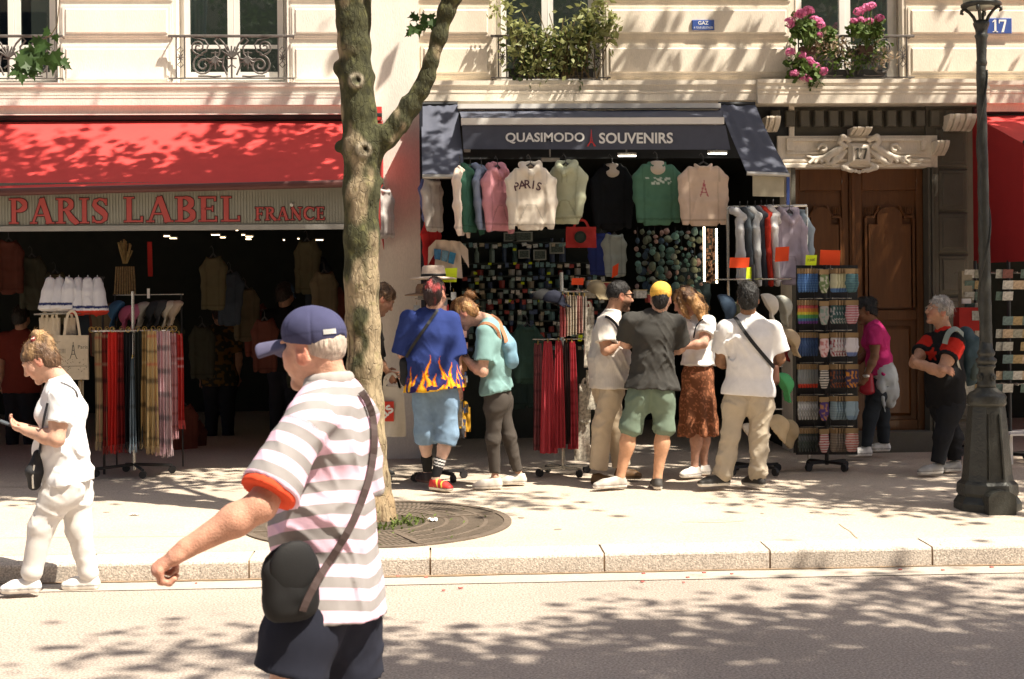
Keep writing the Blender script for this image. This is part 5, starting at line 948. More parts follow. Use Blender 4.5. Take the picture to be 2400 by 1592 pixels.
def strap(name, pts, w, t, m, parent, nrm, col=None):
    """flat webbing along a path; nrm gives the outward direction at each point"""
    P = [np.array(p, float) for p in pts]; V = []; F = []; n = len(P)
    for i, p in enumerate(P):
        tt = unit(P[min(i + 1, n - 1)] - P[max(i - 1, 0)]); nn = np.array(nrm[i] if isinstance(nrm, list) else nrm, float); nn = unit(nn - tt * (nn @ tt)); sd = np.cross(tt, nn) * w / 2
        V += [p - sd, p + sd, p + sd + nn * t, p - sd + nn * t]
    for i in range(n - 1):
        for j in range(4): F.append((4 * i + j, 4 * i + 4 + j, 4 * i + 4 + (j + 1) % 4, 4 * i + (j + 1) % 4))
    F += [(0, 1, 2, 3), tuple(4 * (n - 1) + j for j in (3, 2, 1, 0))]
    return mesh(name, np.array(V), F, m, parent, False, np.tile(np.array(col), (len(V), 1)) if col is not None else None)
def proj(V):
    q = np.asarray(V) - CAM; d = q @ FW; return 1200 + FPX * (q @ RV) / d, HV - FPX * (q @ UV) / d
def on_surface(objs, pix, lift=.004, rad=7, fall=None):
    """points lying on the street side of the given meshes, where a strap is worn"""
    Vs = []
    for o in objs: a = np.empty(len(o.data.vertices) * 3, np.float32); o.data.vertices.foreach_get('co', a); Vs.append(a.reshape(-1, 3) + wl(o))
    V = np.concatenate(Vs); U, Wv = proj(V); out = []
    for u, v in pix:
        m = np.hypot(U - u, Wv - v) < rad
        if not m.any(): m = np.hypot(U - u, Wv - v) < rad * 3
        out.append(at(u, v, (np.partition(V[m][:, 1], min(2, m.sum() - 1))[min(2, m.sum() - 1)] if m.any() else fall) - lift))
    return out
def pixpath(pts, n=4): return [tuple(q[:2]) for q in smoothpath([(a, b, 0) for a, b in pts], n)]
def kid(p, *names): return [c for c in p.root.children if c.name.split('.')[0] in names]
def smoothpath(pts, n=8):
    P = np.array(pts, float); out = []
    for i in range(len(P) - 1):
        p0, p1, p2, p3 = P[max(i - 1, 0)], P[i], P[i + 1], P[min(i + 2, len(P) - 1)]
        for t in np.linspace(0, 1, n, endpoint=False): out.append(.5 * ((2 * p1) + (-p0 + p2) * t + (2 * p0 - 5 * p1 + 4 * p2 - p3) * t * t + (-p0 + 3 * p1 - 3 * p2 + p3) * t ** 3))
    return out + [P[-1]]
def sdf_obj(name, S, m, parent, col, **kw):
    V, F = S.mesh(); c = col(V) if callable(col) else np.tile(np.array(col), (len(V), 1)); return mesh(name, V, F, m, parent, True, c, **kw)
SK_L = (.56, .33, .235); SK_R = (.60, .335, .235); SK_D = (.26, .135, .075); SK_M = (.43, .235, .150)
# ------------------------------------------------------------------ old man with cap, striped polo and shoulder bag (nearest)
def old_man():
    Y = 4.2
    J = dict(hd=(737, 820), nk=(777, 902), ch=(775, 1035), wa=(768, 1220), pe=(766, 1385), sa=(722, 985, -.17), ea=(612, 1185, -.30), sb=(832, 985, .17), eb=(842, 1185, .24), wb=(800, 1330, .30), fb=(770, 1400, .30), ka=(668, 1640, -.10), na=(640, 1960, -.10), ta=(545, 2035, -.12), kb=(812, 1650, .10), nb=(870, 1945, .12), tb=(775, 2035, .10))
    J['wa_arm'] = (436, 1286, -.34); J['fa'] = (366, 1335, -.34)
    p = Person('old man in navy cap, striped polo shirt and navy shorts walking past in front', Y, J, -56, (-56, 7, 0), SK_R, 1.0, h=.75, gz=0.0, hk=.9)
    waist = p.J['wa'].copy()
    p.head(.006, gaunt=1, brow=(.35, .32, .28)); p.J['wa'] = p.J['wa_arm']; p.arm('a', 1.06, 2.7, palm=(.35, .25, -.9), h=.0050, thumb=-1, hand=1.08, skin=(.52, .27, .185), spread=.4); p.J['wa'] = waist; p.arm('b', 1.0, 1.0, h=.009)
    p.legs(.011, 1.0, (.58, .34, .25)); p.body()
    A, B = p.J['sa'], p.J['ea']; sl = .80
    def sc(V):
        ax = unit(B - A); t = (V - A) @ ax; d = np.linalg.norm(V - A - np.clip(t, 0, 1)[:, None] * ax, axis=1); up = unit(p.J['nk'] - p.J['pe']); Q = V - p.J['nk']; dn = -Q @ up; tz = dn + .20 * np.abs(Q @ p.sd) + (.52 - .36 * np.clip(dn / .55, 0, 1)) * (Q @ p.f) * -1.0; on = (t > -.02) & (d < .098) & (((V - A) @ np.cross(p.f, (0, 0, 1))) < 9)
        dt = np.abs((V - p.J['ch']) @ p.sd); arm = on & ((V - A) @ ax > .035) & (((V - p.J['ch']) @ -p.sd) > .145)
        return {'sc': np.where(arm, t + .012, tz + .02)}
    m = mat('polo_stripes', (1, 1, 1), .92, .05, 18, .15, 420, spec=.15)
    nt = m.node_tree; N = nt.nodes; L = nt.links.new; a = N.new('ShaderNodeAttribute'); a.attribute_name = 'sc'; md = N.new('ShaderNodeMath'); md.operation = 'MULTIPLY'; md.inputs[1].default_value = 1 / .066; L(a.outputs['Fac'], md.inputs[0]); fr = N.new('ShaderNodeMath'); fr.operation = 'FRACT'; L(md.outputs[0], fr.inputs[0]); gt = N.new('ShaderNodeMath'); gt.operation = 'LESS_THAN'; gt.inputs[1].default_value = .47; L(fr.outputs[0], gt.inputs[0]); mx = N.new('ShaderNodeMix'); mx.data_type = 'RGBA'; L(gt.outputs[0], mx.inputs[0]); mx.inputs[6].default_value = (.74, .50, .61, 1); mx.inputs[7].default_value = (.29, .27, .265, 1)
    sc_node = [n for n in N if n.type == 'VECT_MATH'][0]; L(mx.outputs[2], sc_node.inputs[0])
    p.top((1, 1, 1), 'polo_shirt', sl, .95, .07, .0085, .008, .12, sl_r=.082, belly=.014, m=m, attrs=sc, collar=(.36, .33, .31), boxy=1.0, seed=4, hemf=1.24, width=.92)
    S = Sdf(.006); ax = unit(B - A); e0 = A + (B - A) * sl; S.cone(e0 - ax * .002, e0 + ax * .022, .0805, .0805, .004, f0=True, f1=True); sdf_obj('sleeve_cuff', S, m_cloth, p.root, (.72, .085, .035))
    p.trousers((.020, .022, .034), 'shorts', .72, (.098, .112, .1), .012, .010, .12, hipr=.106, seat=.03)
    p.shoe('a', (.25, .25, .25), (.6, .6, .6)); p.shoe('b', (.25, .25, .25), (.6, .6, .6)); 
    # grey hair round the nape, and the cap over it
    S = Sdf(.006); S.ell(p.H(0, -.035, .012), np.array([.0685, .0735, .066]), p.fr, .03); S.cut(p.H(0, -.015, .0), p.hf * .9 - p.hu * .25); S.cut(p.H(0, -.03, -.052), -p.hu + p.hf * .25); S.noise(.003, .02, 3); V, F = S.mesh(); mesh('hair', V, F, m_hair, p.root, True, np.tile(np.array((.50, .41, .34)), (len(V), 1)) * (1 + .25 * vnoise(V * 120)[:, None]))
    def strip(o):
        P = []
        for a in np.linspace(.30, .74, 11): rx, ry = .0905, .1125; P.append([p.H(rx * math.sin(a + math.pi), -.010 + ry * math.cos(a + math.pi), z) for z in (.040, .056)])
        g = MB(); g.grid(np.array(P)); g.grid(np.array(P)[::-1] + p.hu * .0001); 
        P2 = np.array(P); b = MB(); b.grid(P2); b.grid(P2[::-1]); b.obj('cap_lettering', mat('white_stitch', (.85, .85, .82), .8), o)
    p.cap((.060, .062, .125), True, True, .005, .20, strip, low=.022, bz=.012, reach=.225, rise=.016, brimcol=(.11, .105, .17))
    # bag (worn at the hip) and its strap
    bag = empty('shoulder_bag', tuple(at(680, 1440, Y - .2)), 'black shoulder bag with flap worn at the old man\'s front hip', 'bag'); S = Sdf(.008); c = at(684, 1366, Y - .20); sd = unit((.90, .43, 0)); nn = np.array([.43, -.90, 0]); M = [sd, nn, (0, 0, 1)]
    for dx in (-.058, -.02, .014, .046):
        for dz, w_ in ((.068, .026), (.02, .038), (-.035, .044), (-.082, .042)): S.ell(c + sd * dx * .8 + (0, 0, dz * .8), (.036, w_ * .72, .038), M, .025)
    S.noise(.004, .05, 2); blk = (.004, .004, .0045); sdf_obj('bag_body', S, m_leather, bag, blk)
    S = Sdf(.007); cf = c + nn * .026 + (0, 0, .04)
    for dx in (-.046, -.015, .015, .038): S.ell(cf - nn * .006 + sd * dx * .8 + (0, 0, .0), (.032, .015, .05), M, .025)
    sdf_obj('flap', S, m_leather, bag, (.005, .005, .0055)); S = Sdf(.004); S.ell(c + nn * .037 + sd * (-.01) + (0, 0, .028), (.008, .006, .008), M, .003); sdf_obj('clasp', S, mat('clasp', (.7, .68, .62), .25, .0, metal=.9), bag, (1, 1, 1))
    MB().tube(smoothpath([c + nn * .030 + sd * -.045 + (0, 0, -.038), c + nn * .034 + (0, 0, -.046), c + nn * .030 + sd * .045 + (0, 0, -.042)], 4), .003, 5).obj('zip', mat('zip', (.05, .05, .05), .4), bag)
    pp = pixpath([(846, 918), (862, 944), (874, 985), (876, 1050), (862, 1130), (828, 1220), (788, 1290), (752, 1345), (722, 1400), (708, 1432)], 5); strap('strap', on_surface(kid(p, 'polo_shirt', 'collar') + [c for c in bag.children if c.name.startswith('bag_body')], pp, .006, 10, Y - .2), .022, .004, m_leather, bag, [(.5, -.8, .1)] * 60, (.055, .035, .032))
old_man()
# ------------------------------------------------------------------ woman in white looking at a phone
def white_woman():
    Y = 8.68; J = dict(hd=(93, 846), nk=(140, 892), ch=(146, 958), wa=(150, 1055), pe=(158, 1120), sa=(143, 930, -.17), ea=(133, 1030, -.23), sb=(146, 930, .17), eb=(118, 1025, .20), wb=(62, 1004, .05), fb=(28, 992, .0), ka=(98, 1232, -.09), na=(72, 1352, -.09), ta=(2, 1391, -.10), kb=(186, 1240, .09), nb=(210, 1352, .10), tb=(146, 1382, .10)); J['wr'] = (62, 1010, -.13); J['fa'] = (22, 1000, -.08)
    p = Person('woman in white T-shirt and white trousers walking while looking at her phone', Y, J, -90, (-92, 34, 0), SK_L, .94, gz=0.0); w = p.J['wa'].copy()
    p.head(.006); p.J['wa'] = p.J['wr']; p.arm('a', 1.2, 1.0, palm=(0, .5, .8), thumb=1); p.J['wa'] = w; p.arm('b', 1.1, 1.0, palm=(0, -.5, .8), thumb=-1); p.body()
    p.top((.74, .73, .73), 't_shirt', .62, 1.10, .03, .009, .009, .12, sl_r=.080, belly=.014, hemf=1.0, bust=1.05, seed=2)
    p.trousers((.68, .655, .625), end=1.93, r=(.108, .080, .058), waist=.04, hipr=.135, seat=.06, wrinkle=.0065, break_=.10, seed=3)
    for q in 'ab': p.sock(q, .22, (.8, .78, .75)); p.shoe(q, (.72, .70, .67), (.78, .74, .68), tall=.02)
    def ex(S, s): S.chain([s.H(0, -.06, .105), s.H(.0, -.10, .11), s.H(0, -.11, .07), s.H(0, -.09, .05)], [.03, .036, .034, .03], .02); S.chain([s.H(0, -.04, .13), s.H(0, -.075, .16), s.H(0, -.11, .145)], [.012, .02, .016], .01)
    p.hair((.10, .055, .03), 'bun', extra=ex, col2=((.42, .26, .12), lambda V, s: vnoise(V * np.array([28, 28, 9])) * .8 - .25 + ((V - s.c) @ s.hu) * 5), amp=.005, front=.85, low=-.045)
    S = Sdf(.006); S.chain([p.H(-.045, -.05, .125), p.H(0, -.065, .14), p.H(.05, -.085, .115), p.H(.055, -.10, .08)], [.014, .018, .018, .013], .01); S.noise(.004, .02); sdf_obj('hair_scarf', S, m_cloth, p.root, lambda V: np.where((vnoise(V * 90) > .35)[:, None], (.7, .6, .5), (.16, .03, .03)))
    ph = empty('phone', tuple(at(20, 996, Y - .06)), 'dark phone held by the woman in white', 'phone'); c = at(20, 994, Y - .05); MB().obox(c, (.062, -.01, -.022), (.004, .034, 0), (.0014, 0, .0038)).obj('phone_case', mat('phone', (.05, .05, .055), .3), ph); MB().obox(c + (.0011, 0, .0041), (.056, -.009, -.0198), (.0036, .031, 0), (.0001, 0, .0004)).obj('screen', mat('screen', (.10, .12, .14), .1, .0), ph)
    bg = empty('shoulder_bag', tuple(at(80, 1150, Y - .18)), 'slim black bag hanging on a thin strap in front of the woman in white', 'bag'); S = Sdf(.008)
    S.chain([at(92, 1065, Y - .12), at(84, 1105, Y - .13), at(80, 1138, Y - .13)], [.03, .042, .03], .03, (.3, 1, 0), [1.6, 1.8, 1.6]); sdf_obj('bag_body', S, m_leather, bg, (.018, .018, .02)); sh_ = kid(p, 't_shirt'); strap('strap', on_surface(sh_, pixpath([(142, 897), (160, 904), (176, 916), (182, 932)]), .003, 6), .012, .003, m_leather, bg, [(.2, -.9, .4)] * 20, (.12, .12, .13)); strap('strap', on_surface(sh_, pixpath([(112, 945), (102, 990), (97, 1030), (92, 1065)]), .004, 8, Y - .12), .022, .003, m_leather, bg, [(-.7, -.7, 0)] * 20, (.02, .02, .022))
    MB().tube([at(80, 1090, Y - .2), at(76, 1120, Y - .2), at(78, 1145, Y - .2)], .006, 6).obj('zip_pull', mat('clasp', (.7, .68, .62), .25, .0, metal=.9), bg)
white_woman()
# ------------------------------------------------------------------ person in the blue shirt with flames
def flames(V, p):
    c = np.tile(np.array((.026, .044, .17)), (len(V), 1)); up = unit(p.J['nk'] - p.J['pe']); z = (V - p.J['pe']) @ up + .09; x = (V - p.J['pe']) @ p.sd; y = (V - p.J['pe']) @ p.f; a = np.arctan2(x * .75, -y + .0) * .20
    h = np.zeros(len(V))
    for cx, hh, w in ((-.36, .22, .04), (-.30, .26, .034), (-.235, .20, .034), (-.18, .28, .034), (-.125, .21, .034), (-.075, .25, .034), (-.025, .37, .032), (.03, .22, .034), (.075, .35, .030), (.115, .24, .034), (.16, .31, .032), (.21, .24, .034), (.26, .28, .034), (.32, .24, .036)):
        xx = a * 1.0 - cx - .016 * np.sin(z * 26 + cx * 40) * np.clip(z * 6, 0, 1); w_ = w * np.clip(1 - np.clip(z, 0, 1) / hh, 0, 1) ** .75; h = np.maximum(h, np.where(w_ > 0, np.clip(1 - np.abs(xx) / np.maximum(w_, 1e-4), 0, 1) * np.clip(1.15 - z / hh, 0, 1), 0))
    base = np.clip((.10 + .03 * np.sin(a * 70) - z) / .05, 0, 1); hole = (vnoise(np.stack([a * 34, z * 22, a * 0 + 2], 1)) > .34) & (z < .20)
    h = np.maximum(h, base); m = h > .06; c[m] = (.62, .10, .012); m = h > .22; c[m] = (.80, .30, .015); m = (h > .45) & (z > .05); c[m] = (.86, .50, .03); c[hole & (h > .06)] = (.03, .02, .11); return c
def flame_person():
    Y = 11.76; J = dict(hd=(1020, 690), nk=(1014, 728), ch=(1008, 778), wa=(1014, 850), pe=(1019, 908), sa=(956, 748), ea=(944, 832, .05), sb=(1058, 750), eb=(1071, 838, .0), wb=(1077, 905, .02), fb=(1080, 942, .03), ka=(996, 1012, .05), na=(1002, 1104, .16), ta=(980, 1126, .34), kb=(1050, 1016, .0), nb=(1021, 1116, -.02), tb=(1058, 1152, -.14)); J['wr'] = (962, 858, .2); J['fa'] = (975, 862, .28)
    p = Person('person with red-streaked dark hair in a blue shirt printed with flames and denim shorts', Y, J, 8, (22, 14, 8), SK_L, .99); w = p.J['wa'].copy(); p.head(.0075); p.J['wa'] = p.J['wr']; p.arm('a', .95, .9); p.J['wa'] = w; p.arm('b', .92, .7, palm=(-1, .3, 0), thumb=-1); p.legs(.011, .95, (.62, .42, .33)); p.body()
    p.top(lambda V: flames(V, p), 'flame_shirt', .95, 1.15, .02, .0075, .008, .11, sl_r=.10, boxy=1.14, seed=6, width=1.05)
    den = lambda V: np.array((.20, .30, .42)) * (1 + .12 * vnoise(V * 14)[:, None] + .10 * vnoise(V * 50)[:, None])
    p.trousers(den, 'denim_shorts', 1.25, (.098, .090, .094), wrinkle=.010, hipr=.116, seed=9)
    p.sock('b', .42, (.02, .02, .02), lambda t: np.where(((t > .085) & (t < .155) & ((t * 1000).astype(int) % 26 < 13))[:, None], (.8, .8, .78), (.02, .02, .022))); p.sock('a', .4, (.02, .02, .02)); p.shoe('b', (.50, .03, .025), (.78, .72, .6), stripe=(.8, .6, .1)); p.shoe('a', (.03, .02, .02), (.10, .05, .04))
    p.hair((.035, .018, .016), 'shag', amp=.010, col2=((.40, .06, .06), .55), low=-.05, sc=.028, extra=lambda S, s: S.chain([s.H(0, -.07, -.03), s.H(0, -.075, -.09)], [.055, .03], .03))
    bg = strap('shoulder_strap', on_surface(kid(p, 'flame_shirt'), pixpath([(1026, 726), (1008, 752), (985, 785), (965, 815), (952, 838)]), .004), .024, .004, m_black, None, [(0, -1, .3)] * 30); tag(bg, 'black bag strap across the back of the flame shirt', 'strap')
    S = Sdf(.01); S.chain([at(950, 850, Y + .02), at(955, 890, Y + .03)], [.05, .06], .03); S.noise(.006, .05); b = sdf_obj('small_bag', S, m_leather, None, (.012, .013, .016)); tag(b, 'small black bag under the arm of the flame shirt', 'bag')
flame_person()
# ------------------------------------------------------------------ woman in teal with a pale blue backpack
def teal_woman():
    Y = 11.86; J = dict(hd=(1088, 734), nk=(1140, 752), ch=(1155, 800), wa=(1161, 862), pe=(1164, 918), sa=(1136, 778, -.16), ea=(1132, 872, -.2), sb=(1150, 778, .16), eb=(1120, 868, .2), wb=(1090, 840, .1), fb=(1075, 828, .06), ka=(1156, 1026, -.08), na=(1160, 1118, -.08), ta=(1108, 1147, -.1), kb=(1192, 1024, .08), nb=(1216, 1112, .10), tb=(1172, 1136, .09)); J['wr'] = (1098, 846, -.12); J['fa'] = (1080, 832, -.06)
    p = Person('woman with tied-up hair in a teal T-shirt bending forward over a stand', Y, J, -80, (-78, 42, 0), SK_L, .98); w = p.J['wa'].copy(); p.head(.0075); p.J['wa'] = p.J['wr']; p.arm('a', 1.05, 1.1, palm=(0, .4, .9)); p.J['wa'] = w; p.arm('b', 1.0, 1.1, palm=(0, -.4, .9), thumb=-1); p.legs(.012, .6); p.body()
    p.top((.20, .34, .33), 't_shirt', .72, 1.06, .0, .0085, .007, .11, sl_r=.082, bust=.95, seed=8, hemdir=(.25, 0, -1))
    p.trousers((.068, .058, .050), end=1.9, r=(.088, .060, .046), waist=.03, hipr=.122, seat=.055, wrinkle=.008, seed=12)
    for q in 'ab': p.shoe(q, (.62, .56, .49), (.72, .68, .62))
    p.hair((.20, .095, .035), 'bun', col2=((.42, .25, .10), .45), amp=.006, front=.9, low=-.05, extra=lambda S, s: S.chain([s.H(0, -.09, .06), s.H(0, -.135, .085), s.H(0, -.16, .06)], [.03, .036, .022], .02))
    bp = empty('backpack', tuple(at(1190, 868, Y)), 'pale blue backpack with tan leather straps on the woman in teal', 'backpack'); S = Sdf(.009)
    S.chain([at(1176, 775, Y - .0), at(1188, 810, Y - .02), at(1196, 846, Y - .02)], [.045, .068, .072], .04, (0, 1, 0), [1.5, 1.9, 2.0]); S.noise(.005, .08); sdf_obj('bag_body', S, m_leather, bp, (.17, .31, .40))
    tan = (.36, .16, .08); strap('strap', smoothpath([at(u, v, Y + d) for u, v, d in ((1122, 768, -.17), (1135, 758, -.19), (1152, 762, -.185), (1166, 776, -.15), (1172, 795, -.14))], 4), .026, .006, m_leather, bp, [(-.1, -1, .6)] * 20, tan); strap('strap', smoothpath([at(u, v, Y + d) for u, v, d in ((1150, 740, .06), (1168, 752, .02), (1176, 772, -.07), (1184, 792, -.135), (1186, 804, -.15))], 4), .034, .008, m_leather, bp, [(.4, -1, .5)] * 20, tan)
    strap('strap', smoothpath([at(u, v, Y + d) for u, v, d in ((1150, 846, -.16), (1158, 854, -.17), (1168, 860, -.14))], 3), .018, .006, m_leather, bp, [(0, -1, .3)] * 20, tan)
teal_woman()
# ------------------------------------------------------------------ person half hidden behind the tree
def behind_tree():
    Y = 12.35; J = dict(hd=(896, 702), nk=(872, 742), ch=(864, 790), wa=(866, 855), pe=(868, 905), sa=(872, 775, -.15), ea=(884, 845, -.18), sb=(876, 775, .15), eb=(890, 845, .16), wb=(905, 872, .1), fb=(920, 880, .05), ka=(872, 1005, -.08), na=(868, 1098, -.08), ta=(898, 1122, -.1), kb=(880, 1005, .08), nb=(880, 1095, .08), tb=(918, 1118, .08)); J['wr'] = (910, 872, -.12); J['fa'] = (922, 890, -.12)
    p = Person('person with short brown hair looking down, half hidden behind the tree trunk', Y, J, 75, (72, 36, 0), SK_M, .98); w = p.J['wa'].copy(); p.head(.0075); p.J['wa'] = p.J['wr']; p.arm('a', .9, 1.6, palm=(.3, 1, 0)); p.J['wa'] = w; p.arm('b', .9, 1.2); p.body(); p.top((.03, .026, .024), 'jacket', .9, 1.05, .08, .011); p.trousers((.03, .03, .035), end=1.95); [p.shoe(q, (.05, .05, .05), (.5, .5, .5)) for q in 'ab']; p.hair((.10, .055, .028), 'short', col2=((.32, .19, .09), .5), vol=1.05, amp=.010)
    tb = empty('tote_bag', tuple(at(920, 1026, Y - .15)), 'pale grey tote bag with a red square held by the person behind the tree', 'bag'); n = 15; yb = Y - .15
    def tp(s, t): return at(892 + 54 * s + (6 if s > .5 else -2) * t, 906 + 118 * t - 4 * (s - .5) ** 2, yb + .03 * math.sin(s * 6 + t * 2) * t)
    Pm = np.array([[tp(i / (n - 1), j / (n - 1)) for i in range(n)] for j in range(n)]); cloth_obj('bag_body', Pm, mat('tote_cloth', (.60, .55, .46), .9, .06, 20, .1, 300), tb, .02)
    for s in (-1, 1): strap('handle', smoothpath([at(900, 910, yb), at(907 + s * 4, 885, yb - .01), at(919, 876, yb), at(930, 886, yb), at(938, 910, yb)], 4), .02, .004, mat('tote_cloth'), tb, [(0, -1, 0)] * 30)
    MB().slab([at(890, 941, yb - .03), at(923, 941, yb - .03), at(923, 988, yb - .035), at(892, 988, yb - .035)], (0, .002, 0)).obj('red_square', mat('red_label', (.62, .05, .03), .8, .03), tb)
    c = at(906, 965, yb - .037); a = .7; put_text('lettering', 'as', m_sign, c, (math.cos(a), 0, math.sin(a)), (-math.sin(a), 0, math.cos(a)), None, .075, tb, .02, .002)
behind_tree()
# ------------------------------------------------------------------ man with sunglasses in beige
def beige_man():
    Y = 12.05; J = dict(hd=(1452, 695), nk=(1434, 735), ch=(1427, 782), wa=(1427, 845), pe=(1428, 895), sa=(1415, 758, -.17), ea=(1420, 822, -.22), sb=(1430, 758, .17), eb=(1444, 825, .2), wb=(1468, 805, .08), fb=(1485, 800, .02), ka=(1412, 1000, -.08), na=(1402, 1108, -.08), ta=(1428, 1138, -.14), kb=(1442, 1000, .08), nb=(1458, 1100, .08), tb=(1496, 1122, .08)); J['wr'] = (1450, 806, -.16); J['fa'] = (1474, 798, -.10)
    p = Person('man with sunglasses, dark beard and beige shirt and trousers seen from the side', Y, J, 72, (76, 6, 0), SK_M, 1.0); w = p.J['wa'].copy(); p.head(.0065, beard=(.035, .024, .018), brow=(.02, .015, .012)); p.J['wa'] = p.J['wr']; p.arm('a', 1.05, 1.3, palm=(0, .6, .7)); p.J['wa'] = w; p.arm('b', 1.0, 1.1, palm=(0, -.4, .8)); p.body()
    p.top(lambda V: np.array((.66, .61, .55)) * (1 - .06 * (np.sin(((V - p.J['pe']) @ p.sd) * 300 + ((V - p.J['pe']) @ p.f) * 300) > 0))[:, None], 'beige_shirt', .68, 1.1, .05, .0085, .008, .12, sl_r=.088, belly=.028, collar=(.66, .62, .56), seed=14, boxy=1.05)
    p.trousers((.55, .45, .325), end=1.93, r=(.098, .080, .080), hipr=.118, seat=.04, wrinkle=.009, seed=15); p.shoe('a', (.16, .085, .035), (.10, .06, .03)); p.shoe('b', (.16, .085, .035), (.10, .06, .03)); p.hair((.012, .010, .009), 'short', amp=.004, vol=.97, low=.0)
    g = MB()
    for q in (-1, 1): g.obox(p.H(q * .034, .102, .013), p.hs * .027, p.hf * .003, p.hu * .019); g.obox(p.H(q * .077, .045, .020), p.hs * .002, p.hf * .058, p.hu * .004)
    g.obox(p.H(0, .106, .022), p.hs * .012, p.hf * .003, p.hu * .003); g.obj('sunglasses', m_glassdark, p.root)
    o = strap('shoulder_strap', on_surface(kid(p, 'beige_shirt'), pixpath([(1418, 742), (1428, 746), (1440, 756), (1450, 772), (1458, 795)]), .004), .022, .004, m_black, None, [(.2, -1, .2)] * 40); tag(o, 'black strap across the chest of the man in beige', 'strap')
beige_man()
# ------------------------------------------------------------------ man with the yellow cap
def yellow_man():
    Y = 11.62; J = dict(hd=(1549, 700), nk=(1541, 738), ch=(1532, 785), wa=(1529, 850), pe=(1527, 905), sa=(1476, 752), ea=(1466, 805, .10), sb=(1588, 757), eb=(1596, 815, .10), wb=(1578, 826, .30), fb=(1570, 822, .38), ka=(1478, 1002), na=(1454, 1116, .02), ta=(1390, 1146, -.05), kb=(1556, 1002), nb=(1541, 1118), tb=(1536, 1138, .22)); J['wr'] = (1482, 806, .30); J['fa'] = (1495, 798, .38)
    p = Person('man in yellow cap, charcoal T-shirt and green shorts seen from behind', Y, J, 6, (14, 6, 0), SK_L, 1.0); w = p.J['wa'].copy(); p.head(.0075); p.J['wa'] = p.J['wr']; p.arm('a', 1.05, .9); p.J['wa'] = w; p.arm('b', 1.05, .9, thumb=-1); p.legs(.0105, 1.12, (.60, .33, .20)); p.body()
    p.top((.050, .048, .044), 't_shirt', .82, 1.10, .02, .0085, .011, .10, sl_r=.080, seed=21, width=1.0, hemf=1.08); p.trousers((.155, .205, .155), 'shorts', 1.05, (.098, .090, .093), hipr=.120, seat=.06, wrinkle=.009, seed=22, waist=.03)
    p.shoe('a', (.42, .38, .34), (.74, .70, .66)); p.shoe('b', (.06, .055, .05), (.62, .58, .52)); p.hair((.012, .010, .009), 'nape', amp=.003, vol=.84, low=-.045); p.cap((.80, .46, .085), True, False, .0065, .30, brimcol=(.7, .4, .07), low=-.004, bz=-.012)
yellow_man()
# ------------------------------------------------------------------ woman with long wavy hair and brown skirt
def skirt_woman():
    Y = 12.25; J = dict(hd=(1607, 708), nk=(1634, 742), ch=(1640, 785), wa=(1637, 838), pe=(1636, 880), sa=(1660, 756, -.12), ea=(1648, 806, -.24), sb=(1622, 752, .15), eb=(1605, 815, .15), wb=(1585, 822, .0), fb=(1572, 828, -.04), ka=(1632, 1000, -.05), na=(1628, 1096, -.05), ta=(1600, 1120, -.12), kb=(1648, 1000, .09), nb=(1650, 1094, .12), tb=(1615, 1114, .1)); J['wr'] = (1606, 812, -.24); J['fa'] = (1586, 824, -.2)
    p = Person('woman with long wavy hair in white top and speckled brown skirt', Y, J, -58, (-62, 24, 0), SK_R, .95); w = p.J['wa'].copy(); p.head(.0075); p.J['wa'] = p.J['wr']; p.arm('a', 1.05, .9, palm=(0, .6, .6)); p.J['wa'] = w; p.arm('b', 1.0, .9, palm=(0, -.4, .8)); p.legs(.0105, .95); p.body()
    p.top((.80, .77, .73), 'white_top', .62, 1.08, -.10, .0085, .009, .09, sl_r=.084, bust=1.0, seed=31)
    S = Sdf(.010); wt = p.J['wa'] + (0, 0, -.01); hm = at(1636, 1018, Y); S.chain([wt, p.J['pe'], hm * .45 + p.J['pe'] * .55, hm], [.108, .124, .138, .160], .04, p.sd, [1.28, 1.34, 1.28, 1.26], f0=True, f1=True); S.fn(lambda P: .017 * np.sin(np.arctan2((P - hm) @ p.f, (P - hm) @ p.sd) * 9 + P[:, 2] * 3) * np.clip((p.J['pe'][2] - P[:, 2]) / .4, 0, 1)); S.noise(.006, .1, 5)
    sdf_obj('skirt', S, m_cloth, p.root, lambda V: np.array((.19, .075, .038)) * np.where(vnoise(V * 75) > .28, 2.3, 1.0)[:, None]); S = Sdf(.008); S.cone(p.J['wa'] + (0, 0, .005), p.J['wa'] + (0, 0, -.03), .112, .112, .004, p.sd, 1.28, 1.28, True, True); sdf_obj('belt', S, m_cloth, p.root, (.05, .03, .02))
    for q in 'ab': p.shoe(q, (.72, .66, .60), (.8, .76, .7))
    def ex(S, s):
        for x in (-.06, -.02, .03, .065): S.chain([s.H(x, -.03, .07), s.H(x * 1.2, -.085, -.02), s.H(x * 1.4, -.10, -.11), s.H(x * 1.5, -.09, -.20)], [.04, .045, .042, .02], .03)
        for x in (-.08, .08): S.chain([s.H(x, .02, .04), s.H(x * 1.1, .02, -.06), s.H(x * 1.15, .0, -.16)], [.025, .028, .018], .02)
    p.hair((.085, .040, .018), 'long', extra=ex, col2=((.42, .23, .09), lambda V, s: vnoise(V * np.array([28, 28, 9])) * 1.3 + .45 - ((V - s.c) @ s.hu) * 5), amp=.012, sc=.045, vol=1.06)
    o = strap('shoulder_strap', on_surface(kid(p, 'white_top'), pixpath([(1648, 748), (1638, 756), (1630, 770), (1626, 792)]), .004), .012, .004, m_black, None, [(-.3, -1, .3)] * 20); tag(o, 'thin black strap on the white top of the woman with the brown skirt', 'strap')
skirt_woman()
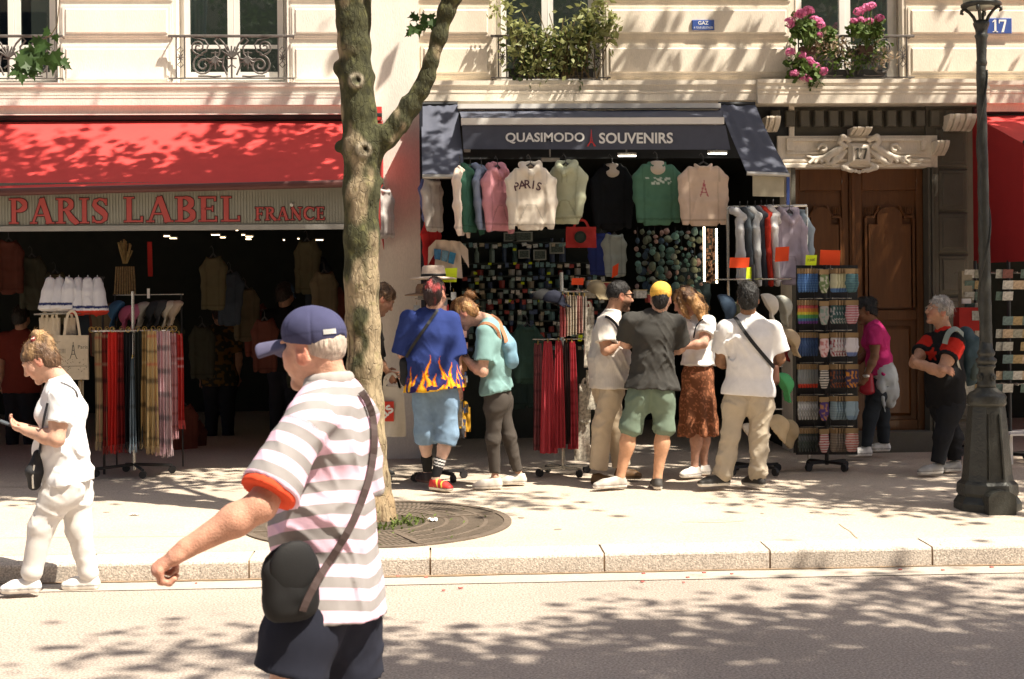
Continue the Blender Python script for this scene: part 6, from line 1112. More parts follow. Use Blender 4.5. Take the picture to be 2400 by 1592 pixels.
# ------------------------------------------------------------------ man in white T-shirt with cross-body strap
def white_man():
    Y = 11.53; J = dict(hd=(1753, 700), nk=(1753, 742), ch=(1757, 790), wa=(1757, 860), pe=(1754, 918), sa=(1698, 770), ea=(1688, 848, .06), sb=(1815, 772), eb=(1828, 842, .06), wb=(1806, 858, .30), fb=(1795, 850, .38), ka=(1712, 1018), na=(1694, 1112), ta=(1636, 1141, -.06), kb=(1780, 1018), nb=(1777, 1110), tb=(1746, 1136, .13)); J['wr'] = (1706, 858, .30); J['fa'] = (1718, 850, .38)
    p = Person('man in white T-shirt and khaki trousers with black strap across his back', Y, J, 4, (10, 8, 0), SK_D, 1.04); w = p.J['wa'].copy(); p.head(.0075); p.J['wa'] = p.J['wr']; p.arm('a', 1.05, .9); p.J['wa'] = w; p.arm('b', 1.05, .9, thumb=-1); p.body()
    p.top((.80, .785, .77), 'white_t_shirt', .72, 1.10, .03, .0085, .008, .13, sl_r=.086, seed=41, width=1.03); p.trousers((.48, .41, .31), end=1.97, r=(.098, .074, .068), hipr=.118, seat=.05, wrinkle=.012, wscale=.09, seed=42, break_=.10)
    for q in 'ab': p.shoe(q, (.030, .026, .022), (.74, .70, .62))
    p.hair((.010, .009, .008), 'nape', amp=.006, sc=.02, vol=1.0, low=-.035)
    bg = empty('shoulder_bag', tuple(at(1815, 880, Y + .05)), 'small brown bag on a black cross-body strap of the man in white', 'bag'); strap('strap', on_surface(kid(p, 'white_t_shirt'), pixpath([(1722, 744), (1730, 754), (1745, 778), (1768, 808), (1790, 834), (1806, 852), (1814, 862)]), .004), .030, .004, m_black, bg, [(0, -1, .2)] * 40)
    S = Sdf(.009); S.chain([at(1815, 862, Y + .03), at(1814, 892, Y + .04)], [.035, .045], .03, (0, 1, 0), [1.5, 1.6]); sdf_obj('bag_body', S, m_leather, bg, (.09, .035, .018))
white_man()
# ------------------------------------------------------------------ woman in pink and woman with folded arms
def pink_woman():
    Y = 13.3; J = dict(hd=(2026, 728), nk=(2046, 760), ch=(2054, 795), wa=(2060, 848), pe=(2062, 884), sa=(2050, 778, -.15), ea=(2050, 836, -.2), sb=(2052, 778, .15), eb=(2030, 830, .2), wb=(2012, 850, .1), fb=(2000, 842, .05), ka=(2040, 975, -.08), na=(2030, 1050, -.08), ta=(1984, 1070, -.1), kb=(2068, 975, .08), nb=(2072, 1042, .1), tb=(2040, 1058, .1)); J['wr'] = (2030, 882, -.2); J['fa'] = (2020, 902, -.18)
    p = Person('woman in bright pink top with a pale shirt tied round her waist beside the socks', Y, J, -82, (-84, 22, 0), (.24, .12, .065), .93); w = p.J['wa'].copy(); p.head(.0075); p.J['wa'] = p.J['wr']; p.arm('a', 1.0, 1.2, palm=(0, .6, .3)); p.J['wa'] = w; p.arm('b', 1.0, 1.0); p.body(); p.top((.52, .035, .17), 'pink_top', .55, 1.06, -.03, .009, .007, bust=1.0, sl_r=.08, seed=51); p.trousers((.035, .042, .05), 'jeans', 1.95, (.105, .075, .055), seat=.055, hipr=.12, seed=52); [p.shoe(q, (.74, .72, .68), (.78, .75, .7)) for q in 'ab']; p.hair((.010, .009, .009), 'bun', extra=lambda S, s: S.ell(s.H(0, -.11, .05), (.045, .045, .045), k=.03), amp=.008)
    S = Sdf(.010); S.chain([at(2062, 850, Y), at(2066, 880, Y), at(2074, 915, Y), at(2086, 945, Y - .02)], [.118, .135, .12, .05], .05, p.sd, [1.3, 1.35, 1.35, 1.5]); S.chain([at(2085, 880, Y - .08), at(2098, 930, Y - .1)], [.05, .02], .04); S.chain([at(2062, 900, Y - .16), at(2074, 965, Y - .16)], [.035, .012], .03); S.cut(at(2030, 870, Y), p.f); S.noise(.012, .07, 2); o = sdf_obj('tied_shirt', S, m_cloth, p.root, (.42, .45, .46))
    wt = MB(); wt.lathe([(.030, 0), (.033, .006), (.033, .018), (.030, .024)], tuple(p.J['wr'] + (0, 0, -.01)), 12).obj('watch', mat('watch', (.7, .68, .64), .3, .0, metal=.6), p.root)
    bg = empty('handbag', tuple(at(2030, 920, Y - .18)), 'small glossy red handbag at the hip of the woman in pink', 'bag'); S = Sdf(.009); S.chain([at(2036, 880, Y - .16), at(2032, 915, Y - .16)], [.03, .045], .03, (1, 0, 0), [1.4, 1.7]); sdf_obj('bag_body', S, mat('red_leather', (.35, .015, .03), .3, .05), bg, (1, 1, 1)); strap('strap', [at(2040, 880, Y - .17), at(2052, 850, Y - .18), at(2058, 800, Y - .17)], .01, .003, m_black, bg, (0, -1, 0))
pink_woman()
def folded_woman():
    Y = 12.2; J = dict(hd=(2200, 730), nk=(2214, 772), ch=(2214, 822), wa=(2216, 885), pe=(2216, 930), sa=(2242, 802, -.14), ea=(2204, 872, -.26), sb=(2176, 800, .13), eb=(2142, 852, -.06), wb=(2206, 866, -.30), fb=(2240, 872, -.30), ka=(2210, 1022, -.08), na=(2196, 1090, -.08), ta=(2152, 1113, -.14), kb=(2234, 1024, .08), nb=(2238, 1082, .10), tb=(2196, 1106, .07)); J['wr'] = (2146, 850, -.20); J['fa'] = (2128, 838, -.06)
    p = Person('grey-haired woman with folded arms, red sleeves and a backpack beside the lamp post', Y, J, -112, (-96, -10, 0), SK_M, .95); w = p.J['wa'].copy(); p.head(.0065, brow=(.25, .22, .2)); p.J['wa'] = p.J['wr']; p.arm('a', 1.2, .8, palm=(0, .8, .2)); p.J['wa'] = w; p.arm('b', 1.1, 1.0, palm=(0, .8, -.3)); p.body()
    def colr(V):
        c = np.tile(np.array((.014, .014, .015)), (len(V), 1)); d = np.minimum(np.linalg.norm(V - p.J['sa'] - (p.J['ea'] - p.J['sa']) * .25, axis=1), np.linalg.norm(V - p.J['sb'] - (p.J['eb'] - p.J['sb']) * .25, axis=1)); c[d < .105] = (.50, .025, .015); nk = np.linalg.norm(V - p.J['nk'], axis=1); c[nk < .085] = (.50, .025, .015)
        q = p.J['ch'] + p.f * .12; X = (V - q) @ p.sd; Z = (V - q)[:, 2] + .03; r = np.hypot(X, Z); a = np.arctan2(X, Z); star = (r < .05 * (.55 + .45 * np.cos(2.5 * ((a + math.pi / 5) % (2 * math.pi / 5) - math.pi / 5)) ** 2 * 1.6)) & (((V - q) @ p.f) > -.06) & (r < .085); c[star] = (.50, .03, .015); return c
    p.top(colr, 't_shirt', .55, 1.1, .10, .0085, .006, sl_r=.088, belly=.02, bust=1.0, seed=61); p.trousers((.020, .021, .024), 'trousers', 1.93, (.112, .08, .062), seat=.05, hipr=.128, seed=62); [p.shoe(q, (.34, .33, .31), (.62, .6, .56)) for q in 'ab']; p.hair((.28, .26, .24), 'short', col2=((.55, .52, .48), .1), amp=.012, sc=.026, vol=1.07, low=-.035)
    g = MB()
    for q in (-1, 1): g.tube([p.H(q * .034 + .026 * math.cos(a), .104, .012 + .018 * math.sin(a)) for a in np.linspace(0, 6.28, 13)], .0018, 4); g.tube([p.H(q * .06, .1, .018), p.H(q * .078, -.01, .018)], .002, 4)
    g.obj('glasses', mat('thin_metal', (.5, .45, .4), .3, .0, metal=.8), p.root)
    bp = empty('backpack', tuple(at(2270, 900, Y + .05)), 'dark teal hiking backpack on the woman with folded arms', 'backpack'); S = Sdf(.010); S.chain([at(2262, 785, Y + .06), at(2272, 830, Y + .07), at(2270, 880, Y + .07)], [.075, .10, .09], .05, (.3, 1, 0), [1.3, 1.35, 1.3]); S.ell(at(2282, 800, Y + .05), (.07, .1, .05), k=.04); S.noise(.008, .07, 3); sdf_obj('bag_body', S, m_leather, bp, (.030, .060, .075)); S = Sdf(.009); S.chain([at(2285, 840, Y - .02), at(2282, 880, Y - .02)], [.045, .05], .03); sdf_obj('pocket', S, m_leather, bp, (.06, .085, .08))
    strap('strap', smoothpath([at(u, v, Y + d) for u, v, d in ((2256, 785, -.08), (2240, 772, -.16), (2226, 778, -.20), (2218, 792, -.215), (2214, 806, -.21))], 4), .045, .01, m_leather, bp, [(-.2, -1, .5)] * 20, (.20, .24, .22)); strap('strap', smoothpath([at(u, v, Y + d) for u, v, d in ((2240, 830, -.18), (2248, 860, -.17), (2262, 900, -.14), (2272, 945, -.12))], 4), .018, .003, m_leather, bp, [(0, -1, 0)] * 20, (.38, .36, .30))
folded_woman()
# ------------------------------------------------------------------ shoppers in the dark of the left shop
def shopper(lab, u, v, Y, top, hairc, yaw, cap=None, skin=SK_M, legs=(.02, .02, .025), group=None, size=1.0):
    k = 3333 / (Y * 1.0) * size; z0 = 1.69 + (722 - .0097 * (u - 1200) - v) * Y / 3333; g = lambda du, dz, d=0: (u + du * k, v - dz * k, d)
    J = dict(hd=g(0, 0), nk=g(0, -.15), ch=g(0, -.32), wa=g(0, -.55), pe=g(0, -.74), sa=g(-.18, -.22), ea=g(-.22, -.5), sb=g(.18, -.22), eb=g(.22, -.5), wb=g(.2, -.72, .1), fb=g(.19, -.82, .12), ka=g(-.09, -1.12), na=g(-.1, -1.5), ta=g(-.1, -1.57, .2), kb=g(.09, -1.12), nb=g(.1, -1.5), tb=g(.1, -1.57, .2)); J['wr'] = g(-.2, -.72, .1); J['fa'] = g(-.19, -.82, .12)
    p = Person(lab, Y, J, yaw, (yaw, 12, 0), skin, size, group); w = p.J['wa'].copy(); p.head(.009); p.J['wa'] = p.J['wr']; p.arm('a', h=.009); p.J['wa'] = w; p.arm('b', h=.009); p.body(); p.top(top, 't_shirt', .8, 1.12, .08, .012); p.trousers(legs, h=.013, end=1.95); p.hair(hairc, 'nape', h=.01); [p.shoe(q, (.05, .05, .05), (.3, .3, .3), h=.009) for q in 'ab']
    if cap: p.cap(cap, True, False, .008)
shopper('shopper in denim cap and black T-shirt seen from behind in the shop', 668, 692, 15.3, (.012, .012, .013), (.03, .02, .015), 25, (.10, .16, .25))
shopper('shopper in dark red T-shirt in the dark of the shop at the far edge', 50, 745, 15.6, (.16, .03, .02), (.02, .015, .01), 10)
shopper('shopper in flowered brown top deep in the dark shop', 515, 735, 16.2, lambda V: np.where((vnoise(V * 28) > .15)[:, None], (.14, .075, .02), (.03, .03, .02)), (.02, .015, .01), -20)
# ================================================================== goods of the two shops
m_chrome = mat('chrome_tube', (.55, .54, .50), .25, .05, 10, metal=.8); m_blackmetal = mat('black_metal', (.02, .02, .022), .45, .1); m_hanger = mat('hanger_plastic', (.05, .05, .05), .4)
m_kraft = mat('kraft_card', (.27, .18, .09), .9, .08); m_gold = mat('gold_ring', (.55, .36, .10), .3, .1, metal=.7)
ORD = ['first', 'second', 'third', 'fourth', 'fifth', 'sixth', 'seventh', 'eighth', 'ninth', 'tenth', 'eleventh', 'twelfth', 'thirteenth', 'fourteenth', 'fifteenth', 'sixteenth']
def garment(lab, u, v0, v1, wpx, Y, col, yaw=180, hood=True, sleeves=1.0, cat='hoodie', group=None, neck=None, colf=None, h=.011, slx=1.0, bend=0, name='hoodie'):
    """sweatshirt hanging on a hanger: flattened body, hanging sleeves, hem rib, hood"""
    T = at(u, v0, Y); B = at(u, v1, Y); f = fdir(yaw); sd = np.array([f[1], -f[0], 0]); L = T[2] - B[2]; a = max(abs(sd[0]), .25); hw = wpx / 2 / (3333 / Y) / a; bw = hw * .70; th = .034; S = Sdf(h); X = lambda s, z, d=0: np.array([T[0], T[1], 0]) + sd * s + f * d + np.array([0, 0, T[2] - z])
    S.chain([X(0, L * .13), X(0, L * .3), X(0, L * .62), X(0, L * .90), X(0, L * .915)], [.045, th, th * 1.15, th * 1.05, th * .86], .03, sd, [bw * .78 / .045, bw / th, bw / th * .98, bw / th * .98, bw / th * 1.0]); S.cone(X(0, L * .91), X(0, L * 1.0), th * .9, th * .82, .008, sd, bw / th * 1.02, bw / th * .98, False, True)
    for q in (-1, 1):
        S.chain([X(q * bw * .80, L * .11), X(q * hw * .92 * slx, L * .26), X(q * (hw - .02) * slx, L * .58, .012 + bend), X(q * (hw * .90) * slx, L * (.58 + .36 * sleeves), .03 + bend * 1.4)], [.030, .032, .031, .025], .03, sd, [1.5, 1.5, 1.45, 1.3]); S.cone(X(q * hw * .90 * slx, L * (.58 + .36 * sleeves), .03 + bend * 1.4), X(q * hw * .885 * slx, L * (.66 + .36 * sleeves), .034 + bend * 1.4), .022, .020, .006, sd, 1.4, 1.4, f1=True)
        if hood: S.chain([X(0, L * .17, .055), X(q * .055, L * .08, .03), X(q * .075, L * .0, -.03), X(0, -.01, -.07)], [.018, .03, .032, .03], .02)
    if not hood: S.chain([X(-.075, L * .03, .0), X(-.04, L * .085, .04), X(.04, L * .085, .04), X(.075, L * .03, 0)], [.014, .015, .015, .014], .012)
    S.cut(X(0, L * 1.0), (0, 0, -1.0), X(-bw * 1.2, L * 1.2, 0) - .12, X(bw * 1.2, L * .92, 0) + .12) if False else None
    S.folds(.009, .14, u * .37, .2, .25).folds(.006, .09, u * .11, -.3, .25); g = empty(name, tuple(B), lab, cat, group); V, F = S.mesh(); c = np.tile(np.array(col), (len(V), 1))
    z_ = T[2] - V[:, 2]; x_ = (V - T) @ sd; fr_ = ((V - T) @ f) > 0
    c[np.abs(z_ - L * .912) < .007] *= .72; c[np.abs(np.abs(x_) - bw * (.93 + .1 * (z_ / L < .3))) < .008] *= .82
    if hood: c[fr_ & (z_ > L * .62) & (z_ < L * .88) & (np.abs(np.abs(x_) - bw * (.30 + .55 * np.clip((z_ / L - .62) / .26, 0, 1))) < .007)] *= .70; c[fr_ & (np.abs(z_ - L * .62) < .006) & (np.abs(x_) < bw * .3)] *= .75; c[fr_ & (np.abs(np.abs(x_) - .022) < .006) & (z_ > L * .12) & (z_ < L * .33)] *= .8
    if colf is not None: c = colf(V, X, sd, f, L, c)
    o = mesh('garment', V, F, m_cloth, g, True, c * (1 + .05 * vnoise(V * 20)[:, None]))
    MB().tube([X(-bw * .8, L * .12), X(-bw * .3, L * .03), X(0, -.01), X(bw * .3, L * .03), X(bw * .8, L * .12)], .009, 6).tube([X(0, -.01), X(0, -.06), X(.02, -.09), X(.035, -.07)], .004, 5).obj('hanger', m_hanger, g)
    if neck is not None: S = Sdf(.01); S.chain([X(0, L * .12), X(0, L * .0)], [.07, .055], .02, sd, [1.2, 1.1], f1=True); sdf_obj('mannequin_neck', S, mat('mannequin', (.55, .47, .38), .6), g, (1, 1, 1))
    return g, X, sd, f, L
GR = 'hoodies hung in a row under the blue awning'
garment('cream sweatshirt seen edge-on, first of the hanging row', 1078, 388, 552, 34, 12.78, (.72, .60, .50), 100, False, 1.0, 'sweatshirt', GR, name='sweatshirt')
garment('dark green hoodie hanging sideways beside the cream edge-on sweatshirt', 1102, 392, 545, 46, 12.85, (.045, .125, .085), 118, True, 1.0, group=GR)
garment('blue-grey hoodie hanging sideways between green and pink ones', 1128, 393, 538, 30, 12.92, (.22, .26, .36), 110, True, 1.0, group=GR)
def pk(V, X, sd, f, L, c): return c
g, X, sd, f, L = garment('pink hoodie hanging half turned next to the PARIS hoodie', 1166, 390, 540, 62, 12.86, (.62, .28, .32), 145, True, 1.05, group=GR)
g, X, sd, f, L = garment('cream hoodie printed PARIS in dark arched letters', 1243, 386, 540, 102, 12.74, (.74, .66, .55), 176, True, .92, group=GR)
m_print = mat('dark_print', (.10, .05, .06), .8, .1)
for i, ch in enumerate('PARIS'):
    a = (i - 2) * .12; c = on_surface(list(g.children)[:1], [(1237 + (i - 2) * 13, 432 + 1.3 * (i - 2) ** 2)], .0015, 5)[0]; put_text('lettering', ch, m_print, c, (math.cos(a), 0, -math.sin(a)), (math.sin(a), 0, math.cos(a)), None, .075, g, .015, .0015)
garment('pale green hoodie at the end of the hanging row', 1326, 384, 524, 80, 12.86, (.50, .52, .36), 205, True, .7, group=GR, bend=.03)
def gcol(V, X, sd, f, L, c): q = X(0, L * .32, .06); x = (V - q) @ sd; z = V[:, 2] - q[2]; m = (np.abs(x) < .12) & (np.abs(z) < .035) & (vnoise(np.stack([x * 40, z * 60, x * 0], 1)) > -.05) & (((V - q) @ f) > -.03); c[m] = (.55, .62, .55); return c
garment('green sweatshirt with a pale print on a mannequin bust', 1540, 378, 528, 100, 13.05, (.085, .19, .125), 178, False, .85, 'sweatshirt', 'sweatshirts on mannequin busts', True, gcol, name='sweatshirt')
def pcol(V, X, sd, f, L, c):
    q = X(0, L * .42, .06); x = np.abs((V - q) @ sd); z = V[:, 2] - q[2] + .07; m = (z > 0) & (z < .15) & (np.abs(x - (.036 * (1 - z / .15) ** 1.6)) < .006) & (((V - q) @ f) > -.03); m2 = (z > .03) & (z < .04) & (x < .03); c[m | m2] = (.38, .10, .12); return c
garment('peach sweatshirt with an embroidered tower on a mannequin bust', 1648, 382, 530, 102, 12.9, (.62, .47, .36), 182, False, .9, 'sweatshirt', 'sweatshirts on mannequin busts', None, pcol, h=.0085, name='sweatshirt')
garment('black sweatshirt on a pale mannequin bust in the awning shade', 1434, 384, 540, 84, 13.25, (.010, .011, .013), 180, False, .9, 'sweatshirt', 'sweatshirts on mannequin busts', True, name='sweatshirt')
GR2 = 'garments on the rail by the wooden door'
for i, (u, w, col, lab) in enumerate(((1734, 12, (.50, .50, .50), 'grey hoodie edge-on, first on the rail by the door'), (1752, 12, (.06, .07, .08), 'black hoodie edge-on, second on the rail by the door'), (1770, 14, (.45, .46, .46), 'pale grey hoodie edge-on, third on the rail by the door'), (1784, 12, (.04, .04, .05), 'charcoal hoodie edge-on beside the red one'), (1797, 16, (.42, .035, .020), 'red hoodie edge-on on the rail by the door'), (1812, 18, (.66, .64, .62), 'white hoodie edge-on beside the lilac one'))): garment(lab, u, 496 - i, 668, w, 12.75 + .03 * i, col, 102, True, 1.0, group=GR2)
garment('pale blue hoodie half hidden behind the lilac one', 1866, 500, 655, 66, 13.12, (.35, .42, .47), 176, True, 1.0, group=GR2)
garment('lilac hoodie facing the street on the rail by the wooden door', 1850, 494, 668, 72, 12.96, (.42, .36, .42), 170, True, .85, group=GR2)
rl = empty('clothes_rail', tuple(gs(1790, 1090)), 'chrome clothes rail carrying the lilac hoodie', 'clothes rail'); MB().tube([at(1705, 486, 12.75), at(1890, 482, 13.1)], .013, 8).obj('bar', m_chrome, rl)
for u, y in ((1705, 12.75), (1890, 13.1)): q = at(u, 486, y); MB().tube([q, (q[0], q[1], side_z(y))], .014, 8).obj('post', m_chrome, rl)
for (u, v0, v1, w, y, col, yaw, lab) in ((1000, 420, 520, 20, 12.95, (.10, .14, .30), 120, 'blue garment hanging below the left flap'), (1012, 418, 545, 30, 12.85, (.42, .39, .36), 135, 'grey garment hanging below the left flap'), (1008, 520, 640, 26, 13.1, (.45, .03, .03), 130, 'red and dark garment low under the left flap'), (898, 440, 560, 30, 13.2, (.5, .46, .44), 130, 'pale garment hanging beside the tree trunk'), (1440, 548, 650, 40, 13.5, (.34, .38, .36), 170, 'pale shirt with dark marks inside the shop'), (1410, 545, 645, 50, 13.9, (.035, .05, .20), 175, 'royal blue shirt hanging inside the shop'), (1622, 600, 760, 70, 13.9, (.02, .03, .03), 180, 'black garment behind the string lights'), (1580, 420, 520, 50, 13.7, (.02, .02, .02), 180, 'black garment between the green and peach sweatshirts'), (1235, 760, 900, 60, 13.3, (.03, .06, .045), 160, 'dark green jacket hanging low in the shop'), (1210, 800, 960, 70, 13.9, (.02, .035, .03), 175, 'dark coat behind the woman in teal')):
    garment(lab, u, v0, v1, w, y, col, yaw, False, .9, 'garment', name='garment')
def tshirt(lab, pts, Y, col, pics):
    n = 12; P = sheet4(at(*pts[0], Y), at(*pts[1], Y), at(*pts[2], Y - .03), at(*pts[3], Y - .03), n, n, 0, .02, 3); t = empty('t_shirt', tuple(at(*pts[2], Y)), lab, 't-shirt'); cloth_obj('body', P, mat('tee_beige', (.62, .50, .38), .9, .05, 20), t, .02)
    for sx, k in ((0, -1), (n - 1, 1)):
        a = P[0, sx]; b = P[4, sx]; d = np.array([k * .07, -.02, -.12]); cloth_obj('sleeve', sheet4(a, a + d + (0, 0, .05), b + d, b, 5, 5), mat('tee_beige'), t, .015)
    for (a, b, c_, d, cm) in pics: MB().slab([at(u, v, Y - .045) for u, v in (a, b, c_, d)], (0, .003, 0)).obj('printed_picture', mat('picture_' + cm, {'blue': (.05, .16, .30), 'mix': (.14, .26, .33), 'teal': (.04, .20, .34)}[cm], .8, .5, 35), t)
tshirt('beige T-shirt with three small blue pictures hung at the shop entrance', [(1022, 562), (1078, 566), (1084, 652), (1018, 642)], 12.95, None, [((1017, 583), (1034, 585), (1032, 610), (1018, 607), 'blue'), ((1036, 586), (1052, 589), (1048, 615), (1034, 611), 'mix'), ((1054, 590), (1069, 594), (1063, 620), (1050, 616), 'teal')])
# --- price cards
m_or = mat('orange_card', (.86, .075, .010), .7, .03); m_yl = mat('yellow_card', (.70, .86, .02), .7, .03)
def card(lab, u0, v0, u1, v1, Y, m, tilt=0, txt=None, name='price_card', rod=True):
    a, b, c, d = (at(u0, v0, Y), at(u1, v0 + tilt, Y), at(u1 - 2, v1 + tilt, Y), at(u0 - 2, v1, Y)); o = MB().slab([a, b, c, d], (0, .006, 0)).obj(name, m); tag(o, lab, 'price card', 'bright price cards')
    if rod: MB().tube([at((u0 + u1) / 2, v1 - 6, Y + .012), at((u0 + u1) / 2, v1 + 18, Y + .012)], .004, 5).obj('holder', m_chrome, o)
    if txt: put_text('lettering', txt, m_print, (a + b + c + d) / 4 + (0, -.001, 0), (1, 0, .04), (-.04, 0, 1), (u1 - u0) * .7 / 260, None, o, 0, .002)
card('orange price card above the rail left of the lilac hoodie', 1711, 604, 1757, 628, 12.5, m_or); card('orange price card on the lilac hoodie', 1818, 580, 1850, 614, 12.62, m_or, -2, rod=False); card('large orange price card on top of the sock stand', 1923, 586, 1970, 621, 12.55, m_or, 1); card('yellow-green price card on top of the sock stand', 1889, 598, 1915, 622, 12.5, m_yl, 0, '7,50€'); card('yellow-green price card behind the white T-shirt man', 1750, 627, 1769, 660, 12.45, m_yl, -1, rod=False); card('yellow price sign beside the straw hat', 1039, 629, 1072, 662, 12.45, m_yl, -1); card('orange price card above the scarf stand', 1341, 652, 1369, 668, 12.6, m_or); card('yellow price tag on the scarf stand', 1356, 785, 1366, 800, 12.55, m_yl, rod=False); card('orange slip hanging inside the shop above the dark-haired man', 1436, 625, 1450, 652, 13.3, m_or, -8, rod=False)
# --- shelf unit with souvenirs
sy = 15.3; su = empty('shelf_unit', tuple(at(1250, 1000, sy)), 'dark shelf unit of souvenirs on the back wall of the shop', 'shelf'); m_shelf = mat('shelf_dark', (.035, .045, .04), .6, .1)
MB().box((FX(1080, sy), sy + .2, .24), (FX(1425, sy), sy + .24, FZ(535, sy))).obj('back_panel', m_shelf, su); rows = [568, 616, 646, 676, 700, 726, 752, 780, 810]
for v in rows: MB().box((FX(1080, sy), sy - .05, FZ(v, sy) - .015), (FX(1425, sy), sy + .199, FZ(v, sy))).obj('shelf_board', m_shelf, su)
pal = [(.40, .42, .40), (.10, .16, .15), (.35, .30, .20), (.30, .05, .04), (.12, .22, .22), (.5, .48, .42), (.06, .09, .16), (.22, .30, .26)]
rr = random.Random(3)
def bottle_m(h, r): return MB().lathe([(r, 0), (r, h * .62), (r * .45, h * .78), (r * .42, h * .9), (r * .5, h * .91), (r * .5, h)], (0, 0, 0), 10)
def mug_m(h, r): return MB().lathe([(r * .85, 0), (r, h * .1), (r, h), (r * .86, h), (r * .82, h * .2)], (0, 0, 0), 10)
protos = {}
def item(name, kind, x, y, z, h, r, col, lab, cat, grp):
    key = (kind, round(h, 3), round(r, 3)); m = mat('glaze_%d' % (pal.index(col)), col, .3, .15, 30)
    if key not in protos: b = (bottle_m if kind == 'b' else mug_m)(h, r); o = b.obj(name, m, loc=(0, 0, 0)); protos[key] = o
    else: o = protos[key].copy(); COL.objects.link(o)
    o.name = name; o.location = (x, y + rr.uniform(-.02, .05), z); k_ = rr.uniform(.65, 1.25); o.scale = (k_ * rr.uniform(.8, 1.1), k_, min(1.25, k_ * rr.uniform(.8, 1.3))); recol(o, m); tag(o, lab, cat, grp)
for j, v in enumerate(rows[1:]):
    z = FZ(v, sy); n = 9 if j == 0 else 14
    for i in range(n):
        x = FX(1092 + (320 * (i + .5) / n if j else 28 * i * 1.0), sy) + rr.uniform(-.022, .022); col = rr.choice(pal)
        if j == 0: item('souvenir_bottle', 'b', x, sy, z, .21, .03, col, '%s bottle along the upper souvenir shelf' % ORD[i], 'bottle', 'bottles on the souvenir shelf')
        elif j < 7: item('souvenir_mug', 'm', x, sy, z, .075 if j > 1 else .06, .036, col, 'small souvenir cup, %s along the %s shelf below the bottles' % (ORD[i], ORD[j - 1]), 'cup', 'cups on the souvenir shelves')
for i, (u, v, w, h, lab) in enumerate(((1305, 582, 34, 26, 'small boxed souvenir frame on the upper shelf under the pale green hoodie'), (1265, 598, 30, 24, 'boxed souvenir frame beside the bottles'), (1228, 596, 26, 20, 'small round-edged souvenir plaque beside the bottles'), (1225, 555, 46, 22, 'pale souvenir cushion on the top shelf'), (1196, 556, 30, 20, 'small pale souvenir cushion on the top shelf'))):
    p = at(u, v, sy - .05); ww, hh = w / 2 / 215, h / 2 / 215; o = MB().obox(p, (ww, 0, 0), (0, .02, 0), (0, 0, hh)).obj('souvenir_plaque', mat('frame_pale', (.36, .38, .33), .6, .2, 30)); tag(o, lab, 'souvenir'); MB().obox(p - (0, .022, 0), (ww * .8, 0, 0), (0, .001, 0), (0, 0, hh * .75)).obj('picture', mat('picture_mix2', (.10, .13, .11), .7, .6, 50), o)
for k, (u, v) in enumerate(((1148, 619), (1207, 618), (1243, 617), (1284, 619), (1114, 641), (1286, 641), (1206, 585), (1118, 664), (1225, 664), (1290, 662), (1195, 706), (1265, 706))):
    o = MB().box(tuple(at(u - 4, v + 3, sy - .06)), tuple(at(u + 4, v - 3, sy - .06) + (0, .004, 0))).obj('shelf_tag', m_yl); tag(o, 'small yellow price tag, %s on the souvenir shelf edges' % ORD[k], 'price tag', 'yellow shelf tags')
mg = {}
for j, v in enumerate(rows):                                        # magnets and small cards hung from the shelf edges
    for i in range(24):
        k = rr.randrange(8); x = FX(1086 + 14 * i + rr.uniform(-3, 3), sy - .07); z = FZ(v + rr.uniform(5, 10), sy - .07)
        if rr.random() < .12: continue
        q = np.array([x, sy - .07, z]); w, h = rr.choice([(.02, .026), (.026, .02), (.018, .018)])
        if (k, w) not in mg: mg[(k, w)] = MB().obox(wl(su), (w, 0, 0), (0, .004, 0), (0, 0, h)).obj('magnet', mat('magnet_%d' % k, np.array(pal[k]) * 1.5, .4, .5, 60), su); o_ = mg[(k, w)]
        else: o_ = mg[(k, w)].copy(); COL.objects.link(o_); o_.parent = su
        o_.location = (q - wl(su)).tolist(); o_.rotation_euler = (0, rr.uniform(-.15, .15), 0)
# --- bags, plush strings, light tubes
def tote(lab, u0, v0, u1, v1, Y, m, hang=18, name='tote_bag', prt=None, bulge=.03):
    n = 10; P = sheet4(at(u0, v0, Y), at(u1, v0, Y), at(u1 + 1, v1, Y), at(u0 - 1, v1, Y), n, n, 0, .012, u0); t = empty(name, tuple(at((u0 + u1) / 2, v1, Y)), lab, 'bag'); cloth_obj('bag_body', P, m, t, bulge); w = u1 - u0
    for s in (0, 1): strap('handle', smoothpath([at(u0 + w * .25, v0 + 2, Y + .02 * s), at(u0 + w * .38, v0 - hang, Y + .02 * s), at(u0 + w * .62, v0 - hang, Y + .02 * s), at(u0 + w * .75, v0 + 2, Y + .02 * s)], 4), .022, .004, m, t, [(0, -1, 0)] * 20)
    if prt: prt(t)
    return t
def ringp(t):
    b = MB(); c = at(1360, 556, 12.97)
    for a in np.linspace(0, 2 * math.pi, 20)[:-1]: b.obox(c + (.045 * math.cos(a), 0, .045 * math.sin(a)), (.010, 0, 0), (0, .002, 0), (0, 0, .010))
    b.slab([c + (.04 * math.cos(a), -.001, .04 * math.sin(a)) for a in np.linspace(0, 2 * math.pi, 16)[:-1]], (0, .003, 0)); b.obj('round_print', mat('dark_print2', (.02, .03, .02), .8, .2), t)
tote('red tote bag with a dark round print hanging in the shop', 1327, 532, 1397, 581, 13.0, mat('tote_red', (.34, .022, .018), .85, .08, 20), 14, prt=ringp)
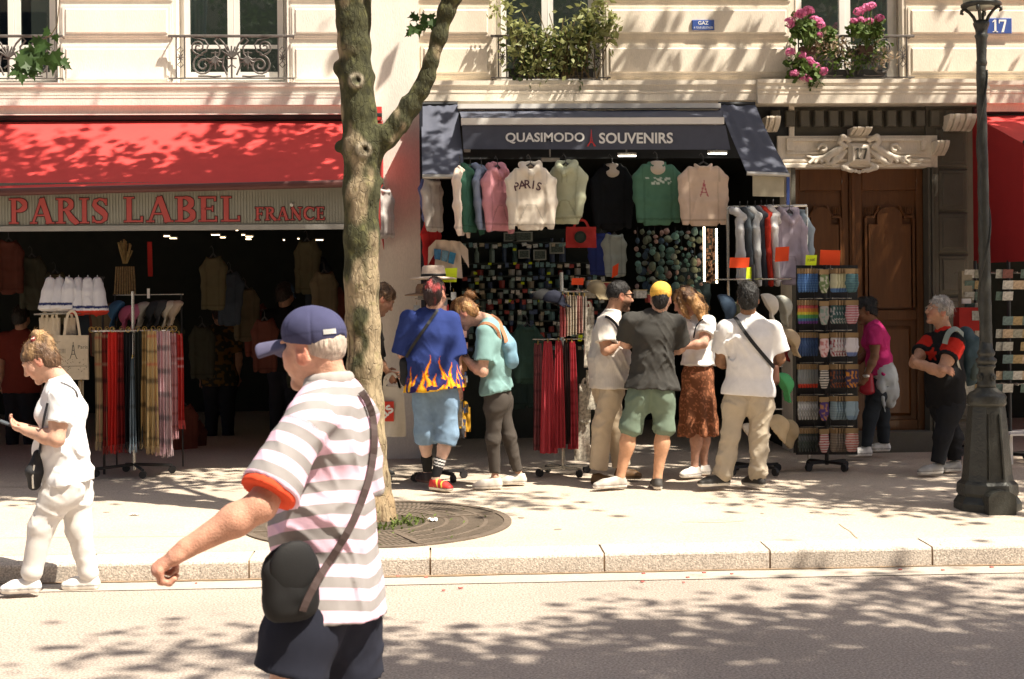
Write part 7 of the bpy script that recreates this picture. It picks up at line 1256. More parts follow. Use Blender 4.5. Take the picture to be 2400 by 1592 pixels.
for k in range(11):
    u = (1494, 1508, 1521, 1534, 1549, 1566, 1582, 1597, 1612, 1627, 1640)[k]; Y = 13.35 + .12 * (k % 3); r0 = rr.randint(9, 13); st = empty('pompom_string', tuple(at(u, 690, Y)), '%s string of fluffy pompom key rings from the green sweatshirt' % ORD[k], 'key rings', 'strings of pompom key rings'); MB().tube([at(u, 532, Y), at(u + 2, 690, Y)], .004, 4).obj('cord', m_black, st)
    for i in range(r0):
        v = 545 + 142 * i / (r0 - 1) + rr.uniform(-3, 3); rad = rr.uniform(.015, .042); c = at(u + rr.uniform(-6, 6), v, Y - rr.uniform(.01, .05)); S = Sdf(.011); 
        key = 'pom%d' % (i % 4)
        if key not in protos: S.ell((0, 0, 0), (.03, .03, .03)); S.noise(.006, .016, i); V, F = S.mesh(); ob = mesh('pompom', V + wl(st), F, None, st, True, (1, 1, 1)); protos[key] = ob; ob.data.materials.append(mat('fluff_0', (.1, .2, .18), .95, .3, 60))
        else: ob = protos[key].copy(); COL.objects.link(ob); ob.parent = st
        ob.location = (c - wl(st)).tolist(); ob.scale = [rad / .03 * rr.uniform(.7, 1.3), rad / .03, rad / .03 * rr.uniform(.7, 1.4)]
        ci = rr.choice([0, 0, 1, 2, 3, 4, 5]); recol(ob, mat('fluff_%d' % ci, [(.05, .11, .10), (.20, .23, .20), (.09, .15, .14), (.28, .19, .17), (.04, .07, .11), (.11, .13, .09)][ci], .95, .3, 60))
m_tube = mat('light_tube', (1.0, .80, .52), .5, .0, emit=6)
for u, v0, v1, lab in ((1650, 532, 660, 'thin glowing light tube beside the pompoms'), (1679, 536, 664, 'thin glowing light tube at the edge of the mirror')): o = MB().tube([at(u, v0, 13.2), at(u + 1, v1, 13.2)], .009, 6).obj('light_tube', m_tube); tag(o, lab, 'lamp', 'thin light tubes')
b = MB(); o = empty('key_ring_board', tuple(at(1665, 660, 13.5)), 'board of small metal key rings between the light tubes', 'display'); MB().slab([at(1652, 535, 13.5), at(1680, 535, 13.5), at(1680, 665, 13.5), at(1652, 665, 13.5)], (0, .01, 0)).obj('board', m_shelf, o)
for i in range(60): p = at(1655 + rr.random() * 22, 540 + rr.random() * 120, 13.48); b.obox(p, (.012, 0, 0), (0, .004, 0), (0, 0, .018))
tag(b.obj('key_rings', mat('brass_mix', (.30, .16, .10), .5, .6, 60), o), kind='stuff')
# --- scarves
def scarf(lab, u, v0, v1, w0, w1, Y, cols, group, yaw=0.0, folds=5, name='scarf', fringe=True, seed=0, plaid=None, sway=0.0):
    nx, ny = 26, 46; T = at(u, v0, Y); L = T[2] - at(u, v1, Y)[2]; s0 = w0 / 255.0; s1 = w1 / 255.0; a = math.radians(yaw); sx = np.array([math.cos(a), math.sin(a), 0]); sn = np.array([math.sin(a), -math.cos(a), 0]); P = np.zeros((ny, nx, 3)); C = np.zeros((ny, nx, 3)); g = np.random.default_rng(int(seed * 10 + u))
    ph = g.random() * 6
    for j in range(ny):
        t = j / (ny - 1); w = s0 + (s1 - s0) * t ** .6
        for i in range(nx):
            q = i / (nx - 1); d = (.012 + .016 * t) * math.sin(q * folds * 2 * math.pi + ph + t * 1.2) + .01 * math.sin(q * 3 + t * 5 + ph)
            P[j, i] = T + sx * ((q - .5) * w + sway * t) + sn * (d + .05 * math.sin(math.pi * (1 - t)) * 0 + (.025 if t < .03 else .03)) - np.array([0, 0, L * t])
            C[j, i] = cols(q, t) if callable(cols) else cols
    o = empty(name, tuple(T - (0, 0, L)), lab, 'scarf', group); n = len(P.reshape(-1, 3)); b = MB(); b.grid(P); V = np.array(b.V); V2 = V - sn * .008; F = [tuple(f) for f in b.F] + [tuple(i + n for i in f[::-1]) for f in b.F]; mesh('cloth', np.concatenate([V, V2]), F, m_cloth, o, True, np.concatenate([C.reshape(-1, 3)] * 2))
    if fringe:
        f_ = MB()
        for i in range(0, nx, 1): p = P[-1, i]; f_.tube([p, p + (rr.uniform(-.01, .01), 0, -rr.uniform(.05, .085))], .0025, 3, False)
        fm = f_.obj('fringe', mat('fringe', (1, 1, 1), .9, attr=True), o, col=True); ca = fm.data.color_attributes['Col']; cc = np.ones((len(ca.data), 4), np.float32); cc[:, :3] = C[-1].mean(0); ca.data.foreach_set('color', cc.ravel())
    MB().tube([T + sn * .03 + (.0, 0, -.01), T + sn * .02 + (0, 0, .02), T - sn * .01 + (0, 0, .018)], .006, 5).obj('clip', m_gold, o); return o
def plaid(base, dark, light, k=4, hk=4.0):
    base, dark, light = map(np.array, (base, dark, light))
    def f(q, t):
        c = base.copy(); x = (q * k) % 1; y = (t * hk + .35) % 1
        if x < .16: c = c * .5 + dark * .5
        if y < .13: c = c * .35 + dark * .65
        if .5 < y < .54 or .5 < x < .56: c = c * .4 + light * .6
        return c
    return f
GS = 'scarves hanging round the scarf stand'; YS = 12.75
bei = (.46, .36, .21); tan = (.34, .22, .09)
SCV = [(236, 780, 1035, 14, 20, .15, plaid(bei, (.05, .05, .05), (.5, .1, .08), 2), 'beige plaid scarf at the outer end of the scarf stand'), (252, 776, 1045, 14, 18, .08, plaid((.26, .03, .025), (.05, .02, .02), (.4, .3, .2), 2), 'dark red scarf next to the beige end scarf'), (268, 776, 1042, 18, 24, .0, (.50, .028, .022), 'bright red plain scarf on the stand'), (285, 776, 1040, 16, 20, -.02, plaid((.20, .018, .018), (.03, .01, .01), (.3, .05, .05), 2), 'deep red scarf beside the bright red one'), (302, 776, 1035, 18, 20, -.03, (.015, .016, .02), 'black scarf in the middle of the stand'), (312, 838, 1040, 8, 16, -.09, plaid((.16, .21, .25), (.10, .12, .14), (.5, .5, .5), 1, 3), 'narrow grey-blue scarf hanging in front of the black one'), (325, 776, 1035, 16, 18, -.04, (.020, .022, .02), 'charcoal scarf right of the grey-blue one'), (339, 776, 1030, 18, 22, -.03, plaid(tan, (.04, .03, .02), (.5, .4, .2), 2), 'brown tan plaid scarf on the stand'), (356, 776, 1045, 20, 28, -.05, plaid((.50, .37, .18), (.06, .05, .04), (.5, .08, .06), 2), 'camel plaid scarf beside the pink ones'), (373, 776, 1048, 15, 22, .0, plaid((.62, .40, .44), (.14, .13, .14), (.6, .1, .12), 2, 5), 'pale pink scarf with grey bars, nearest the camel one'), (389, 776, 1050, 16, 24, .05, plaid((.66, .50, .52), (.20, .19, .20), (.6, .12, .14), 2, 5), 'pink and white plaid scarf in the pink group'), (404, 780, 1010, 15, 20, .10, plaid((.50, .26, .28), (.30, .08, .08), (.62, .5, .5), 3, 7), 'dusty pink checked scarf in the pink group'), (418, 782, 985, 15, 18, .18, plaid((.52, .05, .045), (.45, .03, .03), (.75, .68, .66), 3, 11), 'red and white checked scarf at the near end of the stand')]
for u, v0, v1, w0, w1, dy, c, lab in SCV: scarf(lab, u, v0, v1, w0, w1, YS + dy, c, GS, yaw=(u - 320) * .25, folds=2.5, seed=u)
sst = empty('scarf_stand', tuple(gs(311, 1098)), 'round chrome scarf stand on casters under the scarves', 'stand'); pc_ = at(312, 775, YS + .14); gz = gs(311, 1098)
MB().tube([(pc_[0] + .37 * math.cos(a), YS + .14 + .2 * math.sin(a), pc_[2]) for a in np.linspace(0, 2 * math.pi, 33)], .010, 6, False).obj('ring', m_chrome, sst); MB().tube([(pc_[0], YS + .14, gz[2] + .05), (pc_[0], YS + .14, pc_[2] + .35)], .014, 8).obj('pole', m_chrome, sst)
for a in (.4, 1.97, 3.54, 5.11): c, s = math.cos(a), math.sin(a); e = np.array([pc_[0] + .34 * c, YS + .14 + .30 * s, gz[2] + .075]); MB().tube([(pc_[0], YS + .14, gz[2] + .10), e], .014, 6).obj('foot', m_blackmetal, sst); MB().tube([e + (0, -.014, -.04), e + (0, .014, -.04)], .034, 12).obj('caster', m_blackmetal, sst); MB().tube([(pc_[0], YS + .14, pc_[2]), (pc_[0] + .37 * c, YS + .14 + .2 * s, pc_[2])], .007, 5).obj('spoke', m_chrome, sst)
# hoops of the clips
for i in range(16): a = 2 * math.pi * i / 16; MB().tube([(pc_[0] + .37 * math.cos(a) + .02 * math.cos(b), YS + .14 + .2 * math.sin(a) - .008, pc_[2] + .012 + .025 * math.sin(b)) for b in np.linspace(0, 2 * math.pi, 9)], .003, 4, False).obj('hoop', m_gold, sst)
# --- caps
def shopcap(lab, u, v, Y, col, yaw, pitch, group, roll=0, size=1.0, bucket=False, col2=None):
    f = fdir(yaw, pitch); t = math.radians(yaw); s0 = np.array([math.cos(t), -math.sin(t), 0]); up = np.cross(s0, f); r = math.radians(roll); sd = s0 * math.cos(r) + up * math.sin(r); up = up * math.cos(r) - s0 * math.sin(r); c = at(u, v, Y); X = lambda x, y, z: c + size * (sd * x + f * y + up * z); S = Sdf(.009); fr = [sd, f, up]
    S.ell(X(0, 0, .0), np.array([.088, .105, .105]) * size, fr, .02); S.cut(X(0, 0, -.002), -up)
    if bucket: 
        for a in np.linspace(0, 2 * math.pi, 33)[:-1]: S.cone(X(.08 * math.cos(a), .095 * math.sin(a), .0), X(.125 * math.cos(a), .145 * math.sin(a), -.045), .012, .010, .02)
    else:
        for x in np.linspace(-.06, .06, 7): S.cone(X(x, .08, .004 - 3 * x * x), X(x * .86, .178 - 9 * x * x, -.012 - 4.5 * x * x), .007, .006, .012, sd, 1.8)
    S.noise(.004, .05, u); o = empty('sun_hat' if bucket else 'cap', tuple(c), lab, 'hat' if bucket else 'cap', group); sdf_obj('crown', S, m_cloth, o, (lambda V: np.where((((V - c) @ f) > .09 * size)[:, None], col2, col)) if col2 is not None else col); MB().obox(X(0, -.095, .01), sd * .025, f * .002, up * .008).obj('strap', m_black, o); return o
GC = 'caps on the hat stand by the white T-shirt man'
for a in (('dark navy cap hanging left of the man in white', 1693, 722, 12.3, (.035, .055, .085), 100, 68, 1.15, False, None), ('white cap hanging right of the dark-haired man', 1797, 716, 12.3, (.62, .57, .48), 95, 62, 1.0, False, None), ('pale grey cap behind the white one', 1830, 720, 12.4, (.42, .42, .36), 80, 66, 1.0, False, None), ('beige cap half way down the hat stand', 1848, 800, 12.35, (.50, .38, .24), 85, 50, 1.0, False, None), ('dark red cap behind the beige one', 1828, 806, 12.45, (.16, .02, .02), 90, 58, 1.0, False, None), ('bright green cap at the man\'s elbow', 1833, 902, 12.3, (.10, .42, .16), 82, 60, 1.0, False, None), ('cream sun hat low on the hat stand', 1822, 1000, 12.3, (.62, .47, .28), 100, 50, 1.0, True, None), ('khaki sun hat at the bottom of the hat stand', 1845, 1010, 12.38, (.40, .31, .19), 120, 60, 1.0, True, None), ('cream cap hidden between the legs of the man in white', 1752, 1020, 12.35, (.6, .53, .42), 100, 55, 1.0, False, None), ('olive cap left of the dark navy one', 1722, 735, 12.5, (.12, .12, .07), 85, 70, 1.0, False, None)): shopcap(a[0], a[1], a[2], a[3], a[4], a[5], a[6], GC, size=a[7], bucket=a[8])
def stand(name, lab, u, v, Y, ztop, arms, base=.26, m=m_blackmetal):
    g = np.array([at(u, v, Y)[0], Y, side_z(Y)]); s = empty(name, tuple(g), lab, 'stand'); MB().tube([g + (0, 0, .05), (g[0], Y, ztop)], .018, 8).obj('pole', m, s)
    for k in range(4): a = .5 + k * math.pi / 2; e = g + (base * math.cos(a), base * math.sin(a), .07); MB().obox((g + e) / 2 + (0, 0, .04), (e - g) / 2 * np.array([1, 1, 0]), unit((-math.sin(a), math.cos(a), 0)) * .016, (0, 0, .012)).obj('foot', m, s); MB().tube([e + (-.014 * math.sin(a), .014 * math.cos(a), -.03), e - (-.014 * math.sin(a), .014 * math.cos(a), .03)], .035, 12).obj('caster', m_blackmetal, s)
    for v_, w in arms: z = at(u, v_, Y)[2]; MB().tube([(g[0] - w, Y, z), (g[0] + w, Y, z)], .007, 6).tube([(g[0], Y - w, z), (g[0], Y + w, z)], .007, 6).obj('arm', m_chrome, s)
    return s
stand('hat_stand', 'dark hat stand with rods behind the man in white', 1770, 1090, 12.45, 2.05, [(655, .34), (760, .25), (860, .25), (960, .25)])
# --- rack of dresses and scarves in front of the shelves
GD = 'red and patterned cloths on the round stand'
for u, v0, v1, w0, w1, dy, c, lab in ((1262, 805, 1055, 16, 26, .1, plaid((.30, .10, .11), (.12, .05, .06), (.4, .3, .3), 2, 6), 'dull red cloth at the outer end of the round stand'), (1284, 800, 1062, 16, 40, -.02, (.50, .065, .085), 'long rose red cloth hanging on the round stand'), (1308, 798, 1050, 14, 26, -.06, plaid((.44, .05, .065), (.25, .03, .04), (.55, .2, .2), 3, 9), 'rose red patterned cloth in the middle of the round stand'), (1326, 800, 1040, 12, 14, -.03, (.05, .03, .03), 'dark cloth between the rose red ones'), (1338, 800, 1052, 14, 24, -.02, plaid((.48, .06, .08), (.3, .03, .04), (.6, .25, .25), 3, 10), 'rose red cloth nearest the printed bags')): scarf(lab, u, v0, v1, w0, w1, 12.5 + dy, c, GD, (u - 1300) * .4, 3, 'hanging_cloth', False, u)
for i, (u, c) in enumerate(((1318, (.45, .10, .10)), (1331, (.50, .42, .32)), (1344, (.42, .36, .28)), (1357, (.50, .28, .24)), (1369, (.40, .36, .30)))): scarf('short summer scarf, %s along the upper ring of the round stand' % ORD[i], u, 690 + i, 790 - 3 * i, 10, 14, 12.42 + .03 * i, plaid(c, np.array(c) * .5, (.6, .55, .5), 2, 6), 'short scarves on the upper ring', 0, 2, 'scarf', False, u)
stand('round_stand', 'round chrome stand of red cloths and scarves', 1320, 1075, 12.55, 2.0, [(684, .28), (795, .26)], .25, m_chrome)
GP = 'black and white printed cloth bags by the man in beige'
m_pr = mat('printed_cloth', (.50, .46, .38), .9, .7, 38)
for i, (u0, v0, u1, v1) in enumerate(((1370, 775, 1394, 862), (1376, 868, 1400, 960), (1358, 900, 1384, 990), (1348, 985, 1382, 1080), (1366, 720, 1392, 780))): tote('black and white printed bag, %s down the strip beside the man in beige' % ORD[i], u0, v0, u1, v1, 12.42 + .03 * i, m_pr, 10)
shopcap('navy cap with a badge on the round stand', 1298, 708, 12.4, (.02, .022, .035), 120, 10, 'caps on the round stand'); shopcap('dark cap behind the navy one on the round stand', 1274, 704, 12.5, (.03, .03, .03), 100, 10, 'caps on the round stand'); shopcap('grey cap behind the man in beige', 1398, 684, 12.6, (.25, .2, .12), 150, 20, 'caps on the round stand')
# small trinket boxes on the counter
for i, (u, v, c) in enumerate(((1392, 668, 0), (1416, 672, 3), (1500, 690, 5), (1528, 700, 3), (1380, 690, 2))): p = at(u, v, 12.9); o = MB().obox(p, (.05, .01, 0), (-.01, .04, 0), (0, 0, .035)).obj('trinket_box', mat('trinket_%d' % c, pal[c], .4, .5, 40)); tag(o, 'small trinket box, %s along the counter behind the group' % ORD[i], 'box', 'trinket boxes'); MB().obox(p + (0, 0, .038), (.052, .01, 0), (-.01, .042, 0), (0, 0, .004)).obj('lid', mat('trinket_lid', (.5, .4, .2), .4, .3, 40), o)
# --- hat and souvenir stand by the flame shirt
hs = shopcap('pale straw hat with a black band above the flame shirt', 1018, 660, 12.3, (.60, .48, .38), 180, -4, 'straw hats', 0, .01, True); bpy.data.objects.remove(hs.children[0]); 
for ch in list(hs.children): bpy.data.objects.remove(ch)
c = at(1016, 652, 12.35); WL[hs.name] = np.array(hs.location); MB().lathe([(.20, -.012), (.205, -.004), (.16, .006), (.108, .012), (.104, .05), (.098, .095), (.085, .108), (.05, .100), (.004, .098)], tuple(c), 28).obj('straw', mat('straw', (.62, .50, .40), .85, .1, 40, .2, 150), hs, True); MB().lathe([(.1095, .013), (.1085, .036), (.1055, .036), (.1055, .013)], tuple(c), 28).obj('hat_band', m_black, hs, True)
c2 = at(1000, 690, 12.45); h2 = empty('sun_hat', tuple(c2), 'brown straw hat below the pale one', 'hat', 'straw hats'); MB().lathe([(.19, -.012), (.195, -.004), (.15, .006), (.1, .012), (.096, .06), (.08, .09), (.004, .085)], tuple(c2), 24).obj('straw', mat('straw_brown', (.34, .22, .14), .85, .1, 40), h2, True)
js = stand('souvenir_stand', 'revolving stand of key rings and trinkets behind the flame shirt', 1030, 1085, 12.35, 1.95, [(700, .2), (800, .2), (900, .2), (1000, .2)], .24)
trk = [(.55, .05, .05), (.62, .58, .5), (.7, .45, .05), (.10, .16, .35), (.30, .14, .06), (.6, .35, .3), (.05, .05, .06), (.35, .35, .33)]
for i in range(96):
    u = 958 + rr.random() * 130; v = 690 + rr.random() * 330; 
    if v > 760 and u < 1050 and rr.random() < .75: u = 1062 + rr.random() * 30
    if 945 < u < 1075 and v > 740: u = 1060 + rr.random() * 34
    p = at(u, v, 12.22 + rr.random() * .15); k = rr.randrange(8); w, h = rr.uniform(.014, .03), rr.uniform(.018, .045); o = MB().obox(p, (w, rr.uniform(-.008, .008), 0), (0, .006, 0), (0, 0, h)).obj('trinket', mat('trinket_c%d' % k, trk[k], .35, .3, 60), js); MB().tube([p + (0, 0, h), p + (0, 0, h + .03)], .002, 4).obj('ring', m_gold, o)
tote('yellow and white cloth bag hanging low on the souvenir stand', 1078, 955, 1102, 1012, 12.25, mat('tote_yellow', (.62, .34, .03), .85, .1), 10); tote('white printed bag low on the souvenir stand', 1064, 940, 1082, 1000, 12.2, m_pr, 8)
# --- sock stand
sk = stand('sock_stand', 'tall black revolving stand full of socks', 1938, 1100, 12.62, FZ(600, 12.62), [(632, .24), (700, .24), (775, .24), (850, .24), (925, .24), (1000, .24)], .22)
for u in (1868, 1908, 1945, 1985, 2008): q0, q1 = at(u, 625, 12.6), at(u, 1060, 12.6); MB().tube([q0, q1], .004, 4).obj('grid_wire', m_blackmetal, sk)
MB().slab([at(1866, 622, 12.68), at(2010, 622, 12.68), at(2010, 1066, 12.68), at(1866, 1066, 12.68)], (0, .012, 0)).obj('back_panel', m_blackmetal, sk)
sockm = {}
def sock_mesh():
    w, h = .040, .165; S = Sdf(.0085); S.chain([(0, 0, -.045), (0, 0, -.10), (0, -.002, -.155)], [.012, .015, .012], .01, (1, 0, 0), [3.0, 2.6, 2.5]); S.noise(.002, .03, 2); return S.mesh()
SV, SF = sock_mesh()
def sockpack(lab, u, v, Y, col, col2, yaw, pat):
    p = at(u, v, Y); o = empty('sock_pack', tuple(p), lab, 'socks', 'packs of socks on the sock stand'); key = (tuple(col), pat)
    if key not in sockm:
        z = SV[:, 2]; c = np.tile(np.array(col), (len(SV), 1))
        if pat == 's': c[((z * 60) % 1) < .5] = col2
        elif pat == 'd': c[vnoise(SV * 90) > .3] = col2
        elif pat == 'r': c = np.array([[.5, .09, .10], [.55, .22, .06], [.55, .46, .05], [.10, .32, .10], [.06, .16, .32], [.15, .06, .25]])[np.clip(((-z - .04) / .13 * 6).astype(int), 0, 5)]
        elif pat == 't': c[z < -.14] = col2
        sockm[key] = mesh('sock', SV + p, SF, m_cloth, o, True, c); s_ = sockm[key]
    else: s_ = sockm[key].copy(); COL.objects.link(s_); s_.parent = o
    if 'card' not in sockm: sockm['card'] = MB().obox(p + (0, 0, -.022), (.038, 0, 0), (0, .010, 0), (0, 0, .017)).obj('card', m_kraft, o)
    else: k_ = sockm['card'].copy(); COL.objects.link(k_); k_.parent = o
    o.rotation_euler = (0, 0, math.radians(yaw)); o.scale = (1.12, 1.0, 1.32); return o
COLS = [[((.05, .12, .30), (.1, .2, .4), 's', 'blue'), ((.16, .22, .10), (.5, .5, .4), 'd', 'green patterned'), ((.62, .60, .40), (.10, .2, .4), 't', 'pale tower'), ((.06, .12, .16), (.1, .2, .2), 's', 'dark teal')],
        [((.5, .1, .1), (.5, .4, .1), 'r', 'rainbow'), ((.36, .34, .32), (.2, .3, .25), 'd', 'grey patterned'), ((.06, .12, .12), (.5, .5, .5), 'd', 'dark patterned'), ((.52, .40, .42), (.4, .1, .12), 's', 'pink striped')],
        [((.04, .07, .16), (.06, .1, .2), 'd', 'navy'), ((.66, .50, .50), (.5, .2, .2), 'd', 'pale pink'), ((.60, .58, .60), (.35, .08, .10), 'd', 'white and red patterned'), ((.66, .63, .66), (.15, .2, .4), 't', 'white')],
        [((.22, .23, .22), (.5, .05, .03), 't', 'grey and red'), ((.64, .60, .54), (.03, .03, .03), 's', 'black and white striped'), ((.05, .05, .06), (.3, .1, .05), 'd', 'black'), ((.06, .05, .10), (.6, .25, .05), 'd', 'orange dotted')],
        [((.30, .30, .28), (.5, .5, .5), 'd', 'pale grey'), ((.08, .05, .18), (.4, .2, .1), 'd', 'purple patterned'), ((.22, .32, .38), (.3, .4, .45), 's', 'pale blue'), ((.30, .42, .50), (.2, .3, .4), 't', 'light blue tower')],
        [((.05, .06, .05), (.1, .1, .1), 'd', 'black patterned'), ((.60, .57, .54), (.4, .05, .05), 's', 'white striped'), ((.20, .17, .14), (.3, .25, .2), 's', 'brown striped'), ((.58, .52, .46), (.5, .1, .08), 's', 'cream and red striped')]]
for r, v in enumerate((628, 702, 778, 852, 927, 1002)):
    for cI, (u, n, yaw, du, dy) in enumerate(((1873, 7, 62, 6.6, .025), (1931, 1, 4, 0, 0), (1953, 5, -58, 6.5, .03), (1992, 2, -6, 8, .05))):
        col, c2, pat, nm = COLS[r][cI]
        for i in range(n):
            where = ('left column', 'front column', 'inner column', 'right column')[cI]; sockpack('%s socks, %s pack of the %s in the %s row' % (nm, ORD[i], where.replace('left ', 'outer ').replace('right ', 'door-side '), ORD[r]), u + du * i, v + (2 if cI == 1 else 0), 12.40 + dy * i, col, c2, yaw, pat)
# --- left shop: white cloths, tote bags, caps, hanging goods
GW = 'white cloth hats with navy and red bands'
for i, u in enumerate((118, 140, 162, 184, 206, 228)):
    S = Sdf(.011); t = at(u, 658, 13.0 + .03 * (i % 2)); b_ = at(u - 8 + i * 3, 735 if i > 2 else 728, 12.95); S.chain([t, t * .6 + b_ * .4, b_], [.035, .062, .085], .02, (1, .3, 0), [1.2, 1.0, .95], f1=True); S.folds(.012, .07, u, .1, .3); z1 = b_[2]
    o = empty('cloth_hat', tuple(b_), 'white cloth hat with navy and red bands, %s along the rail' % ORD[i], 'hat', GW); sdf_obj('cloth', S, m_cloth, o, lambda V: np.where(((V[:, 2] - z1 > .045) & (V[:, 2] - z1 < .068))[:, None], (.025, .035, .12), np.where((V[:, 2] - z1 < .028)[:, None] & (i > 2), (.55, .05, .03), (.68, .67, .68)))); MB().tube([t, t + (0, 0, .05)], .004, 4).obj('hook', m_chrome, o)
rk = empty('display_rack', tuple(gs(170, 1090)), 'dark display rack of white hats and printed bags by the shop entrance', 'rack'); MB().tube([at(105, 655, 13.05), at(245, 650, 13.05)], .009, 6).obj('rail', m_blackmetal, rk); MB().tube([at(80, 737, 12.95), at(210, 733, 12.95)], .009, 6).obj('rail', m_chrome, rk)
for u in (108, 240): q = at(u, 650, 13.08); MB().tube([q, (q[0], q[1], side_z(13.08))], .012, 6).obj('post', m_blackmetal, rk)
m_canvas = mat('canvas_bag', (.56, .48, .36), .9, .08, 25, .15, 200)
for i, (u0, u1, v1) in enumerate(((92, 118, 800), (116, 140, 830), (150, 176, 790))): tote('beige canvas bag, %s of those hanging behind the printed one' % ORD[i], u0, 745, u1, v1, 12.98 - .02 * i, m_canvas, 10)
def tower_print(t):
    b = MB(); c = at(172, 828, 12.82); m_ = mat('tower_print', (.05, .05, .045), .8)
    def seg(pts, r=.003): b.tube([c + np.array([x, -.004, z]) for x, z in pts], r, 4)
    seg([(-.03, -.05), (-.012, .0), (-.004, .07)]); seg([(.03, -.05), (.012, 0), (.004, .07)]); seg([(0, .06), (0, .10)]); seg([(-.016, -.01), (.016, -.01)]); seg([(-.008, .025), (.008, .025)]); seg([(-.13, -.115), (.12, -.115)], .002)
    for k in range(26): x = rr.uniform(-.12, .12); z = rr.choice([rr.uniform(-.17, -.125), rr.uniform(-.10, -.05)]); seg([(x, z), (x + rr.uniform(-.015, .015), z + rr.uniform(-.012, .012))], .002)
    for k in range(5): seg([(-.12 + .012 * k, .0), (-.12 + .012 * k, .04)], .002)
    b.obj('printed_drawing', m_, t); put_text('lettering', 'Paris', m_, c + (.085, -.004, .055), (1, 0, 0), (0, 0, 1), .085, None, t, 0, .001)
tote('canvas bag printed with a tower and Paris hanging behind the woman in white', 132, 786, 206, 890, 12.86, m_canvas, 50, prt=tower_print)
scarf('long beige canvas strap cloth below the printed bag', 192, 892, 1030, 10, 14, 12.9, (.50, .42, .30), 'cloths below the printed bag', 0, 2, 'hanging_cloth', False, 3)
GK = 'caps on the cap rail inside the entrance'
for i, (u, v, c, nm) in enumerate(((278, 730, (.05, .13, .24), 'blue cap'), (304, 740, (.42, .10, .17), 'pink cap'), (326, 738, (.40, .12, .18), 'rose cap'), (340, 732, (.32, .30, .26), 'grey cap'), (366, 730, (.03, .032, .035), 'black cap'), (384, 728, (.05, .05, .05), 'charcoal cap'), (402, 730, (.50, .44, .34), 'cream cap'), (416, 730, (.42, .33, .24), 'beige cap'))): shopcap('%s, %s on the rail above the scarves' % (nm, ORD[i]), u, v, 13.3, c, -80 - 10 * (i % 3), 55, GK, size=.95)
ck = empty('cap_rail', tuple(gs(340, 1085)), 'thin chrome rail with caps above the scarf stand', 'rail'); MB().tube([at(265, 692, 13.32), at(430, 690, 13.32)], .006, 6).obj('bar', m_chrome, ck); MB().tube([at(270, 692, 13.32), (at(270, 692, 13.32)[0], 13.32, .25)], .008, 6).tube([at(425, 690, 13.32), (at(425, 690, 13.32)[0], 13.32, .25)], .008, 6).obj('posts', m_blackmetal, ck); MB().obox(at(348, 688, 13.3), (.012, 0, 0), (0, .005, 0), (0, 0, .045)).obj('label', mat('paper'), ck)
o = MB().slab([at(345, 567, 14.2), at(356, 567, 14.2), at(358, 648, 14.2), at(347, 648, 14.2)], (0, .006, 0)).obj('red_banner', mat('banner_red', (.36, .02, .015), .85)); tag(o, 'narrow red banner hanging in the left shop', 'banner')
o = empty('dried_wheat_bunch', tuple(at(290, 690, 14.0)), 'bunch of dried stalks above woven straps in the left shop', 'decoration'); b = MB()
for k in range(26): u = 276 + rr.random() * 34; b.tube([at(293 + (u - 293) * .3, 618, 14.0), at(u, 560 + rr.random() * 30, 14.0 + rr.uniform(-.05, .05))], [.004, .010], 4)
tag(b.obj('stalks', mat('dry_stalk', (.26, .19, .08), .9, .3, 30), o), kind='stuff')
for k in range(9): MB().tube([at(273 + 5 * k, 625, 14.0), at(273 + 5 * k + (k - 4), 690, 14.0)], .009, 5).obj('strap', mat('woven', (.22, .16, .08), .9, .4, 60), o)
for i in range(20):                                                # garments on rails deep in the shop
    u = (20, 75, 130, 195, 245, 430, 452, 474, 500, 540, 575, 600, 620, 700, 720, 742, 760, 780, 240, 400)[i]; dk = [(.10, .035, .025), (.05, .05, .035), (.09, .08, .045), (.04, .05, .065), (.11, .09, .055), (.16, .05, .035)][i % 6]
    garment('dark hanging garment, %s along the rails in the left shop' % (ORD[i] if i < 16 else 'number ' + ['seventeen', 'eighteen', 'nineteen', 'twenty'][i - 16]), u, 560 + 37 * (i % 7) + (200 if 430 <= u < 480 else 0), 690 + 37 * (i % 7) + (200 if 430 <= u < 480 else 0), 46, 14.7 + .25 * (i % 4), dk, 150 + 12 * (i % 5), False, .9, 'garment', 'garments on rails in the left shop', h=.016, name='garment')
m_cl = mat('ceiling_lamp', (1.0, .78, .5), .5, .0, emit=3.5)
for i, (u, v, w) in enumerate(((392, 552, 15), (407, 557, 18), (506, 549, 22), (523, 555, 13), (556, 538, 5), (571, 549, 8), (585, 553, 18), (583, 559, 14), (666, 561, 4), (700, 558, 4), (749, 561, 20), (772, 524, 9), (776, 530, 8))):
    o = MB().obox(at(u, v, 16.2 + .15 * (i % 3)), (w / 2 / 205, 0, 0), (0, .04, 0), (0, 0, .009)).obj('ceiling_lamp', m_lamp); tag(o, 'small ceiling lamp, %s along the dark shop ceiling' % ORD[i], 'lamp', 'ceiling lamps in the left shop'); MB().obox(at(u, v, 16.2 + .15 * (i % 3)) - (0, .02, .0105), (w / 2.4 / 205, 0, 0), (0, .02, 0), (0, 0, .004)).obj('lamp_face', m_cl, o)
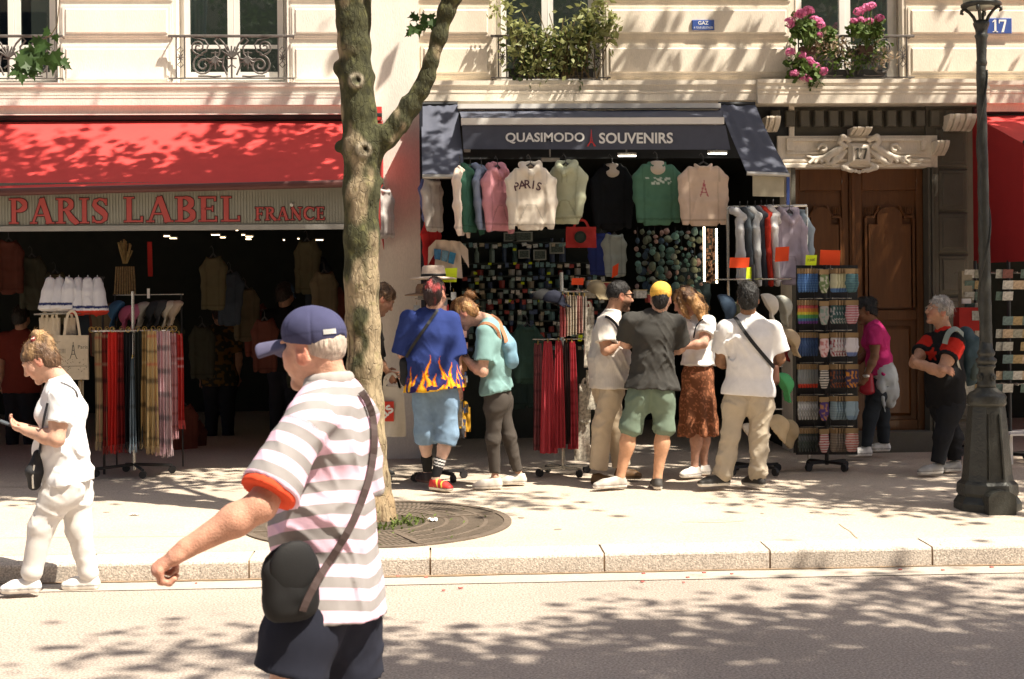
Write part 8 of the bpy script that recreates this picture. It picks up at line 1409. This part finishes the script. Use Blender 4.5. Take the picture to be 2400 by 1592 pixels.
# --- postcard racks under the right-hand awning
pr = stand('postcard_rack', 'postcard rack beyond the lamp post', 2368, 1090, 13.0, FZ(620, 13.0), [(640, .2), (900, .2)], .22); prr = stand('postcard_rack', 'postcard rack half hidden behind the lamp post', 2290, 1090, 13.5, FZ(620, 13.5), [(640, .2), (900, .2)], .22)
pc_i = 0
for ri, v in enumerate((642, 668, 694, 720, 752, 782, 812, 842, 880, 910, 940)):
    for ci, (u, Y) in enumerate(((2346, 12.85), (2362, 12.83), (2384, 12.85), (2404, 12.9), (2272, 13.4), (2296, 13.4))):
        if ci < 4 and rr.random() < .25: continue
        p = at(u, v, Y); k = rr.randrange(8); c = [(.36, .36, .32), (.10, .16, .16), (.30, .22, .10), (.16, .05, .04), (.45, .44, .40), (.07, .12, .10), (.25, .25, .2), (.4, .3, .2)][k]; o = MB().obox(p, (.048, 0, 0), (0, .002, 0), (0, -.01, .040)).obj('postcard', mat('card_%d' % k, c, .5, .5, 35)); tag(o, 'postcard, %s row and %s column of the postcard racks' % (ORD[ri], ORD[ci]), 'postcard', 'postcards in the racks'); 
o = MB().obox(at(2275, 748, 13.3), (.14, 0, 0), (0, .08, 0), (0, 0, .11)).obj('red_display_box', mat('banner_red')); tag(o, 'red display box behind the woman with the backpack', 'box'); MB().obox(at(2285, 740, 13.3) - (0, .084, 0), (.06, 0, 0), (0, .002, 0), (0, 0, .045)).obj('picture', mat('card_0'), o)
o = empty('postcard_tower', tuple(at(2265, 725, 13.35)), 'small metal display tower with a bright band above the red box', 'display'); MB().box(tuple(at(2255, 725, 13.4)), tuple(at(2278, 635, 13.4) + (0, .1, 0))).obj('panel', mat('tower_panel', (.30, .26, .18), .5, .2, 20), o); MB().box(tuple(at(2256, 712, 13.36)), tuple(at(2276, 700, 13.36) + (0, .03, 0))).obj('band', m_alu, o); MB().box(tuple(at(2248, 729, 13.34)), tuple(at(2292, 725, 13.34) + (0, .1, 0))).obj('tray', m_strip, o)
b_ = empty('display_table', tuple(at(2392, 1050, 12.7)), 'low white display table at the edge beyond the lamp post', 'table'); MB().box(tuple(at(2368, 1022, 12.75)), tuple(at(2440, 1016, 12.75) + (0, .4, 0))).obj('table_top', m_alu, b_)
for u in (2370, 2438): q = at(u, 1020, 12.8); MB().box((q[0] - .015, q[1], side_z(12.8)), (q[0] + .015, q[1] + .03, q[2])).obj('leg', m_alu, b_)
bpy.context.view_layer.update()
